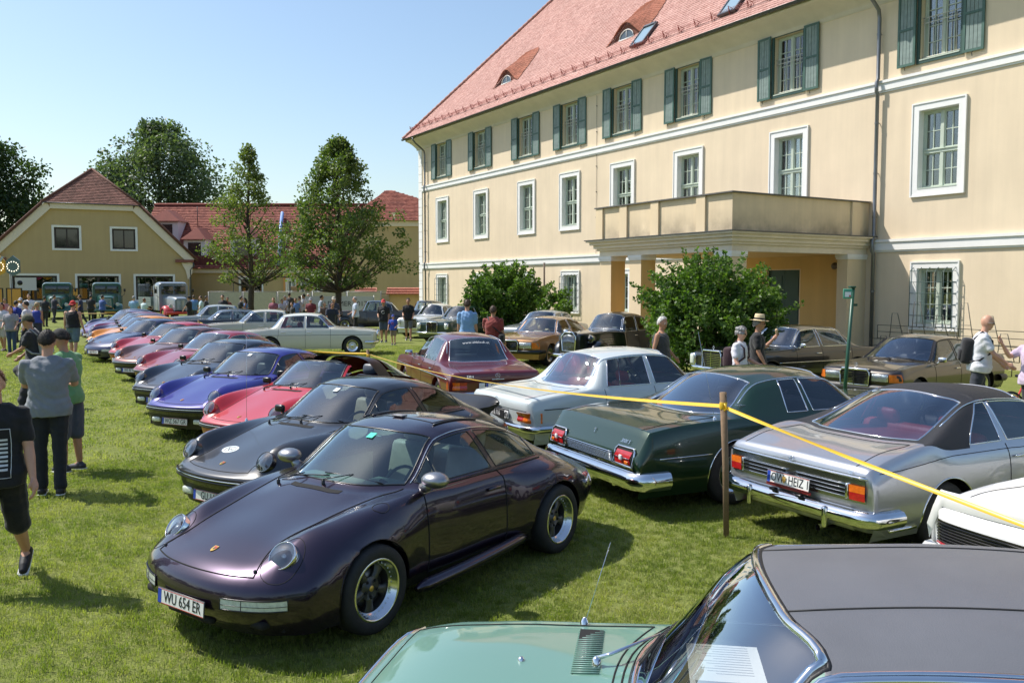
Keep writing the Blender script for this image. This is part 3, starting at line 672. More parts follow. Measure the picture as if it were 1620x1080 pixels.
# ------------------------------------------------------------------ three-box cars
def keys_sedan(p):
    L, W = p['L'], p['W']; f, r = L / 2, -L / 2; w = W / 2; zb = p['zb']; yr, yb = p['yr'], p.get('yb', w - .10)
    zh0, zh1, zt0, zt1, zr = p['zh0'], p['zh1'], p['zt0'], p['zt1'], p['zr']; pf, pr_ = p.get('pf', .06), p.get('pr', .06)
    xc, xh, xB, xC, xr = p['xc'], p['xh'], p['xB'], p['xC'], p['xr']; bc, br = p.get('bc', .22), p.get('br', .16); xD = p.get('xD', xC - .25); cr = p.get('crown', .035)
    sh = p.get('shoulder', .035); lo = p.get('low', .22); yh = w - .16; kick = p.get('kick', 0.0); sw = p.get('tumble', .03)
    def st(x, zc, ye, ze, dx, zmax=.62, wx=0.0, zl=lo, yend=None):
        # dx: how far the outer rows are pulled back (+ towards the middle of the car at the front)
        y3 = (yend or w - .07)
        return [(x, 0, zc), (x - dx * .15, ye * .5, zc - .003), (x - dx * .45, ye, ze), (x - dx * .8, y3, ze - sh * .4), (x - dx * 1.0, w - sw + wx, ze - sh - .05), (x - dx * 1.15, w + wx, min(zmax, ze - .12)), (x - dx * 1.2, w - .012 + wx, .38), (x - dx * 1.2, w - .07, zl)]
    K = []
    K.append([(f - .12, 0, lo + .02), (f - .125, yh * .5, lo + .02), (f - .14, yh, lo + .02), (f - .17, w - .12, lo + .02), (f - .22, w - .06, lo + .02), (f - .25, w - .05, lo + .02), (f - .28, w - .05, lo + .015), (f - .30, w - .08, lo + .01)])
    K.append([(f - .05, 0, .45), (f - .055, yh * .5, .45), (f - .07 - pf * .4, yh, .45), (f - .08 - pf, w - .09, .45), (f - .12 - pf, w - .035, .44), (f - .16 - pf, w - .015, .40), (f - .20 - pf, w - .02, .33), (f - .25 - pf, w - .08, lo + .01)])
    zn = p.get('zn', zh0 - .03)
    K.append([(f - .02, 0, zn), (f - .025, yh * .5, zn), (f - .035 - pf * .4, yh, zn - .01), (f - .05 - pf * .8, w - .10, zn - .03), (f - .09 - pf, w - .04, zn - .08), (f - .13 - pf, w - .01, min(.6, zn - .14)), (f - .17 - pf, w - .012, .38), (f - .22 - pf, w - .07, lo)])
    K.append(st(f - .10, zh0, yh, zh0 - .012, .06 + pf * .8))
    K.append(st((f + xc) / 2 + .05, (zh0 + zh1) / 2 + p.get('hc', .02), yh, (zh0 + zh1) / 2 + .0, .02))
    K.append(st(xc + .14, zh1, yh, zh1 - .015, .06))
    # windscreen foot
    K.append([(xc, 0, zh1 + .02), (xc - bc * .22, yb * .55, zh1 + .018), (xc - bc, yb, zb + .01), (xc - bc - .03, w - .07, zb - sh * .4), (xc - bc - .03, w - sw, zb - sh - .05), (xc - bc - .03, w, .62), (xc - bc - .03, w - .012, .38), (xc - bc - .03, w - .07, lo)])
    def roof(x, zc, zrail, x3, xs=None):
        xs = x3 if xs is None else xs
        return [(x, 0, zc), (x - .005, yr * .55, zc - cr * .45), (x - .02, yr, zrail), (x3, w - .07, zb - sh * .4), (xs, w - sw, zb - sh - .05), (xs, w, .62), (xs, w - .012, .38), (xs, w - .07, lo)]
    K.append(roof(xh, zr - .045, zr - .075 - cr, (xh * .5 + (xc - bc) * .5) * .6 + xh * .4, None)); K[-1][1] = (xh - .03, yr * .55, zr - .045 - cr * .4); K[-1][2] = (xh - .10, yr, zr - .075 - cr)
    K.append(roof(xB + .02, zr, zr - .045 - cr, xB))
    q = roof(xC, zr - p.get('dropC', .05), zr - p.get('dropC', .05) - .035 - cr, xD); q[2] = (xC - .02 + .04, yr - .01, q[2][2]); K.append(q)
    zt_ = p.get('zrw', zt0)
    K.append([(xr, 0, zt_), (xr + br * .25, (yb - .06) * .55, zt_ - .002), (xr + br, yb - .06, zt_ + .005), (xr + br - .10, w - .07, zt_ - sh * .4 + .0 + kick), (xr + br - .15, w - sw, zt_ - sh - .05 + kick), (xr + br - .15, w, .62), (xr + br - .15, w - .012, .38), (xr + br - .15, w - .07, lo)])
    K.append(st((xr + r) / 2, (zt0 + zt1) / 2 + .012, yh - .02, (zt0 + zt1) / 2 + kick * .5, 0))
    kx = p.get('kx', 1.0); rk = p.get('rk', 0.0); zm = p.get('zm', zt1 - .05)
    K.append(st(r + .07 + rk, zt1, yh - .02, zt1 - .01, -(.05 * kx + pr_ * .6)))
    zq = p.get('zq', .50)
    K.append([(r + .02, 0, zm), (r + .02 + .005 * kx, yh * .5, zm), (r + .02 + .015 * kx + pr_ * .4, yh - .02, zm - .005), (r + .02 + .03 * kx + pr_ * .8, w - .07 - .03 * kx, zm - .02), (r + .02 + .07 * kx + pr_, w - .03, zm - .05), (r + .02 + .11 * kx + pr_, w - .01, min(.58, zm - .08)), (r + .02 + .15 * kx + pr_, w - .012, .38), (r + .02 + .20 * kx + pr_, w - .07, lo)])
    K.append([(r + .05, 0, zq), (r + .05 + .005 * kx, yh * .5, zq), (r + .05 + .015 * kx + pr_ * .4, yh - .02, zq), (r + .05 + .03 * kx + pr_ * .8, w - .07 - .03 * kx, zq), (r + .05 + .07 * kx + pr_, w - .03, zq - .02), (r + .05 + .10 * kx + pr_, w - .02, .40), (r + .05 + .14 * kx + pr_, w - .02, .33), (r + .05 + .18 * kx + pr_, w - .08, lo)])
    K.append([(r + .16, 0, .27), (r + .165, yh * .5, .27), (r + .17, yh - .02, .27), (r + .2, w - .12, .27), (r + .23, w - .06, .27), (r + .26, w - .05, .26), (r + .28, w - .05, .25), (r + .30, w - .08, .23)])
    return K
def bumper(c, L, z, h, d, m, sg=1, wrap=.35, off=.03, name='bumper', strip=None, hw=None, over=None):
    """chrome bar following the plan of the body end"""
    hw = hw or .84; path = []
    ys = np.linspace(-hw + .08, hw - .08, 21)
    for y in ys:
        q = L.end(y, z, sg); path.append(Vector((q.x + sg * off, y, z)))
    xe = path[0].x
    L_ = [Vector((xe - sg * .05, -hw - .005, z)), Vector((xe - sg * .14, -hw - .02, z)), Vector((xe - sg * wrap, -hw - .025, z))]
    R_ = [Vector((v.x, -v.y, z)) for v in L_]
    path = L_[::-1] + path + R_
    prof = [(-.5, -.25), (-.42, .55), (-.15, .95), (.15, .95), (.42, .55), (.5, -.25)]       # (z/h, out/d)
    G = []
    for i, p in enumerate(path):
        t = path[min(i + 1, len(path) - 1)] - path[max(i - 1, 0)]; n = Vector((t.y, -t.x, 0)).normalized() * (1 if sg > 0 else 1)
        if n.dot(Vector((p.x, p.y, 0)) - Vector((p.x - sg * .5, 0, 0))) < 0: n = -n
        G.append([p + n * (o * d) + Vector((0, 0, zz * h)) for zz, o in prof])
    a = MB(); a.grid(G, flip=sg < 0); o = a.build(name, m, c)
    if strip: tube_part('bumper_strip', c, [g[2].lerp(g[3], .5) + (g[2] - g[0]).normalized() * .006 for g in G], strip, mat('strip_rubber', (.012,) * 3, rough=.35), n=6)
    if over:
        for y in (-over, over):
            b = MB(); q = L.end(y, z, sg); b.rbox(q.x + sg * (off + d), y, z - .0, .07, .06, h * 1.7, .028); b.build('overrider', m, c)
    return path
def star_mb(mb, M, r=.04, t=.003, mi=0):
    mb.tube([M @ Vector((r * math.cos(a), r * math.sin(a), 0)) for a in np.linspace(0, 2 * PI, 25)[:-1]], t, 5, mi=mi, closed=True)
    for k in range(3):
        a = PI / 2 + k * 2 * PI / 3; mb.tube([M @ Vector((0, 0, 0)), M @ Vector((r * math.cos(a), r * math.sin(a), 0))], [t * 1.8, t * .7], 5, mi=mi)
def surf_box(c, L, name, m, y0, y1, z0, z1, sg, off=.008, n=8, rows=3):
    """patch lying on the front or rear face"""
    a = MB(); G = [[L.end(y, z, sg, off) for z in np.linspace(z0, z1, rows)] for y in np.linspace(y0, y1, n)]
    a.grid(G, flip=(sg > 0) ^ (y0 < y1) ^ True); return a.build(name, m, c)
def sedan(label, X, Y, ang, pm, p, name='saloon_car', group=None, roofm=None, glass=None, trim=CHROME, seats=None, low=False, coupe=False, cap=None, wheels='cap', wr=.32,
          side_strip=None, handles=True, door_cut=True, ds=None, chrome_arch=False, pillar_trim=True, star=True, mirror_side=(1,)):
    c = empty(name, (X, Y, 0), R(ang), label, 'car', group); glass = glass or GLASS
    seats = seats or leather('black', (.02, .02, .022)); ds = ds or (.11 if low else .07)
    e = .045 / max(.3, (p['xc'] - p['xh'])); a0, a1 = 6.07, 6.95; f0, f1 = p.get('sw0', 6.18), 7.94; g0, g1 = 8.06, p.get('sw1', 8.92); r0, r1 = 9.07, 9.93
    L = Loft(keys_sedan(p), ci=(2, 12, 13), cj=p.get('cj', ()), ds=ds, dj=ds, cuts_i=[a0, a1, f0, f1, g0, g1, r0, r1, 3, 5.7, 6, 8, 9, 10, 12, 11.9, 10.15, 6.5], cuts_j=[1.86, 2.0, 2.1, 2.9, 3.0, 6.7, 1.9])
    xf, xr = p['xf'], p['xrw']; Ra = wr + .045
    L.arch(xf, wr, Ra, zmax=p['zb'] - .1); L.arch(xr, wr, Ra, zmax=p.get('archtop', p['zb'] - .1)); L.finish(); m = L.mask
    ws, rw = m(a0, a1, -1.86, 1.86), m(r0, r1, -1.86, 1.86)
    W1 = [m(f0, f1, 2.1, 2.9), m(f0, f1, -2.9, -2.1)]; W2 = [m(g0, g1, 2.1, 2.9), m(g0, g1, -2.9, -2.1)]
    bon = m(3, 5.7, -2, 2); lid = m(10.15, 13.0 if p.get('lid13') else 12.0, -1.9, 1.9); roof = m(6.95, 9.07, -2.0, 2.0)
    if roofm: roof |= m(g1 if coupe else 9.0, 10.0, -3, 3) | m(7.0, 10, -2.1, 2.1); roof &= ~rw & ~W2[0] & ~W2[1]
    D1 = [m(6, 8, 2.1, 6.7) & ~W1[0], m(6, 8, -6.7, -2.1) & ~W1[1]]; D2 = [] if coupe else [m(8, 9, 2.1, 6.7) & ~W2[0], m(8, 9, -6.7, -2.1) & ~W2[1]]
    body = ~(ws | rw | W1[0] | W1[1] | W2[0] | W2[1] | bon | lid | roof)
    for d in D1 + D2: body &= ~d & ~roof
    D1 = [d & ~roof for d in D1]; D2 = [d & ~roof for d in D2]
    L.part('body', body, pm, c); L.part('bonnet', bon, pm, c); L.part('boot_lid', lid, pm, c); L.part('roof', roof, roofm or pm, c)
    for d in D1 + D2: L.part('door', d, pm, c)
    L.part('windscreen', ws, glass, c); L.part('rear_window', rw, glass, c)
    for q in W1 + W2: L.part('side_window', q, SIDEG, c)
    tr = .009
    rim_line(L, a0, a1, -1.86, 1.86, tr, trim, c); rim_line(L, r0, r1, -1.86, 1.86, tr, trim, c)
    for k in (1, -1):
        if low and not coupe: rim_line(L, f0, f1, 2.1 * k, 2.9 * k, .008, trim, c); rim_line(L, g0, g1, 2.1 * k, 2.9 * k, .008, trim, c)
        else: rim_line(L, f0, f1, 2.1 * k, 2.9 * k, .008, trim, c); rim_line(L, g0, g1, 2.1 * k, 2.9 * k, .008, trim, c)
        if pillar_trim: tube_part('drip_rail', c, [L.P(t, 2.0 * k) + Vector((0, .006 * k, .002)) for t in np.linspace(6.05, 9.6, 30)], .008, trim)
        if not coupe: tube_part('window_trim', c, [L.P(g1 - .27, 2.1 * k), L.P(g1 - .27, 2.9 * k)], .007, trim)
        lst = [6, 8] + ([] if coupe else [9])
        for i in lst: tube_part('panel_gap', c, [L.P(i, j * k) for j in np.linspace(3.0, 6.7, 18)], .0046, SEAM)
        tube_part('panel_gap', c, [L.P(i, 2.0 * k) for i in np.linspace(3.0, 5.7, 16)], .0046, SEAM)
        tube_part('panel_gap', c, [L.P(i, 1.9 * k) for i in np.linspace(10.15, 12, 12)], .0046, SEAM)
        if side_strip:
            z_, r_, mt_ = side_strip; pts = []
            for x in np.linspace(-p['L'] / 2 + .28, p['L'] / 2 - .25, 60):
                q = L.bvh.ray_cast(Vector((x, 3 * k, z_)), Vector((0, -k, 0)))
                if q[0] and abs(q[0].y) > .55: pts.append(q[0] + Vector((0, .004 * k, 0)))
                elif len(pts) > 3: tube_part('side_strip', c, pts, r_, mt_); pts = []
                else: pts = []
            if len(pts) > 3: tube_part('side_strip', c, pts, r_, mt_)
        if handles:
            for xx in ([p['xB'] + .14] if coupe else [p['xB'] + .14, p.get('xhan', p['xD'] + .16)]):
                q = L.side(xx, p['zb'] - .13, k, .016); a = MB(); a.rbox(q.x, q.y + .008 * k, q.z, .17, .02, .022, .009); a.build('door_handle', CHROME, c)
        am = CHROME if chrome_arch else pm
    arch_lip(L, c, xf, wr, Ra, CHROME if chrome_arch else pm, .008); arch_lip(L, c, xr, wr, Ra, CHROME if chrome_arch else pm, .008)
    for sg in mirror_side:
        q = L.side(p['xc'] - p.get('bc', .22) - .12, p['zb'] - .03, sg); a = MB(); a.rbox(q.x, q.y + .12 * sg, q.z + .10, .06, .16, .10, .025); a.tube([q, q + Vector((0, .06 * sg, .06))], .014, 6); a.build('wing_mirror', p.get('mirm', CHROME), c)
    tube_part('panel_gap', c, [L.P(3.0, j) for j in np.linspace(-2, 2, 20)], .003, SEAM)
    tube_part('panel_gap', c, [L.P(5.7, j) for j in np.linspace(-2, 2, 20)], .0046, SEAM)
    tube_part('panel_gap', c, [L.P(10.15, j) for j in np.linspace(-1.9, 1.9, 20)], .0046, SEAM)
    wheel_house(c, xf, wr, Ra, p['W'] / 2 - .04); wheel_house(c, xr, wr, Ra, p['W'] / 2 - .04)
    for sg in (1, -1):
        for x in (xf, xr): wheel(c, x, (p['W'] / 2 - .14) * sg, wheels, wr, .185, cap or pm)
    underbody(c, -p['L'] / 2 + .3, p['L'] / 2 - .35, p['W'] / 2 - .15, .25)
    w2 = p['W'] / 2
    k = MB(); k.box(p['xr'] + .1, p['xc'] - .1, -w2 + .12, w2 - .12, .26, .32); k.rbox(p['xc'] - .28, 0, p['zb'] - .12, .40, 2 * w2 - .36, .24, .06)
    for sg in (1, -1): k.box(p['xC'], p['xc'] - .3, sg * (w2 - .12) - .012, sg * (w2 - .12) + .012, .3, p['zb'] - .06)
    k.build('cabin_trim', mat('cabin_dark', (.02, .02, .022), rough=.6), c)
    sf = p.get('seatx', (p['xc'] + p['xB']) / 2 - .42)
    for sg in (1, -1): seat(c, sf, .36 * sg, seats, z=.34, head=p.get('head', True), back=.50, w_=.56)
    a = MB(); xs = p['xC'] - .02 if not coupe else p['xC'] + .02; a.rbox(xs + .40, 0, .46, .52, 1.36, .18, .06); a.rbox(xs + .12, 0, .72, .18, 1.36, .52, .07, 0); a.build('rear_seat', seats, c)
    a = MB(); a.rbox((xs + .05 + p['xr'] + .12) / 2, 0, p['zb'] - .035, abs(xs - .05 - p['xr']) , 1.26, .03, .01); a.build('parcel_shelf', seats if p.get('shelf') else mat('cabin_dark', (.02,) * 3), c)
    steering(c, p['xc'] - .52, .38, p['zb'] - .04, mat('ivory', (.45, .42, .34), rough=.4) if p.get('ivory') else TRIM, r=.20)
    if not low: wiper(c, L, (p['xc'] - .04, -.05), (p['xc'] - .10, .46)); wiper(c, L, (p['xc'] - .02, -.48), (p['xc'] - .02, .02))
    return c, L

def merc_front(c, L, p, w_=.52, z0=.42, z1=.80, x=None, lamp='rect', n=9, cross=True, h0=.54, h1=.70, orange=True):
    f = p['L'] / 2; x = x or f + .0; b = p['W'] / 2
    g = MB(); g.box(x - .06, x + .015, -w_ / 2, w_ / 2, z0, z1, 1)
    for k in range(n): z = z0 + (k + .7) / (n + .4) * (z1 - z0 - .05); g.box(x + .015, x + .028, -w_ / 2 + .02, w_ / 2 - .02, z, z + .010, 0)
    g.box(x + .014, x + .034, -.008, .008, z0, z1, 0)
    fr = [(-w_ / 2, z0), (w_ / 2, z0), (w_ / 2 + .012, z1 - .05), (w_ / 2 - .03, z1), (-w_ / 2 + .03, z1), (-w_ / 2 - .012, z1 - .05)]
    g.tube([Vector((x + .02, a, b_)) for a, b_ in fr], .016, 6, closed=True)
    g.rbox(x - .01, 0, z1 + .005, .10, w_ - .03, .05, .02, 0)
    g.build('radiator_grille', [CHROME, UNDER], c)
    s = MB(); M = frame_mat((x - .04, 0, z1 + .085), (0, 1, 0), (0, 0, 1)); star_mb(s, M, .036, .003); s.tube([(x - .04, 0, z1 + .02), (x - .04, 0, z1 + .05)], .005, 6); s.build('bonnet_star', CHROME, c)
    for sg in (1, -1):
        y0, y1 = w_ / 2 + .03, b - .20
        xe = L.end((y0 + y1) / 2 * sg, (h0 + h1) / 2, 1).x
        if lamp == 'rect':
            a = MB(); a.rbox(xe - .01, sg * (y0 + y1) / 2, (h0 + h1) / 2, .06, y1 - y0, h1 - h0, .02, 0); o = a.build('headlight', CHROME, c)
            a = MB(); a.rbox(xe + .018, sg * (y0 + y1) / 2, (h0 + h1) / 2, .02, y1 - y0 - .03, h1 - h0 - .025, .008, 0); a.build('reflector', REFL, o)
            a = MB(); a.rbox(xe + .03, sg * (y0 + y1) / 2, (h0 + h1) / 2, .03, y1 - y0 - .012, h1 - h0 - .012, .012, 0); a.build('lens', LENS, o)
            a = MB(); G = [[L.end(sg * y, z, 1, .014) if y < b - .06 else L.side(f - .20, z, sg, .014) for z in np.linspace(h0, h1, 3)] for y in (b - .19, b - .14, b - .09, b - .05)]; a.grid(G, flip=sg < 0); a.build('indicator', ORGL if orange else WHTL, c)
        elif lamp == 'tall':
            a = MB(); yc = b - .20; M = Matrix.Translation((xe - .0, sg * yc, (h0 + h1) / 2)); a.rbox(0, 0, 0, .10, .20, h1 - h0, .07, 0, M, seg=3); o = a.build('headlight', CHROME, c)
            a = MB(); a.rbox(.02, 0, 0, .10, .165, h1 - h0 - .04, .06, 0, M, seg=3); a.build('lens', WHTL, o)
        else:
            for yy in ((b - .20,) if lamp == 'round' else (b - .17, b - .36)):
                q = L.end(sg * yy, (h0 + h1) / 2, 1); lamp_round(c, q + Vector((.0, 0, 0)), (1, 0, 0), (h1 - h0) / 2)
def tail_w115(c, L, p, txt, kind='old'):
    b = p['W'] / 2
    for sg in (1, -1):
        a = MB(); ys = np.linspace(b - .31, b - .07, 10); G = []
        for y in ys: G.append([L.end(sg * y, z, -1, .018 + .012 * math.sin(k * 1.0)) for k, z in enumerate(np.linspace(.52, .66, 9))])
        G.append([L.side(-p['L'] / 2 + .24, z, sg, .012) for z in np.linspace(.52, .66, 9)])
        a.grid(G, mi=0, flip=sg > 0); n = len(a.f)
        for q in range(n):
            col = q // 8
            a.m[q] = 1 if col >= 5 else 0
        a.build('tail_lamp', [REDL, ORGL], c)
    q = L.end(0, .585, -1, .008)
    a = MB(); a.rbox(q.x - .0, 0, .585, .02, .66, .15, .006); a.build('number_plate_panel', mat('satin_dark', (.02,) * 3, rough=.4), c)
    plate(c, (q.x - .022, 0, .585), (0, -1, 0), (.06, 0, 1), txt, kind, .46, .115)
    for sg, w_ in ((1, .1), (-1, .1)):
        a = MB(); a.rbox(q.x - .014, sg * .30, .585, .01, .11, .11, .004); o = a.build('badge_plate', mat('badge_white', (.7,) * 3, rough=.4), c)
        if sg < 0:
            s = MB(); star_mb(s, frame_mat((q.x - .022, sg * .30, .585), (0, -1, 0), (0, 0, 1)), .04, .005); s.build('badge_star', mat('badge_grey', (.1,) * 3), o)
    q = L.end(0, .755, -1, .006); s = MB(); star_mb(s, frame_mat((q.x, 0, .765), (0, -1, 0), (.1, 0, 1)), .042, .003); s.build('boot_star', CHROME, c)
    a = MB(); q = L.end(0, .70, -1, .01); a.rbox(q.x - .008, 0, .700, .02, .24, .016, .006); a.build('boot_handle', CHROME, c)
    tube_part('panel_gap', c, [L.end(y, .678, -1, .0) for y in np.linspace(-b + .12, b - .12, 24)], .004, SEAM)
W115 = dict(L=4.68, W=1.77, zb=.93, zh0=.84, zh1=.94, zt0=.93, zt1=.84, zr=1.44, yr=.55, yb=.70, xc=.92, xh=.36, xB=-.13, xC=-.88, xr=-1.38, xD=-1.02, bc=.18, br=.14, xf=1.44, xrw=-1.31, dropC=.06, shelf=True, zq=.50, ivory=False, kx=.55, pr=.035)
# ------------------------------------------------------------------ the separate cars
VINYL = mat('vinyl_roof_black', (.013, .014, .018), rough=.6, bump=.5, bscale=260, var=.1, vscale=5)
VINYLG = mat('vinyl_roof_grey', (.118, .122, .136), rough=.45, bump=.16, bscale=240, var=.08, vscale=3)
RED_L = leather('red', (.36, .03, .022)); TAN_L = leather('tan', (.40, .26, .12)); CREAM_L = leather('cream', (.36, .32, .25)); GREY_L = leather('grey', (.22, .25, .25)); BLK_L = leather('black', (.02, .02, .022))
def antenna(c, p, h, lean=(0, 0)):
    a = MB(); p = Vector(p); a.lathe([(.022, -.005), (.018, .012), (.008, .03), (0, .035)], 12, M=Matrix.Translation(p)); a.tube([p, p + Vector((lean[0] * .5, lean[1] * .5, h * .5)), p + Vector((lean[0], lean[1], h))], [.0022, .0017, .0011], 5)
    a.build('aerial', CHROME, c)
def big_green_coupe():
    p = dict(L=5.45, W=2.0, zb=.93, zh0=.86, zh1=.96, zt0=.95, zt1=.885, zr=1.40, yr=.62, yb=.82, xc=.85, xh=.22, xB=-.30, xC=-.88, xr=-1.70, xD=-.98, bc=.22, br=.26, xf=1.68, xrw=-1.42, dropC=.06, zq=.44, sw1=8.50, crown=.04, tumble=.035, shoulder=.03, archtop=.60, kx=.22, pr=.0, rk=.12, zm=.60, cj=(3,), low=.19)
    pm = paint('forest_green', (.006, .030, .012), .35, .32)
    c, L = sedan('dark green two door hardtop with chrome rear bumper and red rectangular tail lamps', 3.30, 10.62, 25.3, pm, p, name='hardtop_coupe', coupe=True, glass=BLUEG, seats=BLK_L, side_strip=(.60, .007, CHROME), chrome_arch=True, handles=False, wr=.34, star=False, mirror_side=(1,))
    w = 1.0; xr = -2.72
    def T(y, z, off=.01): return L.end(y, z, -1, off)
    # centre louvre panel with lamps either side
    a = MB(); G = [[T(y, z, .012) for z in (.515, .56, .605)] for y in np.linspace(-.52, .52, 13)]; a.grid(G); o = a.build('louvre_panel', UNDER, c)
    for k in range(7):
        z = .520 + k * .0135; tube_part('louvre_bar', o, [T(y, z, .02) for y in np.linspace(-.52, .52, 13)], .0045, CHROME)
    tube_part('chrome_strip', c, [T(y, .615, .018) for y in np.linspace(-.50, .50, 13)] , .008, CHROME)
    a = MB(); G = [[T(y, z, .022) for z in (.462, .48, .50)] for y in np.linspace(-.90, .90, 25)]; a.grid(G); a.build('ribbed_chrome_strip', CHROME, c)
    for sg in (1, -1):
        y0, y1 = .54, .87
        a = MB(); G = [[T(sg * y, z, .014) for z in (.51, .60, .695)] for y in np.linspace(y0, y1, 6)]; a.grid(G, flip=sg < 0); o = a.build('tail_lamp', UNDER, c)
        b = MB(); G = [[T(sg * y, z, .022) for z in (.525, .60, .665)] for y in np.linspace(y0 + .035, y1 - .02, 6)]; b.grid(G, flip=sg < 0); b.build('red_lens', REDL, o)
        b = MB(); q = T(sg * (y0 + y1) / 2, .597, .03); b.rbox(q.x, q.y, q.z, .02, .05, .055, .008); b.build('reversing_lamp', mat('lamp_white', (.7, .7, .68), rough=.25), o)
        b = MB(); q = T(sg * (y1 - .07), .555, .03); b.rbox(q.x, q.y, q.z, .012, .065, .035, .008); b.build('indicator', ORGL, o)
        tube_part('lens_bar', o, [T(sg * y, .598, .027) for y in np.linspace(y0 + .03, y1 - .02, 5)], .004, CHROME)
        pts = [T(sg * y, z, .022) for y, z in ((y0 - .02, .515), (y0 + .005, .665), (y0 + .03, .698), (y1 - .02, .698), (y1 + .012, .67), (y1 + .012, .515))]
        tube_part('lamp_surround', o, pts, .011, CHROME, closed=True)
    bumper(c, L, .375, .20, .075, CHROME, -1, wrap=.34, hw=1.0, off=.06); bumper(c, L, .42, .15, .07, CHROME, 1, wrap=.30, hw=1.0)
    for sg in (1, -1): a = MB(); q = T(sg * .55, .33, .06); a.rbox(q.x - .02, q.y, .33, .09, .05, .14, .02); a.build('overrider', CHROME, c)
    yd = T(.0, .82, 0) - T(.0, .76, 0)
    for txt, y, z, s_ in (('3000 S', -.64, .745, .06), ):
        q = T(y, z, .014); t = text_mesh(txt, s_, CHROME, .002, shear=.3); M = frame_mat(q, (0, -1, 0), yd)
        t.transform(M); link('boot_lettering', t, c)
    q = T(0, .77, .012); a = MB(); M = frame_mat(q, (0, -1, 0), yd)
    a.tube([M @ Vector((x * .5, y * .5, .002)) for x, y in ((-.02, -.05), (.03, -.05), (-.005, -.02), (.02, .02), (-.01, .055), (-.025, .03))], .004, 5); a.build('boot_emblem', CHROME, c)
    for sg in (-1,):
        q = L.side(-1.18, 1.06, sg, .004); q2 = L.side(-1.18, 1.12, sg, .004); t = text_mesh('Galaxie', .075, CHROME, .0015, shear=.35); t.transform(frame_mat(q, (1, 0, -.03), q2 - q)); link('pillar_lettering', t, c)
    q = L.top(-1.62, -.84); antenna(c, q, .95, (-.22, .02))
    return c
def silver_coupe():
    p = dict(L=4.57, W=1.75, zb=.93, zh0=.86, zh1=.95, zt0=.97, zt1=.855, zr=1.385, yr=.56, yb=.72, xc=.86, xh=.30, xB=-.38, xC=-.62, xr=-1.56, xD=-1.12, bc=.2, br=.14, xf=1.44, xrw=-1.24, dropC=.04, zq=.43, kick=.03, kx=.3, pr=.015, sw1=8.66, crown=.05, shoulder=.045, shelf=True)
    pm = paint('silver', (.46, .47, .50), .7, .30)
    c, L = sedan('silver coupe with black vinyl roof and number plate OW HEIZ 1', 4.58, 8.80, 27.6, pm, p, name='vinyl_roof_coupe', coupe=True, roofm=VINYL, glass=BLUEG, seats=RED_L, chrome_arch=True, handles=True, wr=.32)
    def T(y, z, off=.01): return L.end(y, z, -1, off)
    a = MB(); G = [[T(y, z, .010) for z in (.55, .62, .70, .755, .785)] for y in np.linspace(-.80, .80, 25)]; a.grid(G); a.build('rear_chrome_panel', mat('brushed_chrome', (.55, .56, .57), rough=.25, metal=1), c)
    for sg in (1, -1):
        a = MB(); G = [[T(sg * y, z, .016) for z in (.585, .63, .69)] for y in np.linspace(.08, .61, 8)]; a.grid(G, flip=sg < 0); o = a.build('louvre_panel', UNDER, c)
        for z in (.585, .62, .655, .69): tube_part('louvre_bar', o, [T(sg * y, z, .022) for y in np.linspace(.04, .61, 8)], .004, CHROME)
        a = MB(); G = [[T(sg * y, z, .026) for z in np.linspace(.57, .635, 4)] for y in np.linspace(.655, .805, 6)]; a.grid(G, flip=sg < 0); o = a.build('tail_lamp', REDL, c)
        a = MB(); G = [[T(sg * y, z, .026) for z in np.linspace(.637, .70, 4)] for y in np.linspace(.655, .805, 6)]; a.grid(G, flip=sg < 0); a.build('indicator', ORGL, o)
        b = MB(); q = T(sg * .63, .635, .02); b.rbox(q.x, q.y, q.z, .03, .028, .13, .008); b.build('lamp_surround', CHROME, o)
        tube_part('sill_strip', c, [L.side(x, .27, sg, .006) for x in np.linspace(-.75, .95, 14)], .018, CHROME)
        tube_part('sill_strip', c, [L.side(x, .30, sg, .006) for x in np.linspace(-2.0, -1.66, 4)], .018, CHROME)
        pts = [L.side(x, z, sg, .002) for x, z in zip(np.linspace(-2.12, 2.0, 40), [.80, .805, .81, .82, .83, .84, .85, .86, .865, .87] + [.87] * 8 + [.865] * 4 + list(np.linspace(.865, .80, 18)))]
        tube_part('pinstripe', c, pts, .0035, SEAM)
    tube_part('chrome_strip', c, [T(y, .765, .014) for y in np.linspace(-.82, .82, 25)], .012, CHROME)
    q = T(0, .63, .03); plate(c, (q.x - .03, 0, .60), (0, -1, 0), (.10, 0, 1), 'OW  HEIZ 1', 'at', .52, .12)
    a = MB(); Mq = frame_mat((q.x - .040, .036, .60), (0, -1, 0), (.10, 0, 1)); a.prism([(-.02, .03), (.02, .03), (.018, -.012), (0, -.032), (-.018, -.012)], 0, .002, Mq); a.build('plate_crest', GOLD, c)
    a = MB(); a.rbox(q.x - .022, 0, .528, .012, .54, .028, .004); o = a.build('dealer_strip', mat('dealer_red', (.22, .02, .02), rough=.4), c)
    q = T(0, .80, .008); a = MB(); M = frame_mat(q, (0, -1, 0), (.3, 0, 1)); a.tube([M @ Vector((.026 * math.cos(t), .026 * math.sin(t), 0)) for t in np.linspace(0, 2 * PI, 17)[:-1]], .0035, 5, closed=True); a.tube([M @ Vector((x, y, 0)) for x, y in ((-.05, .008), (.006, .006), (-.006, -.006), (.05, -.008))], .0035, 5); a.build('boot_emblem', CHROME, c)
    t = text_mesh('GS', .04, CHROME, .002); q = T(-.66, .80, .01); t.transform(frame_mat(q, (0, -1, 0), (.3, 0, 1))); link('boot_lettering', t, c)
    bumper(c, L, .42, .15, .07, CHROME, -1, wrap=.32, hw=.88, off=.05); bumper(c, L, .44, .12, .06, CHROME, 1, hw=.88)
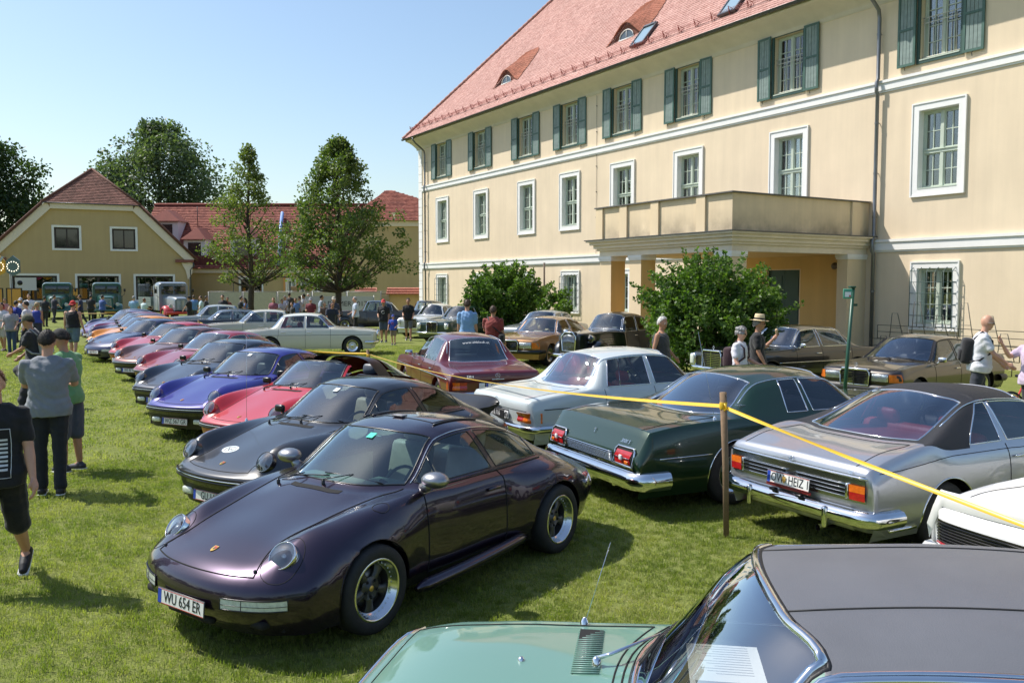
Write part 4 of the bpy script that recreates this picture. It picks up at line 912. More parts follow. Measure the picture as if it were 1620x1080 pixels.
    for sg in (1, -1):
        a = MB(); q = T(sg * .46, .40, .12); a.rbox(q.x, q.y, .38, .06, .05, .19, .022); a.build('overrider', CHROME, c)
        a = MB(); a.rbox(T(sg * .16, .42, .10).x, sg * .16, .495, .05, .07, .03, .01); a.build('plate_lamp', TRIM, c)
    a = MB(); G = [[L.end(y, z, -1, .03) for z in (.27, .33, .39)] for y in np.linspace(-.62, .62, 10)]; a.grid(G); a.build('rear_apron', pm, c)
    a = MB(); a.lathe([(.028, 0), (.03, .2), (.024, .2), (.02, .05)], 12, M=Matrix.Translation((-2.30, -.35, .25)) @ Matrix.Rotation(PI / 2, 4, 'Y')); a.build('exhaust_pipe', ALU, c)
    return c
def white_coupe():
    p = dict(L=4.90, W=1.88, zb=.90, zh0=.80, zh1=.90, zt0=.93, zt1=.84, zr=1.27, yr=.56, yb=.74, xc=.55, xh=-.1, xB=-.65, xC=-.85, xr=-1.6, xD=-1.15, bc=.2, br=.16, xf=1.44, xrw=-1.30, zq=.42, pr=.10, shoulder=.06, crown=.04)
    pm = paint('white', (.74, .74, .73), 0, .4)
    c, L = sedan('white coupe with a full width black slatted rear lamp panel and lip spoiler', 5.52, 6.22, 24, pm, p, name='white_coupe', coupe=True, wr=.33, handles=False)
    def T(y, z, off=.01): return L.end(y, z, -1, off)
    a = MB(); G = [[T(y, z, .012) for z in np.linspace(.57, .73, 4)] for y in np.linspace(-.80, .80, 25)]; a.grid(G); o = a.build('rear_lamp_panel', mat('smoked_lens', (.012, .01, .01), rough=.12, coat=1), c)
    for k in range(7):
        z = .585 + .021 * k; tube_part('lamp_slat', o, [T(y, z, .02) for y in np.linspace(-.79, .79, 25)], .006, mat('slat_dark', (.02, .018, .018), rough=.25))
    tube_part('red_strip', o, [T(y, .562, .016) for y in np.linspace(.15, .80, 12)], .010, REDL); tube_part('red_strip', o, [T(y, .562, .016) for y in np.linspace(-.80, -.15, 12)], .010, REDL)
    a = MB(); G = []
    for y in np.linspace(-.90, .90, 31):
        e = (abs(y) / .9); dz = -.26 * max(0, e - .88) ** 1.0 / .12 * (1 if e > .88 else 0); zc = L.top(-2.26, max(-.72, min(.72, y))).z; xo = .08 * e ** 3
        G.append([(-2.14 + xo * .3, y, zc - .0 + dz), (-2.30 + xo, y, zc + .055 + dz), (-2.415 + xo, y, zc + .095 + dz), (-2.43 + xo, y, zc + .085 + dz), (-2.40 + xo, y, zc - .03 + dz)])
    a.grid(G); a.build('lip_spoiler', pm, c)
    bumper(c, L, .45, .14, .06, pm, -1, hw=.94)
    t = text_mesh('TA', .07, GOLD, .002); q = T(.0, .65, .03); t.transform(frame_mat(q, (0, -1, 0), (.05, 0, 1))); link('panel_lettering', t, o)
    return c
def green_near_car():
    p = dict(L=4.45, W=1.74, zb=.90, zh0=.83, zh1=.905, zt0=.93, zt1=.86, zr=1.45, yr=.58, yb=.71, xc=1.13, xh=.66, xB=-.15, xC=-.72, xr=-1.40, xD=-.95, bc=.20, br=.16, xf=1.45, xrw=-1.25, dropC=.06, zq=.45, crown=.06, shoulder=.05, hc=.03, zn=.78)
    pm = paint('reseda_green', (.115, .235, .18), 0, .4)
    c, L = sedan('light green car with grey vinyl roof and a paper sheet behind its windscreen', 1.52, 2.76, 171, pm, p, name='vinyl_roof_saloon', coupe=True, roofm=VINYLG, glass=glass_mat('near_glass', (.86, .90, .90), 2.8, (.85, .92, 1.0)), seats=TAN_L, wr=.32, ds=.05, low=True, handles=True, mirror_side=())
    rim_line(L, 6.07, 6.95, -1.86, 1.86, .016, CHROME, c, 'windscreen_surround')
    tube_part('rubber_seal', c, [q + Vector((0, 0, -.004)) for q in L.iso(6.03, 6.985, -1.93, 1.93)], .010, BLACK, closed=True)
    for k in (1, -1):
        tube_part('roof_seam', c, [L.P(t, .95 * k) + Vector((0, 0, .002)) for t in np.linspace(7.0, 9.0, 24)], .0028, mat('vinyl_seam', (.03,) * 3, rough=.7))
        tube_part('drip_rail', c, [L.P(t, 2.06 * k) + Vector((0, .012 * k, .002)) for t in np.linspace(6.6, 9.2, 30)], .013, CHROME)
    # slatted cowl vent, washer jet
    for sg in (1, -1):
        o = MB(); q = L.top(1.275, .42 * sg); o.box(1.24, 1.34, sg * .42 - .22, sg * .42 + .22, q.z - .02, q.z + .0015); oo = o.build('cowl_vent', UNDER, c)
        for k in range(22):
            y = sg * .42 - .21 + k * .02; tube_part('vent_slat', oo, [L.top(1.235, y, .003), L.top(1.345, y, .003)], .0045, pm, n=4)
    a = MB(); a.lathe([(.014, -.01), (.013, .008), (.006, .014), (0, .015)], 12, M=Matrix.Translation(L.top(1.55, -.30))); a.build('washer_nozzle', CHROME, c)
    for y0, y1, py in ((-.60, -.16, -.28), (.02, .46, .36)):
        a = MB(); 
        A, B = L.P(6.12, (y0) / .355 * 1.0 if abs(y0) < .355 else math.copysign(1 + (abs(y0) - .355) / .355, y0)) + Vector((.0, 0, .018)), L.P(6.12, y1 / .355 if abs(y1) < .355 else 1.2) + Vector((.004, 0, .018))
        a.tube([A, A.lerp(B, .5) + Vector((.0, 0, .02)), B], .006, 5, mi=1)
        a.tube([A + Vector((0, 0, .012)), A.lerp(B, .5) + Vector((.0, 0, .034)), B + Vector((0, 0, .012))], .004, 5, mi=1)
        pv = L.top(1.25, py); a.lathe([(.020, -.01), (.018, .03), (.008, .04), (0, .042)], 12, M=Matrix.Translation(pv), mi=0)
        a.tube([pv + Vector((0, 0, .032)), pv + Vector((-.06, 0, .055)), A.lerp(B, .5) + Vector((.0, 0, .04))], [.010, .008, .004], 6, mi=0)
        a.build('wiper', [CHROME, BLACK], c)
    antenna(c, L.top(1.33, -.74), .36, (-.11, -.05))
    # dashboard sheet
    a = MB(); a.box(.62, .90, -.50, -.14, .925, .928, 0); a.box(.64, .88, -.17, -.145, .928, .9286, 1)
    for k in range(12): a.box(.66, .86 - .03 * (k % 3), -.48 + k * .022, -.476 + k * .022, .928, .9285, 1)
    a.build('paper_sheet', [mat('paper', (.8, .8, .78), rough=.7), mat('print_grey', (.25, .25, .27), rough=.7)], c)
    bumper(c, L, .45, .12, .06, CHROME, 1, hw=.87); tube_part('chrome_strip', c, [L.end(y, .80, 1, .01) for y in np.linspace(-.78, .78, 20)], .012, CHROME)
    a = MB(); xe = 2.20
    for k in range(6): a.tube([L.end(y, .56 + .035 * k, 1, .012) for y in np.linspace(-.45, .45, 10)], .006, 5)
    a.build('radiator_grille', CHROME, c)
    for sg in (1, -1):
        q = L.end(.60 * sg, .66, 1); lamp_round(c, q, (1, 0, 0), .085); tube_part('panel_gap', c, [L.P(5.9, j) for j in np.linspace(-2, 2, 20)], .005, SEAM) if sg > 0 else None
    return c
def fender(mb, xc, zc, rad, y0, y1, a0=-15, a1=180, tail=None, mi=0, sg=1):
    G = []; sec = [(0, -.05), (.06, .0), (.30, .045), (.6, .05), (.85, .02), (1.0, -.07), (1.0, -.14)]
    for a in np.linspace(R(a0), R(a1), 22):
        G.append([Vector((xc + (rad + d) * math.cos(a), sg * (y0 + (y1 - y0) * u), zc + (rad + d) * math.sin(a))) for u, d in sec])
    if tail:
        for t in np.linspace(.15, 1, 8):
            s_ = t * t * (3 - 2 * t); x = xc - (rad) - (tail[0]) * t; z = zc * (1 - s_) + tail[1] * s_ - .0
            G.append([Vector((x + d * (1 - t) * -1, sg * (y0 + (y1 - y0) * (u)), z + d * t)) for u, d in sec])
    mb.grid(G, mi=mi, flip=sg < 0)
def vintage(label, X, Y, ang, pm, fm, group='pre-war style saloons parked by the building', L_=4.3, zr=1.60, low=False, name='vintage_saloon', roofm=None):
    p = dict(L=L_, W=1.52, zb=1.05, zh0=1.02, zh1=1.08, zt0=1.02, zt1=.80, zr=zr, yr=.50, yb=.58, xc=.38, xh=.10, xB=-.45, xC=-1.12, xr=-1.62, xD=-1.15, bc=.08, br=.10, xf=1.42, xrw=-1.30, dropC=.10, crown=.06, shoulder=.10, tumble=.05, low=.34, zq=.55, zn=.98, pf=.02, pr=.10)
    K0 = keys_sedan
    def kk(q):
        K = K0(q); tp = [.45, .46, .48, .52, .66, .86]
        out = []
        for i, st in enumerate(K):
            s_ = tp[i] if i < len(tp) else 1
            out.append([(x if i > 2 else min(x + .10, q['L'] / 2 - .12), y * s_, z) for x, y, z in st])
        return out
    globals()['keys_sedan'] = kk
    try: c, L = sedan(label, X, Y, ang, pm, p, name=name, group=group, low=True, handles=True, wr=.36, mirror_side=(), roofm=None, ds=.12 if low else .09, cap=pm)
    finally: globals()['keys_sedan'] = K0
    for sg in (1, -1):
        a = MB(); fender(a, 1.42, .36, .42, .42, .80, a0=-5, a1=170, tail=(.55, .34), sg=sg); a.build('front_wing', fm, c)
        a = MB(); fender(a, -1.30, .36, .42, .60, .80, a0=10, a1=190, sg=sg); a.build('rear_wing', fm, c)
        a = MB(); a.rbox(.0, sg * .70, .33, 1.3, .22, .03, .012); a.build('running_board', BLACK, c)
        lamp_round(c, (1.72, sg * .50, .88), (1, 0, 0), .105); a = MB(); a.ell((1.64, sg * .50, .88), (.16, .112, .112), 16, 10); a.build('headlight_shell', fm, c)
    g = MB(); g.rbox(L_ / 2 - .14, 0, .80, .09, .50, .56, .06, 1)
    fr = [(-.22, .54), (.22, .54), (.25, .95), (.14, 1.07), (-.14, 1.07), (-.25, .95)]
    g.tube([Vector((L_ / 2 - .09, y, z)) for y, z in fr], .024, 6, closed=True)
    for k in range(-6, 7): g.tube([(L_ / 2 - .085, k * .033, .55), (L_ / 2 - .085, k * .033, 1.04 - abs(k) * .008)], .006, 4)
    g.build('radiator_grille', [CHROME, UNDER], c)
    s = MB(); M = frame_mat((L_ / 2 - .12, 0, 1.16), (0, 1, 0), (0, 0, 1)); star_mb(s, M, .04, .0035); s.build('bonnet_star', CHROME, c)
    for sg in (1, -1):
        for k in range(3): tube_part('bonnet_louvre', c, [L.side(x, .72 + k * .06, sg, .004) for x in np.linspace(.62, 1.25, 6)], .005, CHROME)
    for sg, x in ((1, L_ / 2 - .0), (-1, -L_ / 2 - .05)): 
        a = MB(); a.tube([(x - sg * .25, -.80, .42), (x - sg * .05, -.70, .42), (x + sg * .02, -.3, .42), (x + sg * .02, .3, .42), (x - sg * .05, .70, .42), (x - sg * .25, .80, .42)], .045, 8, flat=.5); a.build('bumper', CHROME, c)
    return c, L
def truck(label, X, Y, ang, pm, fm, bed=None, name='old_lorry', doorm=None):
    c = empty(name, (X, Y, 0), R(ang), label, 'lorry', 'old lorries parked before the gabled house')
    DK = mat('lorry_glass', (.012, .014, .016), rough=.06, spec=1.0)
    def sec(x, hw, z0, z1, r, n=5):   # rounded cross-section
        P = [(x, -hw, z0)]
        for t in np.linspace(0, PI / 2, n): P.append((x, -hw + r - r * math.cos(t), z1 - r + r * math.sin(t)))
        for t in np.linspace(PI / 2, 0, n): P.append((x, hw - r + r * math.cos(t), z1 - r + r * math.sin(t)))
        return P + [(x, hw, z0)]
    a = MB(); G = [sec(-1.15, .86, .75, 2.45, .25), sec(-1.12, .94, .75, 2.56, .26), sec(-.55, .97, .75, 2.64, .25), sec(.02, .96, .75, 2.62, .24), sec(.20, .93, .75, 2.55, .22)]; a.grid(G, flip=True); a.add(G[-1], [tuple(range(len(G[-1])))]); a.add(G[0], [tuple(range(len(G[0])))[::-1]]); a.build('cab', pm, c)
    a = MB(); G = [sec(.18, .74, .75, 1.74, .20), sec(.60, .62, .75, 1.72, .20), sec(1.2, .50, .75, 1.68, .20), sec(1.68, .42, .75, 1.62, .18), sec(1.80, .39, .78, 1.55, .16)]; a.grid(G, flip=True); a.add(G[-1], [tuple(range(len(G[-1])))]); a.build('bonnet', pm, c)
    for k, (y0, y1) in enumerate(((-.78, -.03), (.03, .78))): a = MB(); a.rbox(.215, (y0 + y1) / 2, 2.10, .03, y1 - y0, .54, .012); a.build('windscreen', DK, c)
    for sg in (1, -1):
        a = MB(); a.rbox(-.42, sg * .965, 1.50, .80, .03, 1.45, .012); d = a.build('door', doorm or pm, c); a = MB(); a.rbox(-.38, sg * .985, 2.10, .60, .02, .44, .008); a.build('side_window', DK, d); a = MB(); a.rbox(-.72, sg * .99, 1.62, .14, .03, .03, .01); a.build('door_handle', CHROME, d)
    g = MB(); xg = 1.80
    for k in range(8): z = .90 + k * .075; w_ = .33 - .004 * k; g.tube([(xg - .02, -w_, z), (xg + .02, 0, z), (xg - .02, w_, z)], .016, 5)
    g.build('radiator_grille', CHROME, c)
    for sg in (1, -1):
        a = MB(); fender(a, 1.15, .50, .56, .44, 1.02, a0=0, a1=175, tail=(.45, .55), sg=sg); a.build('front_wing', fm, c)
        lamp_round(c, (1.78, .66 * sg, 1.05), (1, 0, 0), .12); wheel(c, 1.15, .86 * sg, 'cap', .48, .24, fm); wheel(c, -2.6, .86 * sg, 'cap', .48, .30, fm)
        tube_part('mirror_arm', c, [(.3, sg * .95, 1.6), (.45, sg * 1.18, 1.75), (.45, sg * 1.18, 2.1)], .015, TRIM); a = MB(); a.rbox(.45, sg * 1.19, 2.05, .04, .14, .22, .02); a.build('wing_mirror', TRIM, c)
    a = MB(); a.rbox(1.98, 0, .62, .10, 2.0, .18, .04); a.build('front_bumper', fm, c)
    a = MB(); a.box(-4.2, 1.7, -.35, .35, .55, .75); a.build('chassis', UNDER, c)
    b = MB(); b.box(-4.3, -1.25, -1.08, 1.08, 1.02, 1.12); b.build('flatbed', bed or pm, c)
    for k, (x0, x1, y0, y1) in enumerate(((-4.3, -1.25, 1.04, 1.08), (-4.3, -1.25, -1.08, -1.04), (-1.29, -1.25, -1.03, 1.03), (-4.34, -4.31, -1.03, 1.03))):
        for q in range(3):
            a = MB(); a.box(x0, x1, y0, y1, 1.13 + q * .17, 1.28 + q * .17); a.build('side_board', bed or pm, c)
    return c
# ------------------------------------------------------------------ buildings
from mathutils.geometry import tessellate_polygon
def attr_mat(name, c0, c1, rough=.85, bump=.3, dirt=.25, dscale=.8):
    """colour between c0 and c1 by the per-tile attribute 'tone', with broad weathering"""
    m = mat(name, c0, rough=rough, bump=bump, bscale=40); t = m.node_tree; b = t.nodes['Principled BSDF']
    at = t.nodes.new('ShaderNodeAttribute'); at.attribute_name = 'tone'
    mx = t.nodes.new('ShaderNodeMix'); mx.data_type = 'RGBA'; mx.inputs[6].default_value = (*c0, 1); mx.inputs[7].default_value = (*c1, 1)
    t.links.new(at.outputs['Fac'], mx.inputs[0])
    tc = t.nodes.new('ShaderNodeTexCoord'); n = t.nodes.new('ShaderNodeTexNoise'); n.inputs['Scale'].default_value = dscale; n.inputs['Detail'].default_value = 6; n.inputs['Roughness'].default_value = .65
    t.links.new(tc.outputs['Object'], n.inputs['Vector'])
    mr = t.nodes.new('ShaderNodeMapRange'); mr.inputs[1].default_value = .3; mr.inputs[2].default_value = .72; mr.inputs[3].default_value = 1 - dirt; mr.inputs[4].default_value = 1 + dirt * .4
    t.links.new(n.outputs[0], mr.inputs[0]); sc = t.nodes.new('ShaderNodeVectorMath'); sc.operation = 'SCALE'
    t.links.new(mx.outputs[2], sc.inputs[0]); t.links.new(mr.outputs[0], sc.inputs['Scale']); t.links.new(sc.outputs[0], b.inputs['Base Color']); return m
def plaster(name, col, var=.05, stain=None):
    m = mat(name, col, rough=.9, bump=.25, bscale=30); t = m.node_tree; b = t.nodes['Principled BSDF']
    tc = t.nodes.new('ShaderNodeTexCoord')
    def noise_(scale, det, lo, hi, a, z, vec=None):
        n = t.nodes.new('ShaderNodeTexNoise'); n.inputs['Scale'].default_value = scale; n.inputs['Detail'].default_value = det; n.inputs['Roughness'].default_value = .62
        t.links.new(vec or tc.outputs['Object'], n.inputs['Vector']); r = t.nodes.new('ShaderNodeMapRange'); r.inputs[1].default_value = lo; r.inputs[2].default_value = hi; r.inputs[3].default_value = a; r.inputs[4].default_value = z
        t.links.new(n.outputs[0], r.inputs[0]); return r.outputs[0]
    mp = t.nodes.new('ShaderNodeMapping'); mp.inputs['Scale'].default_value = (2.2, 2.2, .16); t.links.new(tc.outputs['Object'], mp.inputs[0])
    a = noise_(.5, 6, .3, .7, 1 - var, 1 + var * .6); s_ = noise_(1.4, 4, .35, .75, 1.0, 1 - var * 1.3, mp.outputs[0])
    mm = t.nodes.new('ShaderNodeMath'); mm.operation = 'MULTIPLY'; t.links.new(a, mm.inputs[0]); t.links.new(s_, mm.inputs[1]); last = mm.outputs[0]
    if stain:   # soot creeping up from a ledge: between z0 and z1 of the object
        sp = t.nodes.new('ShaderNodeSeparateXYZ'); t.links.new(tc.outputs['Object'], sp.inputs[0]); r = t.nodes.new('ShaderNodeMapRange')
        r.inputs[1].default_value = stain[0]; r.inputs[2].default_value = stain[1]; r.inputs[3].default_value = stain[2]; r.inputs[4].default_value = 0
        t.links.new(sp.outputs[2], r.inputs[0]); n = noise_(1.1, 6, .35, .65, 0, 1.3); m2 = t.nodes.new('ShaderNodeMath'); m2.operation = 'MULTIPLY'; t.links.new(r.outputs[0], m2.inputs[0]); t.links.new(n, m2.inputs[1])
        m3 = t.nodes.new('ShaderNodeMath'); m3.operation = 'SUBTRACT'; m3.inputs[0].default_value = 1; t.links.new(m2.outputs[0], m3.inputs[1])
        m4 = t.nodes.new('ShaderNodeMath'); m4.operation = 'MULTIPLY'; t.links.new(last, m4.inputs[0]); t.links.new(m3.outputs[0], m4.inputs[1]); last = m4.outputs[0]
    sc = t.nodes.new('ShaderNodeVectorMath'); sc.operation = 'SCALE'; sc.inputs[0].default_value = col; t.links.new(last, sc.inputs['Scale']); t.links.new(sc.outputs[0], b.inputs['Base Color']); return m
def tiles(name, parent, M, quad_test, width, length, m, tw=.18, ex=.15, lift=.015, x0=0.0):
    nx, ny = int(width / tw), int(length / ex); ii, jj = np.meshgrid(np.arange(nx), np.arange(ny), indexing='ij'); ii, jj = ii.ravel(), jj.ravel()
    xa = x0 + (ii + .5 * (jj % 2)) * tw; ya = jj * ex; keep = quad_test(xa + tw / 2, ya + ex / 2); xa, ya = xa[keep], ya[keep]; n = len(xa)
    g = .004; lf = lift + rng.uniform(-.004, .006, n); tl = rng.uniform(-.003, .003, n)
    V = np.zeros((n, 6, 3)); 
    V[:, 0] = np.stack([xa + g, ya, lf + tl], 1); V[:, 1] = np.stack([xa + tw - g, ya, lf - tl], 1); V[:, 2] = np.stack([xa + tw - g, ya + ex + .01, np.full(n, .002)], 1); V[:, 3] = np.stack([xa + g, ya + ex + .01, np.full(n, .002)], 1)
    V[:, 4] = np.stack([xa + g, ya, np.full(n, -.01)], 1); V[:, 5] = np.stack([xa + tw - g, ya, np.full(n, -.01)], 1)
    Mx = np.array(M); P = V.reshape(-1, 3) @ Mx[:3, :3].T + Mx[:3, 3]
    b = (np.arange(n) * 6)[:, None]; F = np.concatenate([b + np.array([[0, 1, 2, 3]]), b + np.array([[4, 5, 1, 0]])], 0)
    me = np_mesh(name, P, F, m, smooth=False); at = me.attributes.new('tone', 'FLOAT', 'POINT'); tn = np.clip(rng.normal(.45, .28, n), 0, 1); at.data.foreach_set('value', np.repeat(tn, 6).astype(np.float32))
    o = link(name, me, parent); o['kind'] = 'stuff'; return o
def wall_holes(name, parent, outline, holes, m, M, depth=.28, rm=None):
    """planar wall in the (x, z) plane at y=0, outside towards -y, with reveals going in"""
    loops = [[Vector((x, z, 0)) for x, z in outline]] + [[Vector((x, z, 0)) for x, z in ((a, c), (b, c), (b, d), (a, d))] for a, b, c, d in holes]
    tri = tessellate_polygon(loops); flat = [v for l in loops for v in l]
    a = MB(); vs = [M @ Vector((v.x, 0, v.y)) for v in flat]
    fs = []
    for t in tri:
        p0, p1, p2 = (flat[i] for i in t); ccw = (p1 - p0).cross(p2 - p0).z > 0; fs.append(t if ccw else t[::-1])
    a.add(vs, fs, 0)
    for x0, x1, z0, z1 in holes:
        q = [(x0, z0), (x1, z0), (x1, z1), (x0, z1)]
        for k in range(4):
            (xa, za), (xb, zb_) = q[k], q[(k + 1) % 4]
            a.add([M @ Vector((xa, 0, za)), M @ Vector((xb, 0, zb_)), M @ Vector((xb, depth, zb_)), M @ Vector((xa, depth, za))], [(3, 2, 1, 0)], 0)
    return a.build(name, m, parent)
WHP = mat('white_render', (.80, .79, .77), rough=.8, bump=.2, bscale=30, var=.04, vscale=2)
WGLASS = None
def window_glass():
    m = mat('window_glass', (.015, .018, .02), rough=.04, spec=.9); return m
PANE = window_glass(); CURT = mat('curtain', (.42, .42, .38), rough=.95, var=.15, vscale=5)
SASH = mat('sash_grey_green', (.50, .56, .47), rough=.55, var=.05, vscale=3)
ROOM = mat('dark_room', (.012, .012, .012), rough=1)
def make_window(parent, w_, h, cols=2, rows=4, transom=True, surround=.20, grille=None, inner=.28, curtain=True, sash=SASH, sill=True, name='window', leaf=2, mull=.05, frm=.07, pane=None):
    """origin: bottom centre of the opening on the wall face; outside is -y"""
    root = empty(name, (0, 0, 0)); root.parent = parent
    if surround:
        a = MB(); s = surround; x = w_ / 2
        a.box(-x - s, -x, -.05, .02, -s, h + s); a.box(x, x + s, -.05, .02, -s, h + s); a.box(-x, x, -.05, .02, h, h + s); a.box(-x, x, -.05, .02, -s, 0)
        e = .045; a.box(-x - s - e, -x - s, -.075, .02, -s - e, h + s + e); a.box(x + s, x + s + e, -.075, .02, -s - e, h + s + e); a.box(-x - s, x + s, -.075, .02, h + s, h + s + e); a.box(-x - s, x + s, -.075, .02, -s - e, -s)
        a.box(-x, -x + .012, -.04, inner, 0, h); a.box(x - .012, x, -.04, inner, 0, h); a.box(-x + .012, x - .012, -.04, inner, h - .012, h)
        a.build('surround', WHP, root)
    f = MB(); y0, y1 = inner - .09, inner - .01; x = w_ / 2 - .012; t = frm
    f.box(-x, -x + t, y0, y1, 0, h - .012); f.box(x - t, x, y0, y1, 0, h - .012); f.box(-x + t, x - t, y0, y1, 0, t); f.box(-x + t, x - t, y0, y1, h - .012 - t, h - .012)
    f.box(-mull, mull, y0 - .02, y1, t, h - t)
    zt = h * .48
    if transom: f.box(-x + t, x - t, y0 - .03, y1, zt - .06, zt + .06); f.box(-x + t - .02, x - t + .02, y0 - .06, y0 - .03, zt + .03, zt + .055)
    f.build('frame', sash, root)
    if sill: a = MB(); a.box(-x, x, -.06, inner - .1, -.001, .035); a.build('sill', sash, root)
    zs = [(t, zt - .06), (zt + .06, h - t - .012)] if transom else [(t, h - t - .012)]
    for sg in (-1, 1):
        xa, xb = (-x + t, -mull) if sg < 0 else (mull, x - t)
        for za, zb_ in zs:
            b = MB(); e = .035; b.box(xa, xa + e, y0 + .015, y1 - .01, za, zb_); b.box(xb - e, xb, y0 + .015, y1 - .01, za, zb_); b.box(xa + e, xb - e, y0 + .015, y1 - .01, za, za + e); b.box(xa + e, xb - e, y0 + .015, y1 - .01, zb_ - e, zb_)
            rr = rows // (2 if transom else 1); 
            for k in range(1, cols): xm = xa + (xb - xa) * k / cols; b.box(xm - .013, xm + .013, y0 + .02, y1 - .015, za + e, zb_ - e)
            for k in range(1, rr): zm = za + (zb_ - za) * k / rr; b.box(xa + e, xb - e, y0 + .022, y1 - .017, zm - .013, zm + .013)
            b.build('casement', sash, root)
            for i in range(cols):
                for j in range(rr):
                    g = MB(); dx, dz = (xb - xa) / cols, (zb_ - za) / rr; yy = y1 - .03 + random.uniform(-.001, .001)
                    g.box(xa + i * dx + .01, xa + (i + 1) * dx - .01, yy, yy + .006, za + j * dz + .01, za + (j + 1) * dz - .01); g.build('pane', pane or GPANE, root)
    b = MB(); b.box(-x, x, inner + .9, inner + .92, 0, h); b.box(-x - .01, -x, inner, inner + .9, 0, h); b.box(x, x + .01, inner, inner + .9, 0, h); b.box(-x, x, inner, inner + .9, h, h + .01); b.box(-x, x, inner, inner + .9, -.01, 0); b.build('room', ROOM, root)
    if curtain:
        cu = MB()
        for sg in (-1, 1):
            G = [[Vector((sg * (x - .02 - u * .20 * x), inner + .10 + .025 * math.sin(u * 26), z)) for z in (0.02, h - .03)] for u in np.linspace(0, 1, 22)]; cu.grid(G)
        cu.build('curtain', CURT, root)
    if grille == 'balustrade':
        g = MB()
        zt_ = h * .62
        for z in (.10, zt_ - .16, zt_): g.tube([(-x, .10, z), (x, .10, z)], .016, 4)
        n = 8
        for k in range(n + 1): xx = -x + .05 + (2 * x - .1) * k / n; g.tube([(xx, .10, .02), (xx, .10, zt_)], .011, 4)
        g.build('iron_bars', mat('white_iron', (.62, .60, .52), rough=.5), root)
    if grille == 'basket':
        g = MB(); IR = mat('grille_iron', (.05, .09, .08), rough=.5)
        for k in range(6):
            xx = -x - .12 + (2 * x + .24) * k / 5; g.tube([(xx, 0, -.15), (xx, -.22, -.1), (xx, -.22, h * .95), (xx, 0, h + .05)], .012, 4)
        for z in np.linspace(-.1, h * .95, 6): g.tube([(-x - .12, 0, z), (-x - .12, -.22, z), (x + .12, -.22, z), (x + .12, 0, z)], .012, 4)
        g.build('iron_grille', IR, root)
    return root
GPANE = glass_mat('house_pane', (.80, .85, .84), 1.25)
def shutter_mesh(w_, h, parent, hinge_sg):
    o = empty('shutter'); o.parent = parent
    FR = mat('shutter_frame', (.055, .12, .095), rough=.5, var=.12, vscale=4, bump=.2); BD = mat('shutter_board', (.20, .26, .24), rough=.6, var=.18, vscale=6, bump=.25)
    f = MB(); t = .075
    f.box(0, t, -.045, 0, 0, h); f.box(w_ - t, w_, -.045, 0, 0, h)
    for z in (0, h * .5 - t / 2, h - t): f.box(t, w_ - t, -.045, 0, z, z + t)
    f.build('shutter_frame', FR, o)
    n = 4; bw = (w_ - 2 * t) / n
    for za, zb_ in ((t, h * .5 - t / 2), (h * .5 + t / 2, h - t)):
        for k in range(n):
            b = MB(); b.box(t + k * bw + .007, t + (k + 1) * bw - .007, -.030 + random.uniform(-.003, .003), -.008, za + .002, zb_ - .002); b.build('shutter_board', BD, o)
    h_ = MB(); h_.tube([(w_ * .5, -.05, -.02), (w_ * .5, -.09, -.05), (w_ * .5, -.06, -.14)], .01, 4); h_.build('shutter_catch', TRIM, o)
    return o
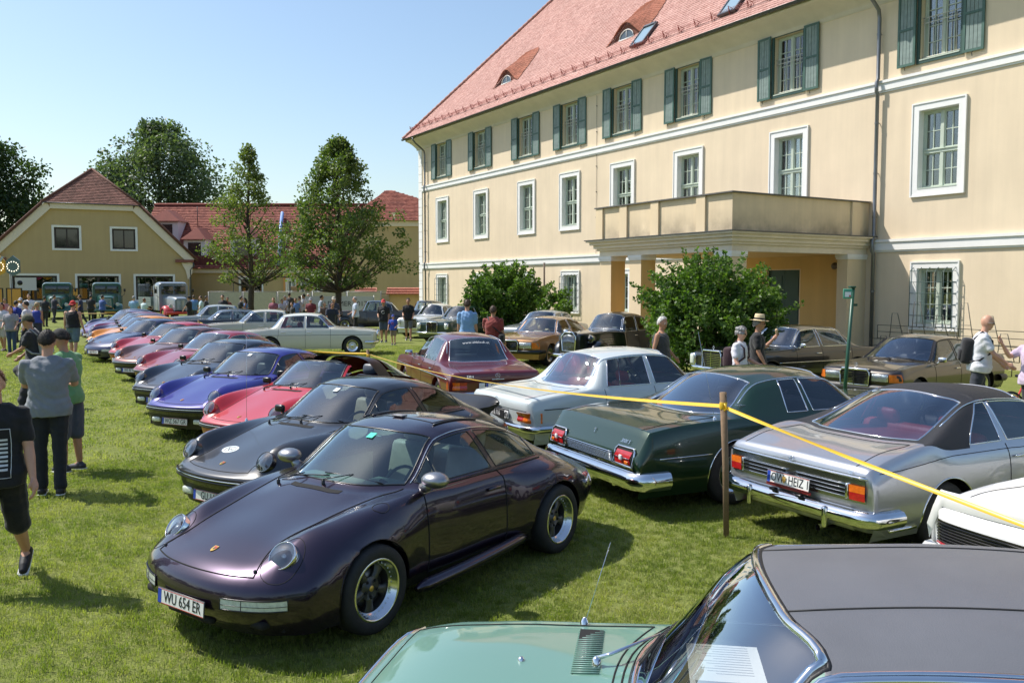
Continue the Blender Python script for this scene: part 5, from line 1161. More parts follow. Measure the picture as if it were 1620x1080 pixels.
def main_building():
    C = Vector((-6.18, 57.5, 0)); B = empty('manor_house', C, R(-58.56), 'long cream plastered house with green shutters, white bands and red tiled roof', 'building')
    I = Matrix.Identity(4); WL = plaster('cream_plaster', (.77, .63, .455), .07, stain=(-.1, 1.3, .22)); Wd = 50; H = 11.55
    tops = [3.33, 8.31, 13.27, 17.35, 21.44, 25.7, 30.86, 36.61, 42.0]; mids = [3.41, 8.4, 13.36, 17.36, 21.5, 25.78, 30.96, 36.66, 42.1]; grd = [3.32, 8.4, 13.3, 17.45, 21.4, 36.68, 42.1]
    WT, ZT0, ZT1 = 1.30, 9.28, 11.36; WM, ZM0, ZM1 = 1.28, 5.36, 7.76; WG, ZG0, ZG1 = 1.16, 1.22, 2.92
    holes = [(s - WT / 2, s + WT / 2, ZT0, ZT1) for s in tops] + [(s - WM / 2, s + WM / 2, ZM0, ZM1) for s in mids] + [(s - WG / 2, s + WG / 2, ZG0, ZG1) for s in grd] + [(30.05, 31.55, 0.02, 2.95)]
    wall_holes('wall', B, [(0, -.2), (Wd, -.2), (Wd, H + .3), (0, H + .3)], holes, WL, I)
    a = MB(); a.add([(0, 0, -.2), (0, 16, -.2), (0, 16, H + .3), (0, 0, H + .3)], [(3, 2, 1, 0)][::1]); a.add([(Wd, 0, -.2), (Wd, 16, -.2), (Wd, 16, H + .3), (Wd, 0, H + .3)], [(0, 1, 2, 3)]); a.add([(0, 16, -.2), (Wd, 16, -.2), (Wd, 16, H + .3), (0, 16, H + .3)], [(0, 3, 2, 1)]); a.build('wall', WL, B)
    # bands
    for z0, z1, x0, x1, d in ((8.62, 8.92, .46, Wd, .07), (3.52, 3.85, .46, 27.7, .08), (3.52, 3.85, 34.5, Wd, .08)):
        a = MB(); a.box(x0, x1, -d, .01, z0, z1); a.box(x0, x1, -d - .04, -d + .001, z1 - .07, z1 + .015); a.box(x0, x1, -d * .5, .008, z0 - .06, z0); a.build('string_course', WHP, B)
    # cove cornice
    a = MB(); pr = [(0, 11.36), (-.05, 11.38), (-.05, 11.46), (-.12, 11.52), (-.30, 11.66), (-.55, 11.80), (-.82, 11.88), (-.86, 11.90), (-.86, 11.98), (0, 12.0)]
    G = [[(x, y, z) for y, z in pr] for x in (-.3, 10, 20, 30, 40, Wd)]; a.grid(G, smooth=True); a.grid([[(x, y, z) for y, z in [(-.86, 11.98), (-.86, 12.02), (0.0, 12.02)]] for x in (-.3, Wd)], smooth=False)
    a.build('cornice', mat('cornice_render', (.70, .63, .53), rough=.85, var=.07, vscale=1.5), B)
    a = MB(); gm = mat('zinc', (.10, .105, .11), rough=.42, metal=.6, var=.2, vscale=3); pr = [(-1.0 + .075 * math.cos(t), 12.02 + .075 * math.sin(t)) for t in np.linspace(PI, 2 * PI, 9)]
    a.grid([[(x, y, z) for y, z in pr] for x in np.linspace(-.5, Wd, 12)], smooth=True); a.tube([(-.5, -1.075, 12.025), (Wd, -1.075, 12.025)], .014, 5); a.box(-.4, Wd, -1.0, -.84, 12.0, 12.012)
    a.build('gutter', gm, B)
    for s, zb_ in ((1.15, 0), (34.62, 0)):
        a = MB(); pts = [(s, -1.0, 11.95), (s, -.98, 11.80), (s, -.80, 11.60), (s, -.45, 11.35), (s, -.20, 11.15), (s, -.15, 10.9), (s, -.15, 9.0), (s, -.21, 8.9), (s, -.21, 8.6), (s, -.15, 8.5), (s, -.15, 3.95), (s, -.22, 3.85), (s, -.22, 3.5), (s, -.15, 3.4), (s, -.15, 0)]
        a.tube(pts, .06 if s > 5 else .055, 10)
        for z in (10.4, 7.6, 6.0, 4.6, 2.2): a.lathe([(.068, -.03), (.068, .03)], 10, M=Matrix.Translation((s, -.15, z))); a.box(s - .01, s + .01, -.12, 0, z - .01, z + .01)
        a.build('downpipe', mat('downpipe_zinc', (.20, .205, .215), rough=.4, metal=.7, var=.15, vscale=2), B)
    for s, y in ((19.55, -.03),):
        a = MB(); a.tube([(s, y, 11.3), (s, y, 3.9)], .007, 4); [a.box(s - .015, s + .015, y - .03, 0, z, z + .03) for z in (10.8, 9.6, 8.0, 6.8, 5.6, 4.4)]; a.build('lightning_cable', TRIM, B)
    # corner quoins
    z = 0.0; k = 0; zs = 11.36 / 21
    for k in range(21):
        a = MB(); a.box(-.045, .46, -.045, .5, k * zs + .012, (k + 1) * zs - .012); me = a.build('quoin', WHP, B)
    # windows
    def rep(proto, lst, z, first_name=None):
        for k, s in enumerate(lst):
            o = proto if k == 0 else copy_tree(proto); o.parent = B; o.location = (s, 0, z)
    wt = make_window(B, WT, ZT1 - ZT0, 2, 4, False, surround=0, grille='balustrade', sill=True)
    fr = MB(); x = WT / 2; fr.box(-x - .09, -x, -.045, .02, -.09, ZT1 - ZT0 + .09); fr.box(x, x + .09, -.045, .02, -.09, ZT1 - ZT0 + .09); fr.box(-x, x, -.045, .02, ZT1 - ZT0, ZT1 - ZT0 + .09); fr.box(-x, x, -.045, .02, -.09, 0)
    fr.build('shutter_surround', mat('shutter_frame_dark', (.03, .075, .06), rough=.5), wt)
    rep(wt, tops, ZT0)
    sh = shutter_mesh(.62, ZT1 - ZT0 + .16, B, 1); first = True
    for s in tops:
        for sx in (s - x - .09 - .625, s + x + .095):
            o = sh if first else copy_tree(sh); first = False; o.parent = B; o.location = (sx, -.06, ZT0 - .09); o.rotation_euler = (random.uniform(-.01, .01), 0, R(random.uniform(1.0, 5.0)) * (1 if sx > s else -.6))
    rep(make_window(B, WM, ZM1 - ZM0, 2, 4, True, surround=.19), mids, ZM0)
    rep(make_window(B, WG, ZG1 - ZG0, 2, 3, False, surround=.17, grille='basket'), [s for s in grd if s < 40 and s != 21.4] , ZG0)
    w2 = make_window(B, WG, ZG1 - ZG0, 2, 3, False, surround=.17); w2.location = (21.4, 0, ZG0); w3 = copy_tree(w2); w3.parent = B; w3.location = (42.1, 0, ZG0)
    # roof: front slope, hip at the far end
    sl = R(50); hp = 1.16; M = Matrix(((1, 0, 0, 0), (0, math.cos(sl), -math.sin(sl), -.93), (0, math.sin(sl), math.cos(sl), 12.06), (0, 0, 0, 1)))
    Ls = 8.93 / math.cos(sl); TM = attr_mat('roof_tile_salmon', (.43, .22, .185), (.55, .32, .275), dirt=.13, dscale=.3)
    a = MB(); e = -.15
    top = [M @ Vector((e, 0, -.03)), M @ Vector((Wd, 0, -.03)), M @ Vector((Wd, Ls, -.03)), M @ Vector((e + hp * 8.93, Ls, -.03))]
    rg = [(e, -.93, 12.03), (Wd, -.93, 12.03), (Wd, 8, top[2].z), (e + hp * 8.93, 8, top[3].z), (e, 16.93, 12.03), (Wd, 16.93, 12.03)]
    a.add([Vector(v) for v in rg], [(0, 1, 2, 3), (3, 2, 5, 4), (0, 3, 4)]); a.build('roof_deck', TM, B)
    tiles('roof_tiles', B, M, lambda xx, yy: (xx > e - .35 + hp * yy * math.cos(sl) + .12) & (xx < 47), 50, Ls, TM, x0=e - .4)
    a = MB()
    for k in range(44):
        t = k / 44; p0 = Vector((e - .38 + hp * 8.93 * t, -.93 + 8.93 * t, 12.10 + (top[3].z - 12.03) * t)); p1 = Vector((e - .38 + hp * 8.93 * (t + .026), -.93 + 8.93 * (t + .026), 12.10 + (top[3].z - 12.03) * (t + .026)))
        a.tube([p0, p1], [.125, .10], 8)
    o = a.build('hip_tiles', TM, B); o['kind'] = 'stuff'
    # snow guards
    SG = mat('snow_guard_red', (.30, .045, .03), rough=.5); zz = .72
    g = MB(); g.tube([(-.05, -.07, 0), (0, .05, .30), (.05, .17, 0)], .016, 4); g.tube([(-.035, 0, 0), (0, .05, .30)], .012, 4); g.tube([(-.05, .17, .0), (.05, -.07, .0)], .014, 4); me = g.mesh('snow_guard_bracket', SG)
    for k in range(52):
        s = .0 + k * .92; o = link('snow_guard_bracket', me, B); o.matrix_local = M @ Matrix.Translation((s, zz, .03))
    g = MB()
    for h_ in (.05, .10, .15, .20): g.tube([M @ Vector((-.2, zz + .03, .03 + h_)), M @ Vector((47, zz + .03, .03 + h_))], .006, 4)
    for k in range(600): s = -.2 + k * .078; g.tube([M @ Vector((s, zz + .03, .05)), M @ Vector((s, zz + .03, .24))], .004, 3)
    o = g.build('snow_guard_mesh', SG, B); o['kind'] = 'stuff'
    # eyebrow dormers and roof lights
    def eyebrow(s, v, wd=1.65, hh=.82):
        o = empty('eyebrow_dormer'); o.parent = B
        n = 25; L_ = 2.9; V = []; cs = int(L_ / .15)
        xs = np.linspace(-wd, wd, 61)
        hgt = lambda x: hh * (0.5 + 0.5 * math.cos(PI * x / wd)) ** 1.25
        def P(x, d, f, lift=0): # d along slope from the front edge
            q = M @ Vector((s + x, v + d, .0)); up = hgt(x) * f; return Vector((q.x, q.y, q.z + up + lift))
        Vv = []; Fv = []; tn = []
        for c in range(cs):
            d0, d1 = c * .15, (c + 1) * .15 + .01; f0, f1 = max(0, 1 - d0 / L_), max(0, 1 - d1 / L_)
            for i in range(60):
                if hgt((xs[i] + xs[i + 1]) / 2) * f0 < .03: continue
                b = len(Vv); Vv += [P(xs[i] + .003, d0, f0, .055), P(xs[i + 1] - .003, d0, f0, .055), P(xs[i + 1] - .003, d1, f1, .03), P(xs[i] + .003, d1, f1, .03), P(xs[i] + .003, d0, f0, .01), P(xs[i + 1] - .003, d0, f0, .01)]; Fv += [(b, b + 1, b + 2, b + 3), (b + 4, b + 5, b + 1, b)]; tn += [random.random() * .8] * 6
        me = np_mesh('dormer_tiles', Vv, Fv, attr_mat('dormer_tile', (.26, .085, .045), (.50, .17, .10)), smooth=False); at = me.attributes.new('tone', 'FLOAT', 'POINT'); at.data.foreach_set('value', np.array(tn, np.float32)); t_ = link('dormer_tiles', me, o); t_['kind'] = 'stuff'
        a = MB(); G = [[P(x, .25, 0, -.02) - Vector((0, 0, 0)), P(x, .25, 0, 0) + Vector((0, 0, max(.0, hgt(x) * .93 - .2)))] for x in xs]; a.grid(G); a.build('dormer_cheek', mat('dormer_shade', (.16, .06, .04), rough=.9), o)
        a = MB(); G = [[P(x, .18, 0, 0), P(x, .18, 0, 0) + Vector((0, 0, max(0, .40 * math.sqrt(max(0, 1 - (x / .5) ** 2)))))] for x in np.linspace(-.5, .5, 19)]; a.grid(G); a.build('pane', GPANE2, o)
        a = MB(); a.tube([P(x, .15, 0, 0) + Vector((0, 0, .42 * math.sqrt(max(0, 1 - (x / .52) ** 2)))) for x in np.linspace(-.52, .52, 19)], .022, 5); a.tube([P(-.52, .15, 0, .02), P(.52, .15, 0, .02)], .035, 5); a.tube([P(0, .15, 0, 0), P(0, .15, 0, .4)], .014, 4); a.build('frame', WHP, o)
    def skylight(s, v):
        o = empty('roof_light'); o.parent = B; o.matrix_local = M @ Matrix.Translation((s, v, .05))
        a = MB(); a.box(-.45, -.38, 0, 1.3, 0, .10); a.box(.38, .45, 0, 1.3, 0, .10); a.box(-.38, .38, 0, .08, 0, .10); a.box(-.38, .38, 1.18, 1.3, 0, .13); a.build('frame', mat('skylight_frame', (.09, .09, .10), rough=.35, metal=.5), o)
        a = MB(); a.box(-.38, .38, .08, 1.18, .05, .065); a.build('pane', mat('skylight_glass', (.25, .35, .42), rough=.05, spec=1.0), o)
    global GPANE2; GPANE2 = mat('dormer_glass', (.07, .09, .11), rough=.08, spec=.8)
    for s, v in DORM: eyebrow(s, v)
    for s, v in SKYL: skylight(s, v)
    # porch
    P_ = empty('porch', (0, 0, 0)); P_.parent = B; x0, x1, yf = 27.85, 34.38, -6.3
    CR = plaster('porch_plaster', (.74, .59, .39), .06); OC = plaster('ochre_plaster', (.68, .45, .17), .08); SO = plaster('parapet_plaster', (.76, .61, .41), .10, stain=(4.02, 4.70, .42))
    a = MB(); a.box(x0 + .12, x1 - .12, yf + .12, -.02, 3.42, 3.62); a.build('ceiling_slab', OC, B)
    a = MB()
    for (d, z0, z1) in ((0.10, 3.40, 3.60), (.02, 3.60, 3.68), (-.06, 3.68, 3.80), (-.16, 3.80, 3.90), (-.26, 3.90, 3.95)):
        a.box(x0 + d, x1 - d, yf + d, yf + d + .3, z0, z1); a.box(x1 - d - .3, x1 - d - .001, yf + d + .3, -.02, z0, z1); a.box(x0 + d + .001, x0 + d + .3, yf + d + .3, -.02, z0, z1)
    a.build('porch_cornice', mat('porch_cornice', (.74, .65, .52), rough=.8, var=.08, vscale=2), B)
    a = MB(); a.box(x0 - .30, x1 + .30, yf - .30, -.03, 3.953, 3.985); a.build('flashing', gm, B)
    a = MB(); t = .18; a.box(x0 + .05, x1 - .05, yf + .05, yf + .05 + t, 3.99, 5.08); a.box(x1 - .05 - t, x1 - .05, yf + .05 + t, -.03, 3.99, 5.08); a.box(x0 + .05, x0 + .05 + t, yf + .05 + t, -.03, 3.99, 5.08); a.build('parapet', SO, B)
    a = MB()
    for s in (x0 + .0, x0 + 1.0, x0 + 2.0, x0 + 4.35, x1 - .62): pass
    for s in (x0 + .02, x0 + 1.35, x0 + 2.95, x0 + 5.05): 
        b = MB(); b.box(s, s + .38, yf - .02, yf + .049, 3.99, 5.07); b.build('parapet_pilaster', CR, B)
    b = MB(); b.box(x1 - .049, x1 + .02, -.95, -.55, 3.99, 5.07); b.build('parapet_pilaster', CR, B)
    a = MB(); a.box(x0 - .04, x1 + .04, yf - .05, yf + .30, 5.08, 5.12); a.box(x1 - .30, x1 + .04, yf + .30, -.02, 5.08, 5.12); a.box(x0 - .04, x0 + .30, yf + .30, -.02, 5.08, 5.12); a.build('coping', mat('coping_grey', (.12, .115, .105), rough=.7, var=.2, vscale=2), B)
    for sx, sy, wx, wy in ((x0 + .12, yf + .12, .62, .62), (x0 + 1.75, yf + .12, .60, .62), (x1 - .74, yf + .12, .62, .62), (x1 - .52, -.95, .40, .94)):
        o = empty('pillar'); o.parent = B
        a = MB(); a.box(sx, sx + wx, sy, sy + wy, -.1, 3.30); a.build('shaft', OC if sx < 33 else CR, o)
        if sx < 33: a = MB(); a.box(sx - .004, sx + wx, sy - .006, sy - .001, -.1, 3.30); a.build('pillar_face', CR, o)
        a = MB(); a.box(sx - .05, sx + wx + .05, sy - .05, sy + wy + .0, 3.30, 3.40); a.box(sx - .03, sx + wx + .03, sy - .03, sy + wy, 3.24, 3.30); a.build('capital', WHP, o)
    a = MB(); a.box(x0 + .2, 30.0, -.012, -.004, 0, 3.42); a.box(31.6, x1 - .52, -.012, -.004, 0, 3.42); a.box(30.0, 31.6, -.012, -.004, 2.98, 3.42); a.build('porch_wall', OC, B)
    d = empty('porch_door'); d.parent = B; DG = mat('door_green', (.012, .05, .03), rough=.4)
    for k in (0, 1):
        a = MB(); X0 = 30.05 + .75 * k; a.box(X0 + .005, X0 + .745, .10, .15, .03, 2.95); [a.box(X0 + .12, X0 + .63, .085, .10, z, z + .75) for z in (.2, 1.1, 2.0)]; a.build('door_leaf', DG, d)
    a = MB(); a.box(x0 - .2, x1 + .2, yf - .2, 0, -.1, .07); a.build('porch_step', mat('concrete', (.32, .31, .28), rough=.9, var=.15, vscale=2), B)
    a = MB(); a.ell((33.1, -.10, 3.05), (.12, .1, .12), 12, 8); a.build('wall_lamp', mat('lamp_dull', (.12, .10, .08), rough=.5), B)
    # pole with bracket beside a ground floor window
    P2 = empty('wire_post', (0, 0, 0)); P2.parent = B; a = MB(); a.tube([(15.9, -.55, 0), (15.9, -.55, 3.55)], .05, 8); a.build('post', mat('old_wood', (.16, .12, .09), rough=.9), P2)
    return B, M
DORM = [(10.5, 2.0), (21.3, 1.75)]; SKYL = [(22.9, .85), (28.3, .70)]
def gable_house():
    D = 83; B = empty('gabled_house', (-40.5, D, 0), R(25), 'yellow gabled house with a half hipped red tiled roof behind the lorries', 'building')
    WL = plaster('yellow_plaster', (.84, .60, .38), .07); I = Matrix.Identity(4)
    TM = attr_mat('roof_tile_brown', (.15, .065, .045), (.30, .135, .10), dirt=.3, dscale=.5)
    hl = [(-3.35, -1.20, 5.95, 7.95), (1.65, 3.75, 5.95, 7.95), (-6.95, -3.2, 1.0, 3.35), (-1.5, 2.15, 1.0, 3.35), (3.65, 7.1, 1.0, 3.35)]
    wall_holes('wall', B, [(-8.6, -.2), (8.6, -.2), (8.6, 4.9), (8.95, 5.1), (3.9, 10.35), (-3.9, 10.35), (-8.95, 5.1), (-8.6, 4.9)], hl, WL, I)
    a = MB(); a.add([(8.6, 0, -.2), (8.6, 24, -.2), (8.6, 24, 5), (8.6, 0, 5)], [(0, 1, 2, 3)]); a.add([(-8.6, 0, -.2), (-8.6, 24, -.2), (-8.6, 24, 5), (-8.6, 0, 5)], [(3, 2, 1, 0)]); a.build('wall', WL, B)
    DF = mat('dark_frame', (.035, .022, .018), rough=.5)
    for x0, x1, z0, z1 in hl:
        o = make_window(B, x1 - x0, z1 - z0, 1 if z0 > 4 else 2, 1 if z0 > 4 else 2, False, surround=.14, curtain=z0 < 4, sash=DF, sill=True, frm=.12, mull=.08 if z0 < 4 else .02, pane=mat('window_glass', (.015, .018, .02)) if z0 > 4 else None); o.location = ((x0 + x1) / 2, 0, z0)
    a = MB(); a.box(-6.7, -4.95, -.04, .0, 1.95, 3.15); o = a.build('notice_board', mat('board_white', (.6, .58, .55), rough=.6), B); a = MB(); a.lathe([(.22, 0), (.22, .02), (0, .02)], 20, M=Matrix.Translation((-6.3, -.045, 2.65)) @ Matrix.Rotation(PI / 2, 4, 'X')); a.build('board_disc', INKM, B)
    CRM = mat('verge_render', (.74, .64, .52), rough=.85, var=.05)
    # verge band, flat band below the half hip, kneelers
    for sg in (1, -1):
        a = MB(); p = [(3.9, 10.35), (9.15, 5.05), (8.65, 4.55), (3.55, 9.70)]
        a.prism([(sg * x, z) for x, z in (p if sg < 0 else p[::-1])], .0, .28, Matrix(((1, 0, 0, 0), (0, 0, -1, 0), (0, 1, 0, 0), (0, 0, 0, 1)))); a.build('verge_band', CRM, B)
        a = MB(); a.box(sg * 8.2 - .85, sg * 8.2 + .85, -.40, .0, 4.72, 5.0); a.build('kneeler', mat('kneeler_tile', (.22, .08, .06), rough=.8), B)
        a = MB(); a.prism([(sg * 7.9 * 1.0, 4.7), (sg * 9.0, 4.7), (sg * 8.9, 3.6), (sg * 8.5, 3.0), (sg * 8.3, 3.9)][::(1 if sg < 0 else -1)], .0, .16, Matrix(((1, 0, 0, 0), (0, 0, -1, 0), (0, 1, 0, 0), (0, 0, 0, 1)))); a.build('bracket', CRM, B)
    a = MB(); a.box(-3.6, 3.6, -.281, .0, 9.68, 10.34); a.build('verge_band', CRM, B)
    # roof planes
    def slope(v0, v1, v2, v3, name):   # v0-v1 eave, v3-v2 upper edge
        v0, v1, v2, v3 = map(Vector, (v0, v1, v2, v3)); ux = (v1 - v0).normalized(); n = ux.cross(v3 - v0).normalized(); uy = n.cross(ux); w_ = (v1 - v0).length; h = (v3 - v0).dot(uy)
        if n.z < 0: n = -n
        M = Matrix(((ux.x, uy.x, n.x, v0.x), (ux.y, uy.y, n.y, v0.y), (ux.z, uy.z, n.z, v0.z), (0, 0, 0, 1)))
        a3, a2 = (v3 - v0).dot(ux), (v2 - v0).dot(ux)
        tiles(name, B, M, lambda x, y: (x > a3 * y / h - .1) & (x < w_ + (a2 - w_) * y / h + .1), w_ + .3, h, TM, tw=.22, ex=.24, lift=.05, x0=-.1)
        a = MB(); a.add([v0 - n * .03, v1 - n * .03, v2 - n * .03, v3 - n * .03], [(0, 1, 2, 3)]); a.build('roof_deck', TM, B)
    slope((-4.25, -.45, 10.25), (4.25, -.45, 10.25), (0.02, 3.4, 13.95), (-.02, 3.4, 13.95), 'roof_tiles')
    slope((9.45, -.45, 4.95), (9.45, 24, 4.95), (0, 24, 13.95), (0, 3.4, 13.95), 'roof_tiles')
    slope((-9.45, 24, 4.95), (-9.45, -.45, 4.95), (0, 3.4, 13.95), (0, 24, 13.95), 'roof_tiles')
    a = MB()
    for sg in (1, -1):
        a.add([(sg * 4.2, -.45, 10.2), (sg * 9.45, -.45, 4.92), (sg * 9.45, .3, 4.92), (sg * 4.2, .3, 10.2), (sg * 4.2, -.45, 10.06), (sg * 9.40, -.45, 4.80)], [(0, 1, 2, 3), (0, 4, 5, 1)])
        a.tube([(sg * 4.25, -.47, 10.28), (0, 3.4, 14.0)], .13, 6); a.tube([(sg * 9.45, -.47, 5.0), (sg * 4.25, -.47, 10.25)], .09, 6)
    a.build('ridge_tiles', TM, B)
    a = MB(); a.tube([(9.0, -.3, 4.75), (9.1, -.3, 4.4), (8.75, -.15, 4.0), (8.75, -.1, 0)], .06, 8); a.tube([(-4.3, -.5, 10.2), (4.3, -.5, 10.2)], .05, 6); a.build('downpipe', mat('zinc', (.10, .105, .11)), B)
    return B
def wing_house():
    B = empty('long_wing', (-20, 92, 0), 0, 'long low yellow wing with a dark red tiled roof and dormers behind the trees', 'building')
    WL = plaster('yellow_plaster', (.84, .60, .38)); TM = attr_mat('roof_tile_red', (.15, .052, .038), (.28, .11, .08), dirt=.35, dscale=.4); I = Matrix.Identity(4); x0, x1 = -21.0, 5.0
    DF = mat('dark_frame', (.035, .022, .018)); CRM = mat('verge_render', (.74, .64, .52))
    hl = [(-16.4, -14.8, 0.05, 3.15), (-9.2, -6.9, .9, 3.1), (-4.2, -3.3, .5, 3.0), (-2.8, -1.9, .5, 3.0), (-1.4, -.5, .5, 3.0), (.0, .9, .5, 3.0), (1.4, 2.3, .5, 3.0)]
    wall_holes('wall', B, [(x0, -.2), (x1, -.2), (x1, 4.3), (x0, 4.3)], hl, WL, I)
    for i, (a0, a1, z0, z1) in enumerate(hl):
        o = make_window(B, a1 - a0, z1 - z0, 2 if i != 0 else 1, 2 if i != 0 else 1, False, surround=.12, curtain=i > 1, sash=DF if i < 2 else WHITE, frm=.09); o.location = ((a0 + a1) / 2, 0, z0)
        if i > 1: a = MB(); a.box(a0 - .36, a0 - .16, -.18, -.001, 0, 3.4); a.build('pilaster', mat('orange_pilaster', (.62, .30, .10), rough=.8), B)
    a = MB(); a.box(x0, x1, -.30, .0, 3.75, 4.2); a.build('cornice', CRM, B)
    M = Matrix(((1, 0, 0, 0), (0, math.cos(R(45)), -math.sin(R(45)), -.6), (0, math.sin(R(45)), math.cos(R(45)), 4.2), (0, 0, 0, 1)))
    # steep mansard apron then the upper slope
    a = MB(); a.box(x0 + 5.5, x1, -.25, -.05, 4.25, 5.6); a.build('dark_apron', mat('apron_red', (.11, .025, .02), rough=.7, var=.2, vscale=3), B)
    Ls = 7.4 / math.cos(R(45)); a = MB(); a.add([M @ Vector((x0, 0, -.03)), M @ Vector((x1 + 3, 0, -.03)), M @ Vector((x1 + 3, Ls, -.03)), M @ Vector((x0, Ls, -.03))], [(0, 1, 2, 3)]); a.build('roof_deck', TM, B)
    tiles('roof_tiles', B, M, lambda x, y: x < x1 + 3, x1 - x0 + 3, Ls, TM, tw=.25, ex=.28, lift=.06, x0=x0)
    a = MB(); p = M @ Vector((0, Ls, .1)); a.tube([(x0, p.y, p.z), (x1 + 3, p.y, p.z)], .15, 6); a.build('ridge_tiles', TM, B)
    for cx, wd, z0, z1, y in ((-18.2, 3.2, 5.6, 10.1, 2.2), (-14.1, 2.3, 4.9, 8.0, .1), (-9.0, 2.5, 4.9, 8.2, .1)):
        o = empty('dormer'); o.parent = B; wh = mat('dormer_white', (.66, .66, .66), rough=.8)
        a = MB(); a.box(cx - wd / 2, cx + wd / 2, y, y + 3.5, z0, z1 - .6); a.build('dormer_wall', wh, o)
        a = MB(); xa, xb = cx - wd / 2 - .25, cx + wd / 2 + .25; zt = z1 - .65; a.add([(xa, y - .3, zt), (xb, y - .3, zt), (cx, y + .9, zt + 1.35), (cx, y + 5.5, zt + 1.35), (xb, y + 4.0, zt), (xa, y + 4.0, zt), (xa, y - .3, zt - .1), (xb, y - .3, zt - .1)], [(0, 1, 2), (1, 4, 3, 2), (0, 2, 3, 5), (6, 7, 1, 0)]); a.build('dormer_roof', TM, o)
        a = MB(); a.box(cx - wd * .3, cx + wd * .3, y - .02, y - .003, z0 + .5, z1 - 1.0); a.build('pane', mat('window_glass', (.015, .018, .02)), o)
    a = MB(); a.tube([(-15.2, 4.2, 8.8), (-15.2, 4.2, 11.2)], .04, 6); a.tube([(-12.2, 4.2, 8.8), (-12.2, 4.2, 10.4)], .10, 6); a.build('chimney_pipe', TRIM, B)
    # blue rubbish chute down the roof
    a = MB(); a.tube([(-5.9, 5.0, 10.5), (-5.6, 3.0, 8.6), (-5.2, 1.0, 6.4), (-5.0, -.4, 4.6)], .32, 10, flat=.6); a.build('blue_chute', mat('blue_plastic', (.22, .34, .62), rough=.4, var=.2, vscale=2), B)
    return B
def side_house():
    B = empty('hipped_house', (-16.5, 88, 0), 0, 'yellow house with a dark hipped roof beside the corner of the long cream house', 'building')
    WL = plaster('yellow_plaster', (.84, .60, .38)); TM = attr_mat('roof_tile_red', (.20, .05, .035), (.36, .12, .08)); a = MB(); x0, x1, dp, H = 0, 14, 9, 9.0
    a.box(x0, x1, 0, dp, -.2, H); a.build('wall', WL, B); a = MB(); a.box(x0 - .15, x1 + .15, -.15, -.001, H - .55, H); a.build('cornice', mat('verge_render', (.74, .64, .52)), B)
    v = [(-.6, -.6, H), (x1 + .6, -.6, H), (x1 + .6, dp + .6, H), (-.6, dp + .6, H), (3.0, dp / 2, H + 3.6), (3.6, dp / 2, H + 3.6)]
    M = Matrix(((1, 0, 0, -.6), (0, .817, -.577, -.6), (0, .577, .817, H), (0, 0, 0, 1))); a = MB(); a.add([Vector(q) for q in v], [(0, 1, 5, 4), (1, 2, 5), (2, 3, 4, 5), (3, 0, 4), (3, 2, 1, 0)]); a.build('roof', TM, B)
    Ls = 5.1 / .817; tiles('roof_tiles', B, M, lambda x, y: (x > 3.6 * y / Ls) & (x < 15.2 - 11.0 * y / Ls), 15.2, Ls, TM, tw=.25, ex=.28, lift=.06)
    return B
# ------------------------------------------------------------------ foliage, lawn, small things
def leaf_mat(name, c0, c1, trans=.35):
    if name in MATS: return MATS[name]
    m = bpy.data.materials.new(name); m.use_nodes = True; t = m.node_tree; b = t.nodes['Principled BSDF']; o = t.nodes['Material Output']
    at = t.nodes.new('ShaderNodeAttribute'); at.attribute_name = 'tone'; mx = t.nodes.new('ShaderNodeMix'); mx.data_type = 'RGBA'; mx.inputs[6].default_value = (*c0, 1); mx.inputs[7].default_value = (*c1, 1)
    t.links.new(at.outputs['Fac'], mx.inputs[0]); t.links.new(mx.outputs[2], b.inputs['Base Color']); b.inputs['Roughness'].default_value = .5; b.inputs['Specular IOR Level'].default_value = .35
    tr = t.nodes.new('ShaderNodeBsdfTranslucent'); sc = t.nodes.new('ShaderNodeVectorMath'); sc.operation = 'MULTIPLY'; sc.inputs[1].default_value = (1.5, 1.8, .6); t.links.new(mx.outputs[2], sc.inputs[0]); t.links.new(sc.outputs[0], tr.inputs[0])
    ms = t.nodes.new('ShaderNodeMixShader'); ms.inputs[0].default_value = trans; t.links.new(b.outputs[0], ms.inputs[1]); t.links.new(tr.outputs[0], ms.inputs[2]); t.links.new(ms.outputs[0], o.inputs[0]); MATS[name] = m; return m
BARK = mat('bark', (.075, .058, .042), rough=.95, bump=.8, bscale=14, var=.3, vscale=5)
def leaves(C, rad, per, size, seed, flat=.75, droop=.3):
    """C: (n,3) clump centres, rad: (n,) radii -> quads"""
    r = np.random.default_rng(seed); n = len(C) * per
    d = r.normal(size=(n, 3)); d /= np.linalg.norm(d, axis=1)[:, None]; u = r.random(n) ** .45
    cc = np.repeat(C, per, 0); rr = np.repeat(rad, per); p = cc + d * (u * rr)[:, None] * np.array([1, 1, flat])
    ax = d * .6 + r.normal(size=(n, 3)) * .7; ax[:, 2] -= droop; ax /= np.linalg.norm(ax, axis=1)[:, None]
    nn = np.cross(ax, r.normal(size=(n, 3))); nn /= np.linalg.norm(nn, axis=1)[:, None]; sd_ = np.cross(ax, nn)
    s = size * r.uniform(.65, 1.3, n)[:, None]; V = np.stack([p, p + ax * s * .5 + sd_ * s * .36, p + ax * s, p + ax * s * .5 - sd_ * s * .36], 1)
    tone = np.clip(r.normal(.45, .25, n) + np.repeat(r.normal(0, .16, len(C)), per), 0, 1)
    return V.reshape(-1, 3), np.arange(n * 4).reshape(-1, 4), np.repeat(tone, 4)
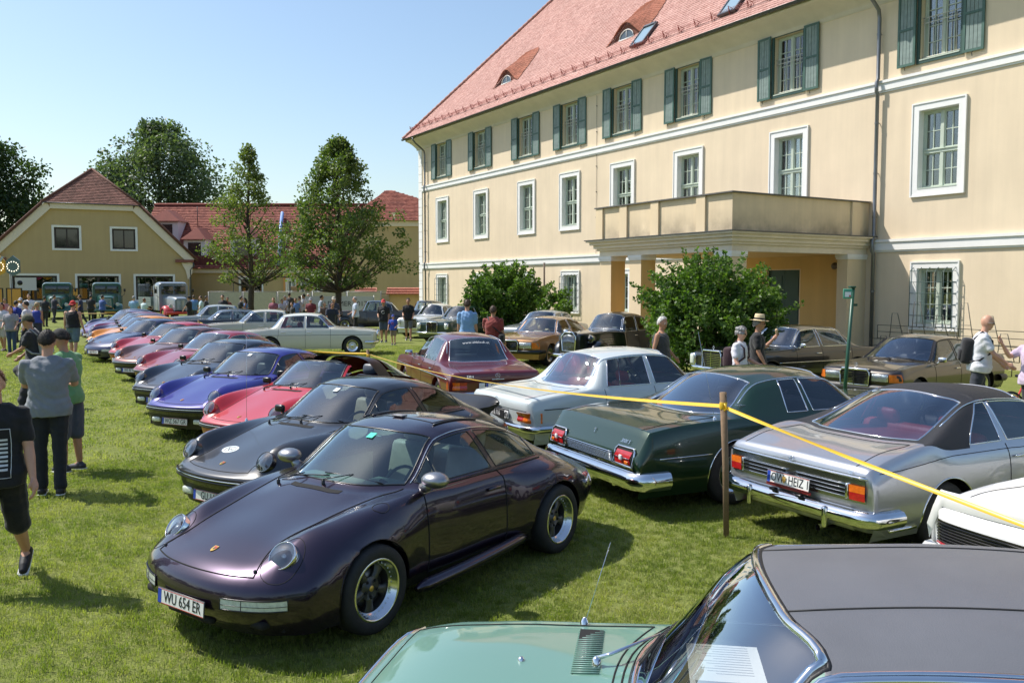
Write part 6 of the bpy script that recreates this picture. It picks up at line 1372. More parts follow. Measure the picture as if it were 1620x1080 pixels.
def foliage(name, parent, parts, m):
    Vs, Fs, T = [], [], []; b = 0
    for V, F_, t in parts: Vs.append(V); Fs.append(F_ + b); T.append(t); b += len(V)
    me = np_mesh(name, np.concatenate(Vs), np.concatenate(Fs), m, smooth=False); at = me.attributes.new('tone', 'FLOAT', 'POINT'); at.data.foreach_set('value', np.concatenate(T).astype(np.float32)); return link(name, me, parent)
def tree(label, x, y, h, rad, base, prof, nc, per, leaf, m, seed=1, trunk_r=.18, crad=(.4, .8), group=None, name='deciduous_tree', sparse=0.0, sx=1.0, stems=None):
    r = np.random.default_rng(seed); o = empty(name, (x, y, 0), 0, label, 'tree', group)
    ph = r.uniform(0, 6.28, 6)
    def rho(t, a): return rad * prof(t) * (1 + .16 * math.sin(2 * a + ph[0] + 5 * t) + .12 * math.sin(3 * a + ph[1] - 9 * t) + .10 * math.sin(5 * a + ph[2] + 14 * t))
    C = []; RR = []; tb = MB()
    tw = [Vector((.10 * math.sin(k * 1.3 + seed) * (k > 0), .08 * math.cos(k * 1.7 + seed) * (k > 0), h * .97 * k / 8)) for k in range(9)]
    tb.tube(tw, [trunk_r * (1.25 if k == 0 else 1) * (1 - .92 * (k / 8) ** 1.1) for k in range(9)], 9)
    for _ in range(nc):
        t = r.random() ** (.95); a = r.uniform(0, 2 * PI); q = r.uniform(.25, 1.0) ** .6
        R_ = rho(t, a) * r.choice([.88, 1.0, 1.0, 1.12]); cr = r.uniform(*crad) * (.55 + .6 * prof(t)); z = base + (h - base) * t; rr = max(0, R_ - cr * .5) * q
        if r.random() < sparse * (.4 + q * .6) : continue
        C.append((rr * math.cos(a) * sx, rr * math.sin(a), z)); RR.append(cr)
        if r.random() < .5:
            z0 = max(base * .85, z - rr * .75 - .3); k = min(7.99, z0 / (h * .97) * 8); s = tw[int(k)].lerp(tw[min(8, int(k) + 1)], k - int(k)); e = Vector(C[-1]); mid = s.lerp(e, .5) + Vector((0, 0, -.06 * rr)); rb = max(.012, trunk_r * .32 * (1 - t) + .012)
            tb.tube([s, mid, e], [rb, rb * .6, rb * .25], 5, cap=False)
    tb.build('trunk', BARK, o); foliage('crown', o, [leaves(np.array(C), np.array(RR), per, leaf, seed + 1)], m); return o
def bush(label, x, y, h, rad, nc, per, leaf, m, seed, shoots=60, sx=1.0, group=None):
    r = np.random.default_rng(seed); o = empty('bush', (x, y, 0), 0, label, 'bush', group); C = []; RR = []; tb = MB()
    for _ in range(nc):
        d = r.normal(size=3); d /= np.linalg.norm(d); d[2] = abs(d[2]) if r.random() < .75 else d[2] * .5; q = r.uniform(.3, 1) ** .5
        k = 1 + .18 * math.sin(3 * math.atan2(d[1], d[0]) + seed) + .12 * math.sin(7 * d[2] + 4 * d[0])
        zz = h * .46 + d[2] * h * .40 * q * k if r.random() < .75 else h * r.uniform(.06, .45); C.append((d[0] * rad * q * k * sx, d[1] * rad * q * k, zz)); RR.append(r.uniform(.18, .38) * rad / 2)
        if r.random() < .3: tb.tube([(r.normal() * .12, r.normal() * .12, 0), (C[-1][0] * .5, C[-1][1] * .5, C[-1][2] * .55), C[-1]], [.03, .018, .006], 4, cap=False)
    SC = []; SR = []
    for _ in range(shoots):
        a = r.uniform(0, 2 * PI); q = r.uniform(.1, 1.0); s = np.array([math.cos(a) * rad * q * .85 * sx, math.sin(a) * rad * q * .85, h * (.50 + .36 * math.sqrt(max(0, 1 - q * q)))]); L_ = r.uniform(.4, 1.25) * h * .26; d = np.array([math.cos(a) * q * 1.2, math.sin(a) * q * 1.2, 1.1 - .45 * q]); d /= np.linalg.norm(d)
        e = s + d * L_; tb.tube([s - d * .2, e], [.008, .003], 3, cap=False)
        for k in np.linspace(0, 1, 9): SC.append(s + d * L_ * k + r.normal(size=3) * .02); SR.append(.075 * (1.15 - .5 * k))
    tb.build('stems', BARK, o); foliage('foliage', o, [leaves(np.array(C), np.array(RR), per, leaf, seed + 1, flat=.9, droop=0), leaves(np.array(SC), np.array(SR), 9, leaf * .95, seed + 2, flat=1, droop=-.5)], m); return o
def lawn():
    m = bpy.data.materials.new('lawn'); m.use_nodes = True; t = m.node_tree; b = t.nodes['Principled BSDF']; b.inputs['Roughness'].default_value = .95; b.inputs['Specular IOR Level'].default_value = .15
    tc = t.nodes.new('ShaderNodeTexCoord')
    def nz(s, d, lo, hi):
        n = t.nodes.new('ShaderNodeTexNoise'); n.inputs['Scale'].default_value = s; n.inputs['Detail'].default_value = d; n.inputs['Roughness'].default_value = .68; t.links.new(tc.outputs['Object'], n.inputs['Vector'])
        r = t.nodes.new('ShaderNodeMapRange'); r.inputs[1].default_value = lo; r.inputs[2].default_value = hi; t.links.new(n.outputs[0], r.inputs[0]); return r.outputs[0]
    def mx(f, a, b_):
        q = t.nodes.new('ShaderNodeMix'); q.data_type = 'RGBA'; t.links.new(f, q.inputs[0])
        for i, v in ((6, a), (7, b_)):
            if isinstance(v, tuple): q.inputs[i].default_value = (*v, 1)
            else: t.links.new(v, q.inputs[i])
        return q.outputs[2]
    c1 = mx(nz(.35, 6, .32, .68), (.165, .198, .045), (.24, .255, .076)); c2 = mx(nz(3.2, 6, .52, .78), c1, (.27, .25, .11)); c3 = mx(nz(26, 5, .35, .75), c2, (.12, .155, .035)); t.links.new(c3, b.inputs['Base Color'])
    n = t.nodes.new('ShaderNodeTexNoise'); n.inputs['Scale'].default_value = 55; n.inputs['Detail'].default_value = 6; t.links.new(tc.outputs['Object'], n.inputs['Vector']); bp = t.nodes.new('ShaderNodeBump'); bp.inputs['Strength'].default_value = .9; bp.inputs['Distance'].default_value = .03; t.links.new(n.outputs[0], bp.inputs['Height']); t.links.new(bp.outputs[0], b.inputs['Normal'])
    a = MB(); xs = list(range(-400, -40, 60)) + list(range(-40, 41, 4)) + list(range(80, 401, 60)); ys = list(range(-60, 0, 12)) + list(range(0, 100, 4)) + list(range(100, 1201, 110))
    G = [[(x, y, (-.02 + .02 * math.sin(x * .31 + 1) * math.sin(y * .23)) if -40 < x < 20 and 0 < y < 45 else -.02) for y in ys] for x in xs]; a.grid(G, flip=True)
    o = a.build('ground', m); o['kind'] = 'structure'
    # grass blades
    gm = leaf_mat('grass_blade', (.155, .195, .040), (.38, .36, .15), .45)
    t_ = gm.node_tree; at_ = [n for n in t_.nodes if n.type == 'ATTRIBUTE'][0]; mx_ = [n for n in t_.nodes if n.type == 'MIX'][0]; ge = t_.nodes.new('ShaderNodeNewGeometry')
    n1 = t_.nodes.new('ShaderNodeTexNoise'); n1.inputs['Scale'].default_value = .9; n1.inputs['Detail'].default_value = 7; n1.inputs['Roughness'].default_value = .7; t_.links.new(ge.outputs['Position'], n1.inputs['Vector'])
    r1 = t_.nodes.new('ShaderNodeMapRange'); r1.inputs[1].default_value = .38; r1.inputs[2].default_value = .72; r1.inputs[3].default_value = -.45; r1.inputs[4].default_value = .95; t_.links.new(n1.outputs[0], r1.inputs[0])
    ad = t_.nodes.new('ShaderNodeMath'); ad.operation = 'ADD'; ad.use_clamp = True; t_.links.new(at_.outputs['Fac'], ad.inputs[0]); t_.links.new(r1.outputs[0], ad.inputs[1]); t_.links.new(ad.outputs[0], mx_.inputs[0])
    def tuft(name, nb, hh, spread, wd, seed, loc):
        r = np.random.default_rng(seed); V = []; F_ = []; T = []
        for k in range(nb):
            a, q = r.uniform(0, 2 * PI), spread * math.sqrt(r.random()); bx, by = q * math.cos(a), q * math.sin(a); a2 = r.uniform(0, 2 * PI); h = hh * r.uniform(.55, 1.25); ln = h * r.uniform(.2, 1.1); dx, dy = math.cos(a2), math.sin(a2); w_ = wd * r.uniform(.7, 1.3); n0 = len(V)
            V += [(bx - dy * w_, by + dx * w_, -.004), (bx + dy * w_, by - dx * w_, -.004), (bx + dx * ln * .4 + dy * w_ * .8, by + dy * ln * .4 - dx * w_ * .8, h * .62), (bx + dx * ln * .4 - dy * w_ * .8, by + dy * ln * .4 + dx * w_ * .8, h * .62), (bx + dx * ln, by + dy * ln, h)]
            F_ += [(n0, n0 + 1, n0 + 2, n0 + 3), (n0 + 3, n0 + 2, n0 + 4)]; tv = float(np.clip(r.normal(.35, .25), 0, 1)); T += [tv] * 5
        me = bpy.data.meshes.new(name); me.from_pydata(V, [], F_); me.materials.append(gm); at = me.attributes.new('tone', 'FLOAT', 'POINT'); at.data.foreach_set('value', np.array(T, np.float32)); o = link(name, me, None, loc); o['kind'] = 'stuff'; return o
    t1 = tuft('grass_tuft', 16, .024, .036, .0021, 1, (-1.9, 4.9, 0)); t2 = tuft('grass_tuft', 12, .028, .070, .0045, 2, (-5.5, 12.4, 0))
    def scatter(name, rect, dens, src, seed):
        x0, x1, y0, y1 = rect; me = bpy.data.meshes.new(name); me.from_pydata([(x0[0], y0, 0), (x0[1], y0, 0), (x1[1], y1, 0), (x1[0], y1, 0)], [], [(0, 1, 2, 3)]); o = link(name, me); o['kind'] = 'stuff'; me.materials.append(gm)
        g = bpy.data.node_groups.new(name, 'GeometryNodeTree'); g.interface.new_socket('Geometry', in_out='INPUT', socket_type='NodeSocketGeometry'); g.interface.new_socket('Geometry', in_out='OUTPUT', socket_type='NodeSocketGeometry')
        N = g.nodes; gi = N.new('NodeGroupInput'); go = N.new('NodeGroupOutput'); dp = N.new('GeometryNodeDistributePointsOnFaces'); dp.inputs['Density'].default_value = dens; dp.inputs['Seed'].default_value = seed
        oi = N.new('GeometryNodeObjectInfo'); oi.inputs['Object'].default_value = src; oi.inputs['As Instance'].default_value = True
        ip = N.new('GeometryNodeInstanceOnPoints'); rv = N.new('FunctionNodeRandomValue'); rv.data_type = 'FLOAT_VECTOR'; rv.inputs[0].default_value = (-.12, -.12, 0); rv.inputs[1].default_value = (.12, .12, 6.28)
        rs = N.new('FunctionNodeRandomValue'); rs.data_type = 'FLOAT'; rs.inputs[2].default_value = .6; rs.inputs[3].default_value = 1.35
        g.links.new(gi.outputs[0], dp.inputs['Mesh']); g.links.new(dp.outputs['Points'], ip.inputs['Points']); g.links.new(oi.outputs['Geometry'], ip.inputs['Instance']); g.links.new(rv.outputs[0], ip.inputs['Rotation']); g.links.new(rs.outputs[1], ip.inputs['Scale']); g.links.new(ip.outputs[0], go.inputs[0])
        md = o.modifiers.new('scatter', 'NODES'); md.node_group = g
    scatter('grass_near', ((-3.4, 3.2), (-8.6, 6.6), 3.9, 11.5), 430, t1, 3); scatter('grass_far', ((-8.6, 4.0), (-24, 5.0), 11.5, 34), 75, t2, 4)
def tape_and_posts():
    YT = mat('yellow_tape', (.66, .42, .025), rough=.35); WD = mat('stake_wood', (.20, .13, .075), rough=.85, bump=.4, bscale=25, var=.25, vscale=5)
    pts = [((-11.8, 32.2), 1.10, 'thin wooden post far back among the pale saloons'), ((-3.05, 18.2), 1.02, 'short wooden post by the front wheel of the white saloon'), ((2.02, 7.98), 1.38, 'tall wooden stake in the grass between the green and silver coupes')]
    for (x, y), h, lb in pts:
        o = empty('wooden_stake', (x, y, 0), 0, lb, 'post', 'stakes carrying the yellow tape'); a = MB(); a.tube([(0.02, 0, -.1), (0, 0, h * .5), (-.035, 0, h)], [.026, .030, .034], 9); a.build('stake', WD, o)
        a = MB(); a.lathe([(.034, -.03), (.037, -.02), (.037, .03), (.034, .04)], 10, M=Matrix.Translation((-.03, 0, h - .13))); a.tube([(-.03, -.04, h - .10), (-.01, -.06, h - .14), (-.03, -.04, h - .17)], .009, 4); a.build('tape_wrap', YT, o)
    def tape(p, q, sag, twist, lb, w_=.024, n=60):
        p, q = Vector(p), Vector(q); G = []
        for k in range(n + 1):
            u = k / n; c_ = p.lerp(q, u) - Vector((0, 0, sag * 4 * u * (1 - u))); a = twist(u); d = (q - p).normalized(); sd_ = Vector((-d.y, d.x, 0)); wv = Vector((0, 0, math.cos(a))) + sd_ * math.sin(a); th = wv.cross(d).normalized() * .0006
            G.append([c_ - wv * w_ - th, c_ + wv * w_ - th, c_ + wv * w_ + th, c_ - wv * w_ + th, c_ - wv * w_ - th])
        a = MB(); a.grid(G); tag(a.build('barrier_tape', YT), lb, 'tape', 'yellow tape strung between the stakes')
    tape((2.0, 7.98, 1.24), (3.62, 4.0, .80), .02, lambda u: 1.15 * math.exp(-((u - .25) / .18) ** 2) + .15, 'yellow tape running from the tall stake down to the right', w_=.016)
    tape((-3.05, 18.2, .92), (2.0, 7.98, 1.25), .16, lambda u: 1.45 - 1.2 * max(0, (u - .6) / .4), 'yellow tape strung over the maroon and pale blue saloons to the tall stake', w_=.018)
    tape((-11.8, 32.2, 1.0), (-3.05, 18.2, .93), .30, lambda u: 3.0 * u + .4 * math.sin(u * 9), 'twisted yellow tape strung before the white saloon')
def sign_post():
    o = empty('sign_post', (5.55, 13.9, 0), 0, 'leaning dark green metal post with a tiny green and white sign', 'sign'); G_ = mat('post_green', (.012, .07, .04), rough=.4)
    a = MB(); a.tube([(-.14, 0, -.1), (.0, 0, 2.36)], .030, 8); a.build('post', G_, o); a = MB(); a.rbox(-.02, 0, 2.36, .10, .09, .03, .01); a.box(.02, .07, -.01, .01, 2.05, 2.09); a.build('post_cap', G_, o)
    s = MB(); s.rbox(-.11, -.05, 2.25, .15, .02, .16, .02); s.build('sign_plate', mat('sign_green', (.08, .32, .2), rough=.5), o); s = MB(); s.box(-.16, -.06, -.0635, -.061, 2.20, 2.28); s.box(-.09, -.065, -.0665, -.064, 2.20, 2.23, 1); s.build('sign_print', [WHITE, mat('sign_red', (.5, .05, .04))], o)
def wire_rack(B):
    IR = mat('rack_iron', (.09, .085, .07), rough=.6); o = empty('wire_bicycle_rack', B.matrix_world @ Vector((38.6, -1.2, 0)) if False else (0, 0, 0)); o.location = Vector((-6.18, 57.5, 0)) + Matrix.Rotation(R(-58.56), 3, 'Z') @ Vector((38.2, -1.0, 0)); o.rotation_euler = (0, 0, R(-58.56))
    tag(o, 'stacked wire bicycle racks leaning against the cream wall', 'rack')
    for r_, (y, z0, n) in enumerate(((-.9, 0, 6), (-.55, .35, 6), (-.2, .75, 5))):
        for k in range(n):
            x = -2.2 + k * .72 + .12 * r_; a = MB(); hh = (.55, .65, 1.0)[r_] * (1.15 if k % 2 else .8)
            a.tube([(x - .22, y, z0), (x - .08, y - .1, z0 + hh), (x + .10, y - .1, z0 + hh), (x + .25, y, z0)], .012, 4); a.tube([(x - .16, y - .05, z0 + hh * .45), (x + .18, y - .05, z0 + hh * .45)], .010, 4); a.build('hoop', IR, o)
        a = MB(); [a.tube([(-2.6, y, z), (1.9, y, z - .02)], .013, 4) for z in (z0 + .02, z0 + .22, z0 + .42)]; a.tube([(-2.6, y, z0), (-2.6, y, z0 + .42)], .013, 4); a.tube([(1.9, y, z0), (1.9, y, z0 + .4)], .013, 4); a.build('rail', IR, o)
def bicycle():
    o = empty('bicycle', (8.55, 13.9, 0), R(20), 'black bicycle with red frame behind the silver coupe', 'bicycle'); RD = mat('bike_red', (.55, .04, .02), rough=.3, coat=1)
    for x in (-.52, .52):
        w_ = empty('wheel', (x, 0, .34)); w_.parent = o; a = MB(); a.tube([(.325 * math.cos(t), 0, .325 * math.sin(t)) for t in np.linspace(0, 2 * PI, 33)[:-1]], .018, 6, closed=True); a.build('tyre', TYRE, w_)
        a = MB(); [a.tube([(0, 0, 0), (.31 * math.cos(t), 0, .31 * math.sin(t))], .0015, 3) for t in np.linspace(0, 2 * PI, 21)[:-1]]; a.tube([(.30 * math.cos(t), 0, .30 * math.sin(t)) for t in np.linspace(0, 2 * PI, 33)[:-1]], .01, 5, closed=True); a.build('rim', ALU, w_)
    a = MB(); bb, st, hd = (-.05, 0, .30), (-.20, 0, .82), (.36, 0, .85); [a.tube(q, .018, 6) for q in ([bb, st], [st, hd], [bb, (.38, 0, .75)], [bb, (-.52, 0, .34)], [st, (-.52, 0, .34)], [(.34, 0, .95), (.52, 0, .34)])]; a.build('frame', RD, o)
    a = MB(); a.tube([(.42, -.28, 1.03), (.36, -.12, 1.0), (.35, 0, 1.0), (.36, .12, 1.0), (.42, .28, 1.03)], .014, 6); a.tube([(.34, 0, .93), (.35, 0, 1.0)], .014, 6); a.build('handlebar', TRIM, o); a = MB(); a.rbox(-.23, 0, .92, .26, .14, .05, .02); a.tube([(-.2, 0, .8), (-.22, 0, .9)], .013, 6); a.build('saddle', TRIM, o)
def far_props():
    OR = mat('orange_panel', (.62, .30, .05), rough=.6, var=.1); BK = mat('black_frame', (.015, .013, .012), rough=.5)
    for i, x in enumerate(np.arange(-39.5, -27.6, 1.32)):
        if i in (4, 5, 7, 9): continue
        o = empty('fence_panel', (x * 70 / 60, 70 + .02 * i, 0)); f = MB(); f.box(0, .10, -.03, .03, 0, 2.2); f.box(1.22, 1.31, -.03, .03, 0, 2.2); f.box(.1, 1.22, -.03, .03, 2.12, 2.2); f.box(.1, 1.22, -.03, .03, 0, .1); f.build('panel_frame', BK, o); p_ = MB(); p_.box(.1, 1.22, -.015, .015, .1, 2.12); p_.build('infill', OR, o)
        side = ['at the picture edge', 'second from the picture edge', 'third from the picture edge', 'beside the tall poles', '', '', 'between the two green lorries', 'just left of the second green lorry', 'behind the second green lorry', 'at the right end']
        tag(o, 'orange fence panel in black frame ' + side[min(i, 9)], 'fence', 'orange fence panels before the gabled house')
    s = empty('fairground_sign', (-35.3, 59, 0), 0, 'colourful fairground sign edged with lit white bulbs on two poles', 'sign')
    a = MB(); a.tube([(-.6, 0, 0), (-.6, 0, 3.4)], .03, 5); a.tube([(.75, 0, 0), (.75, 0, 3.4)], .03, 5); a.build('pole', BK, s)
    for k, (x, w_, col, tp) in enumerate(((-1.1, .8, (.35, .04, .10), 0), (-.1, .95, (.62, .33, .03), .25), (.95, .9, (.10, .15, .15), .1))):
        a = MB(); a.prism([(x - w_ / 2, 3.3), (x, 3.05), (x + w_ / 2, 3.3), (x + w_ / 2, 4.1), (x, 4.35 + tp), (x - w_ / 2, 4.1)], -.06, .06, Matrix(((1, 0, 0, 0), (0, 0, -1, 0), (0, 1, 0, 0), (0, 0, 0, 1)))); o = a.build('sign_board', mat('fair_%d' % k, col, rough=.4), s)
        a = MB()
        for t in np.linspace(0, 2 * PI, 15)[:-1]: a.ell((x + w_ * .44 * math.cos(t), -.09, 3.7 + .33 * math.sin(t)), (.035, .035, .035), 6, 4)
        a.build('bulbs', mat('lit_bulb', (.9, .85, .7), emit=(1, .9, .7, 2.0)), o)['kind'] = 'stuff'
    a = MB(); a.prism([(-.35, 4.35), (-.08, 3.9), (-.08, 3.35), (.08, 3.35), (.08, 3.9), (.35, 4.35), (.2, 4.4), (0, 4.1), (-.2, 4.4)], .061, .09, Matrix(((1, 0, 0, 0), (0, 0, -1, 0), (0, 1, 0, 0), (0, 0, 0, 1)))); a.build('letter_ornament', mat('silver_paint', (.45, .48, .5), rough=.3, metal=.6), s)
    # pale site fence
    BF = mat('fence_mesh', (.50, .46, .34), rough=.8, var=.1); PO = mat('galvanised', (.35, .35, .34), rough=.5, metal=.5)
    for i in range(5):
        x = -20.6 + i * 2.35; o = empty('site_fence', (x, 58 + .04 * i, 0), 0, 'beige sheeted site fence panel ' + ['farthest left, by the open doorway', 'left of the thinner tree trunk', 'just right of the thinner tree trunk', 'behind the crowd between the trees', 'behind the taller tree trunk'][i], 'fence', 'beige sheeted fence panels behind the crowd')
        f = MB(); [f.tube([(xx, 0, 0), (xx, 0, 2.0)], .025, 5) for xx in (0, 2.28)]; [f.tube([(0, 0, z), (2.28, 0, z)], .02, 5) for z in (.15, 1.98)]; f.build('panel_frame', PO, o); f = MB(); f.box(.03, 2.25, -.01, .01, .18, 1.94); f.build('sheet', BF, o)
    o = empty('event_banner', (-11.3, 52, 0), 0, 'white banner reading 2017 beside the taller tree', 'banner'); a = MB(); a.box(-1.5, 2.9, -.01, .01, .5, 1.75); a.build('sheet', mat('banner_white', (.62, .62, .66), rough=.6), o); t = text_mesh('OLDTIMER 2017', .42, INKM, .001); t.transform(Matrix.Translation((1.0, -.015, 1.28)) @ Matrix.Rotation(PI / 2, 4, 'X')); link('banner_lettering', t, o)
    a = MB(); [a.tube([(xx, 0, 0), (xx, 0, 1.8)], .03, 5) for xx in (-1.5, 2.9)]; a.build('post', PO, o)
    YW = plaster('yellow_plaster', (.50, .37, .185)); TP = mat('pink_tile', (.50, .20, .14), rough=.8, var=.15, vscale=6)
    for x0, x1, lb in ((-8.9, -5.3, 'low yellow garden wall with pink tile cap beside the house corner'), (-11.2, -10.0, 'narrow yellow gate pier with pink tile cap left of the iron gate')):
        o = empty('garden_wall', (x0, 62, 0), 0, lb, 'wall', 'yellow garden walls with pink tile caps'); a = MB(); a.box(0, x1 - x0, 0, .4, -.1, 1.75); a.build('wall', YW, o)
        n = int((x1 - x0 + .4) / .25)
        for r_ in range(3):
            for k in range(n): b = MB(); b.box(-.2 + k * .25 + .006, -.2 + (k + 1) * .25 - .006, -.45 + r_ * .22, -.2 + r_ * .22, 1.80 + r_ * .17, 1.84 + r_ * .17 + .01); b.build('cap_tile', TP, o)
        a = MB(); a.prism([(-.42, 1.75), (.2, 1.75), (.2, 2.25)], -.18, x1 - x0 + .18, Matrix(((0, 0, 1, 0), (1, 0, 0, 0), (0, 1, 0, 0), (0, 0, 0, 1)))); a.build('cap_core', TP, o)
    o = empty('iron_gate', (-9.9, 61.9, 0), 0, 'black wrought iron gate between the yellow garden walls', 'gate')
    for k in range(14): a = MB(); a.tube([(k * .077, 0, .1), (k * .077, 0, 1.9 + .15 * math.sin(k / 13 * PI))], .014, 4); a.build('bar', BK, o)
    a = MB(); [a.tube([(0, 0, z), (1.0, 0, z)], .02, 4) for z in (.15, 1.0, 1.8)]; a.build('rail', BK, o)
    for x, y, w_, lb in ((-25.9, 62, 1, 'brown timber beer table with benches before the green lorry'),):
        o = empty('beer_table', (x + 1, 50, 0), 0, lb, 'table'); WDN = mat('bench_wood', (.45, .30, .10), rough=.6)
        a = MB(); a.box(-1.1, 1.1, -.25, .25, .74, .77); a.build('table_top', WDN, o)
        for xx in (-.8, .8): a = MB(); a.tube([(xx, -.2, .74), (xx, .2, 0)], .02, 5); a.tube([(xx, .2, .74), (xx, -.2, 0)], .02, 5); a.build('leg', BK, o)
    # goal-like frame and crates behind the fence
    o = empty('metal_frame', (-21.5, 66, 0), 0, 'thin black metal frame standing behind the beige fence', 'frame'); a = MB(); a.tube([(0, 0, 0), (0, 0, 3.05), (7.0, 0, 3.05), (7.0, 0, 0)], .05, 5); a.build('frame_tube', BK, o)
    for k, x in enumerate((-13.6, -12.7, -11.3, -10.6)):
        a = MB(); a.rbox(x - 2.2, 62.5, 2.2, .6, .5, .28, .02); a.box(x - 2.4, x - 2.0, 62.3, 62.7, 0, 2.05); tag(a.build('cardboard_box', mat('cardboard', (.33, .21, .11), rough=.9)), ['brown box on the stand behind the fence, farthest left', 'brown box on the stand, second from the left', 'brown box on the stand, second from the right', 'brown box on the stand, farthest right'][k], 'box', 'boxes lined up behind the fence')
# ------------------------------------------------------------------ people
TMP = bpy.data.scenes.new('remesh_bench')
def remesh(name, mb, vox, m, parent, smooth=4, wr=0.0, seed=0, fac=.5):
    me = mb.mesh(name, m); o = bpy.data.objects.new(name, me); TMP.collection.objects.link(o)
    md = o.modifiers.new('r', 'REMESH'); md.mode = 'VOXEL'; md.voxel_size = vox; md.use_smooth_shade = True
    if smooth: s = o.modifiers.new('s', 'SMOOTH'); s.factor = fac; s.iterations = smooth
    TMP.view_layers[0].update(); dg = TMP.view_layers[0].depsgraph; ne = bpy.data.meshes.new_from_object(o.evaluated_get(dg)); ne.name = name
    bpy.data.objects.remove(o); bpy.data.meshes.remove(me)
    if wr:
        n = len(ne.vertices); co = np.empty(n * 3, np.float32); ne.vertices.foreach_get('co', co); co = co.reshape(-1, 3); nr = np.empty(n * 3, np.float32); ne.vertices.foreach_get('normal', nr); nr = nr.reshape(-1, 3); s_ = seed * 1.7
        d = np.sin(co[:, 2] * 31 + 9 * np.sin(co[:, 1] * 7 + s_) + s_) * np.sin(co[:, 1] * 17 + 5 * np.sin(co[:, 2] * 9) + s_ * 2) * .6 + np.sin(co[:, 0] * 23 + co[:, 2] * 13 + s_) * .4
        co += nr * (d * wr)[:, None]; ne.vertices.foreach_set('co', co.ravel()); ne.update()
    ne.polygons.foreach_set('use_smooth', np.ones(len(ne.polygons), bool))
    if not ne.materials: ne.materials.append(m)
    return link(name, ne, parent)
def cap_chain(mb, pts, rad, n=10, mi=0, sq=None):
    pts = [Vector(p) for p in pts]; P_, R_ = [], []
    d0 = (pts[0] - pts[1]).normalized(); d1 = (pts[-1] - pts[-2]).normalized()
    for a in (80, 50, 20): P_.append(pts[0] + d0 * rad[0] * math.sin(R(a)) * .8); R_.append(rad[0] * math.cos(R(a)))
    P_ += pts; R_ += list(rad)
    for a in (20, 50, 80): P_.append(pts[-1] + d1 * rad[-1] * math.sin(R(a)) * .8); R_.append(rad[-1] * math.cos(R(a)))
    mb.tube(P_, R_, n, mi, flat=sq)
SKIN = [mat('skin_light', (.56, .30, .20), rough=.5, var=.06, vscale=12), mat('skin_tanned', (.42, .21, .125), rough=.5, var=.06, vscale=12), mat('skin_pale', (.62, .38, .28), rough=.5, var=.05, vscale=12)]
HAIRM = {k: mat('hair_' + k, c, rough=.6, bump=.8, bscale=70, var=.3, vscale=30) for k, c in dict(dark=(.025, .018, .014), brown=(.07, .042, .024), grey=(.28, .27, .26), white=(.6, .58, .55), blond=(.34, .24, .12), red=(.16, .06, .025)).items()}
def rot(v, ax, a): return Quaternion(ax, a) @ Vector(v)
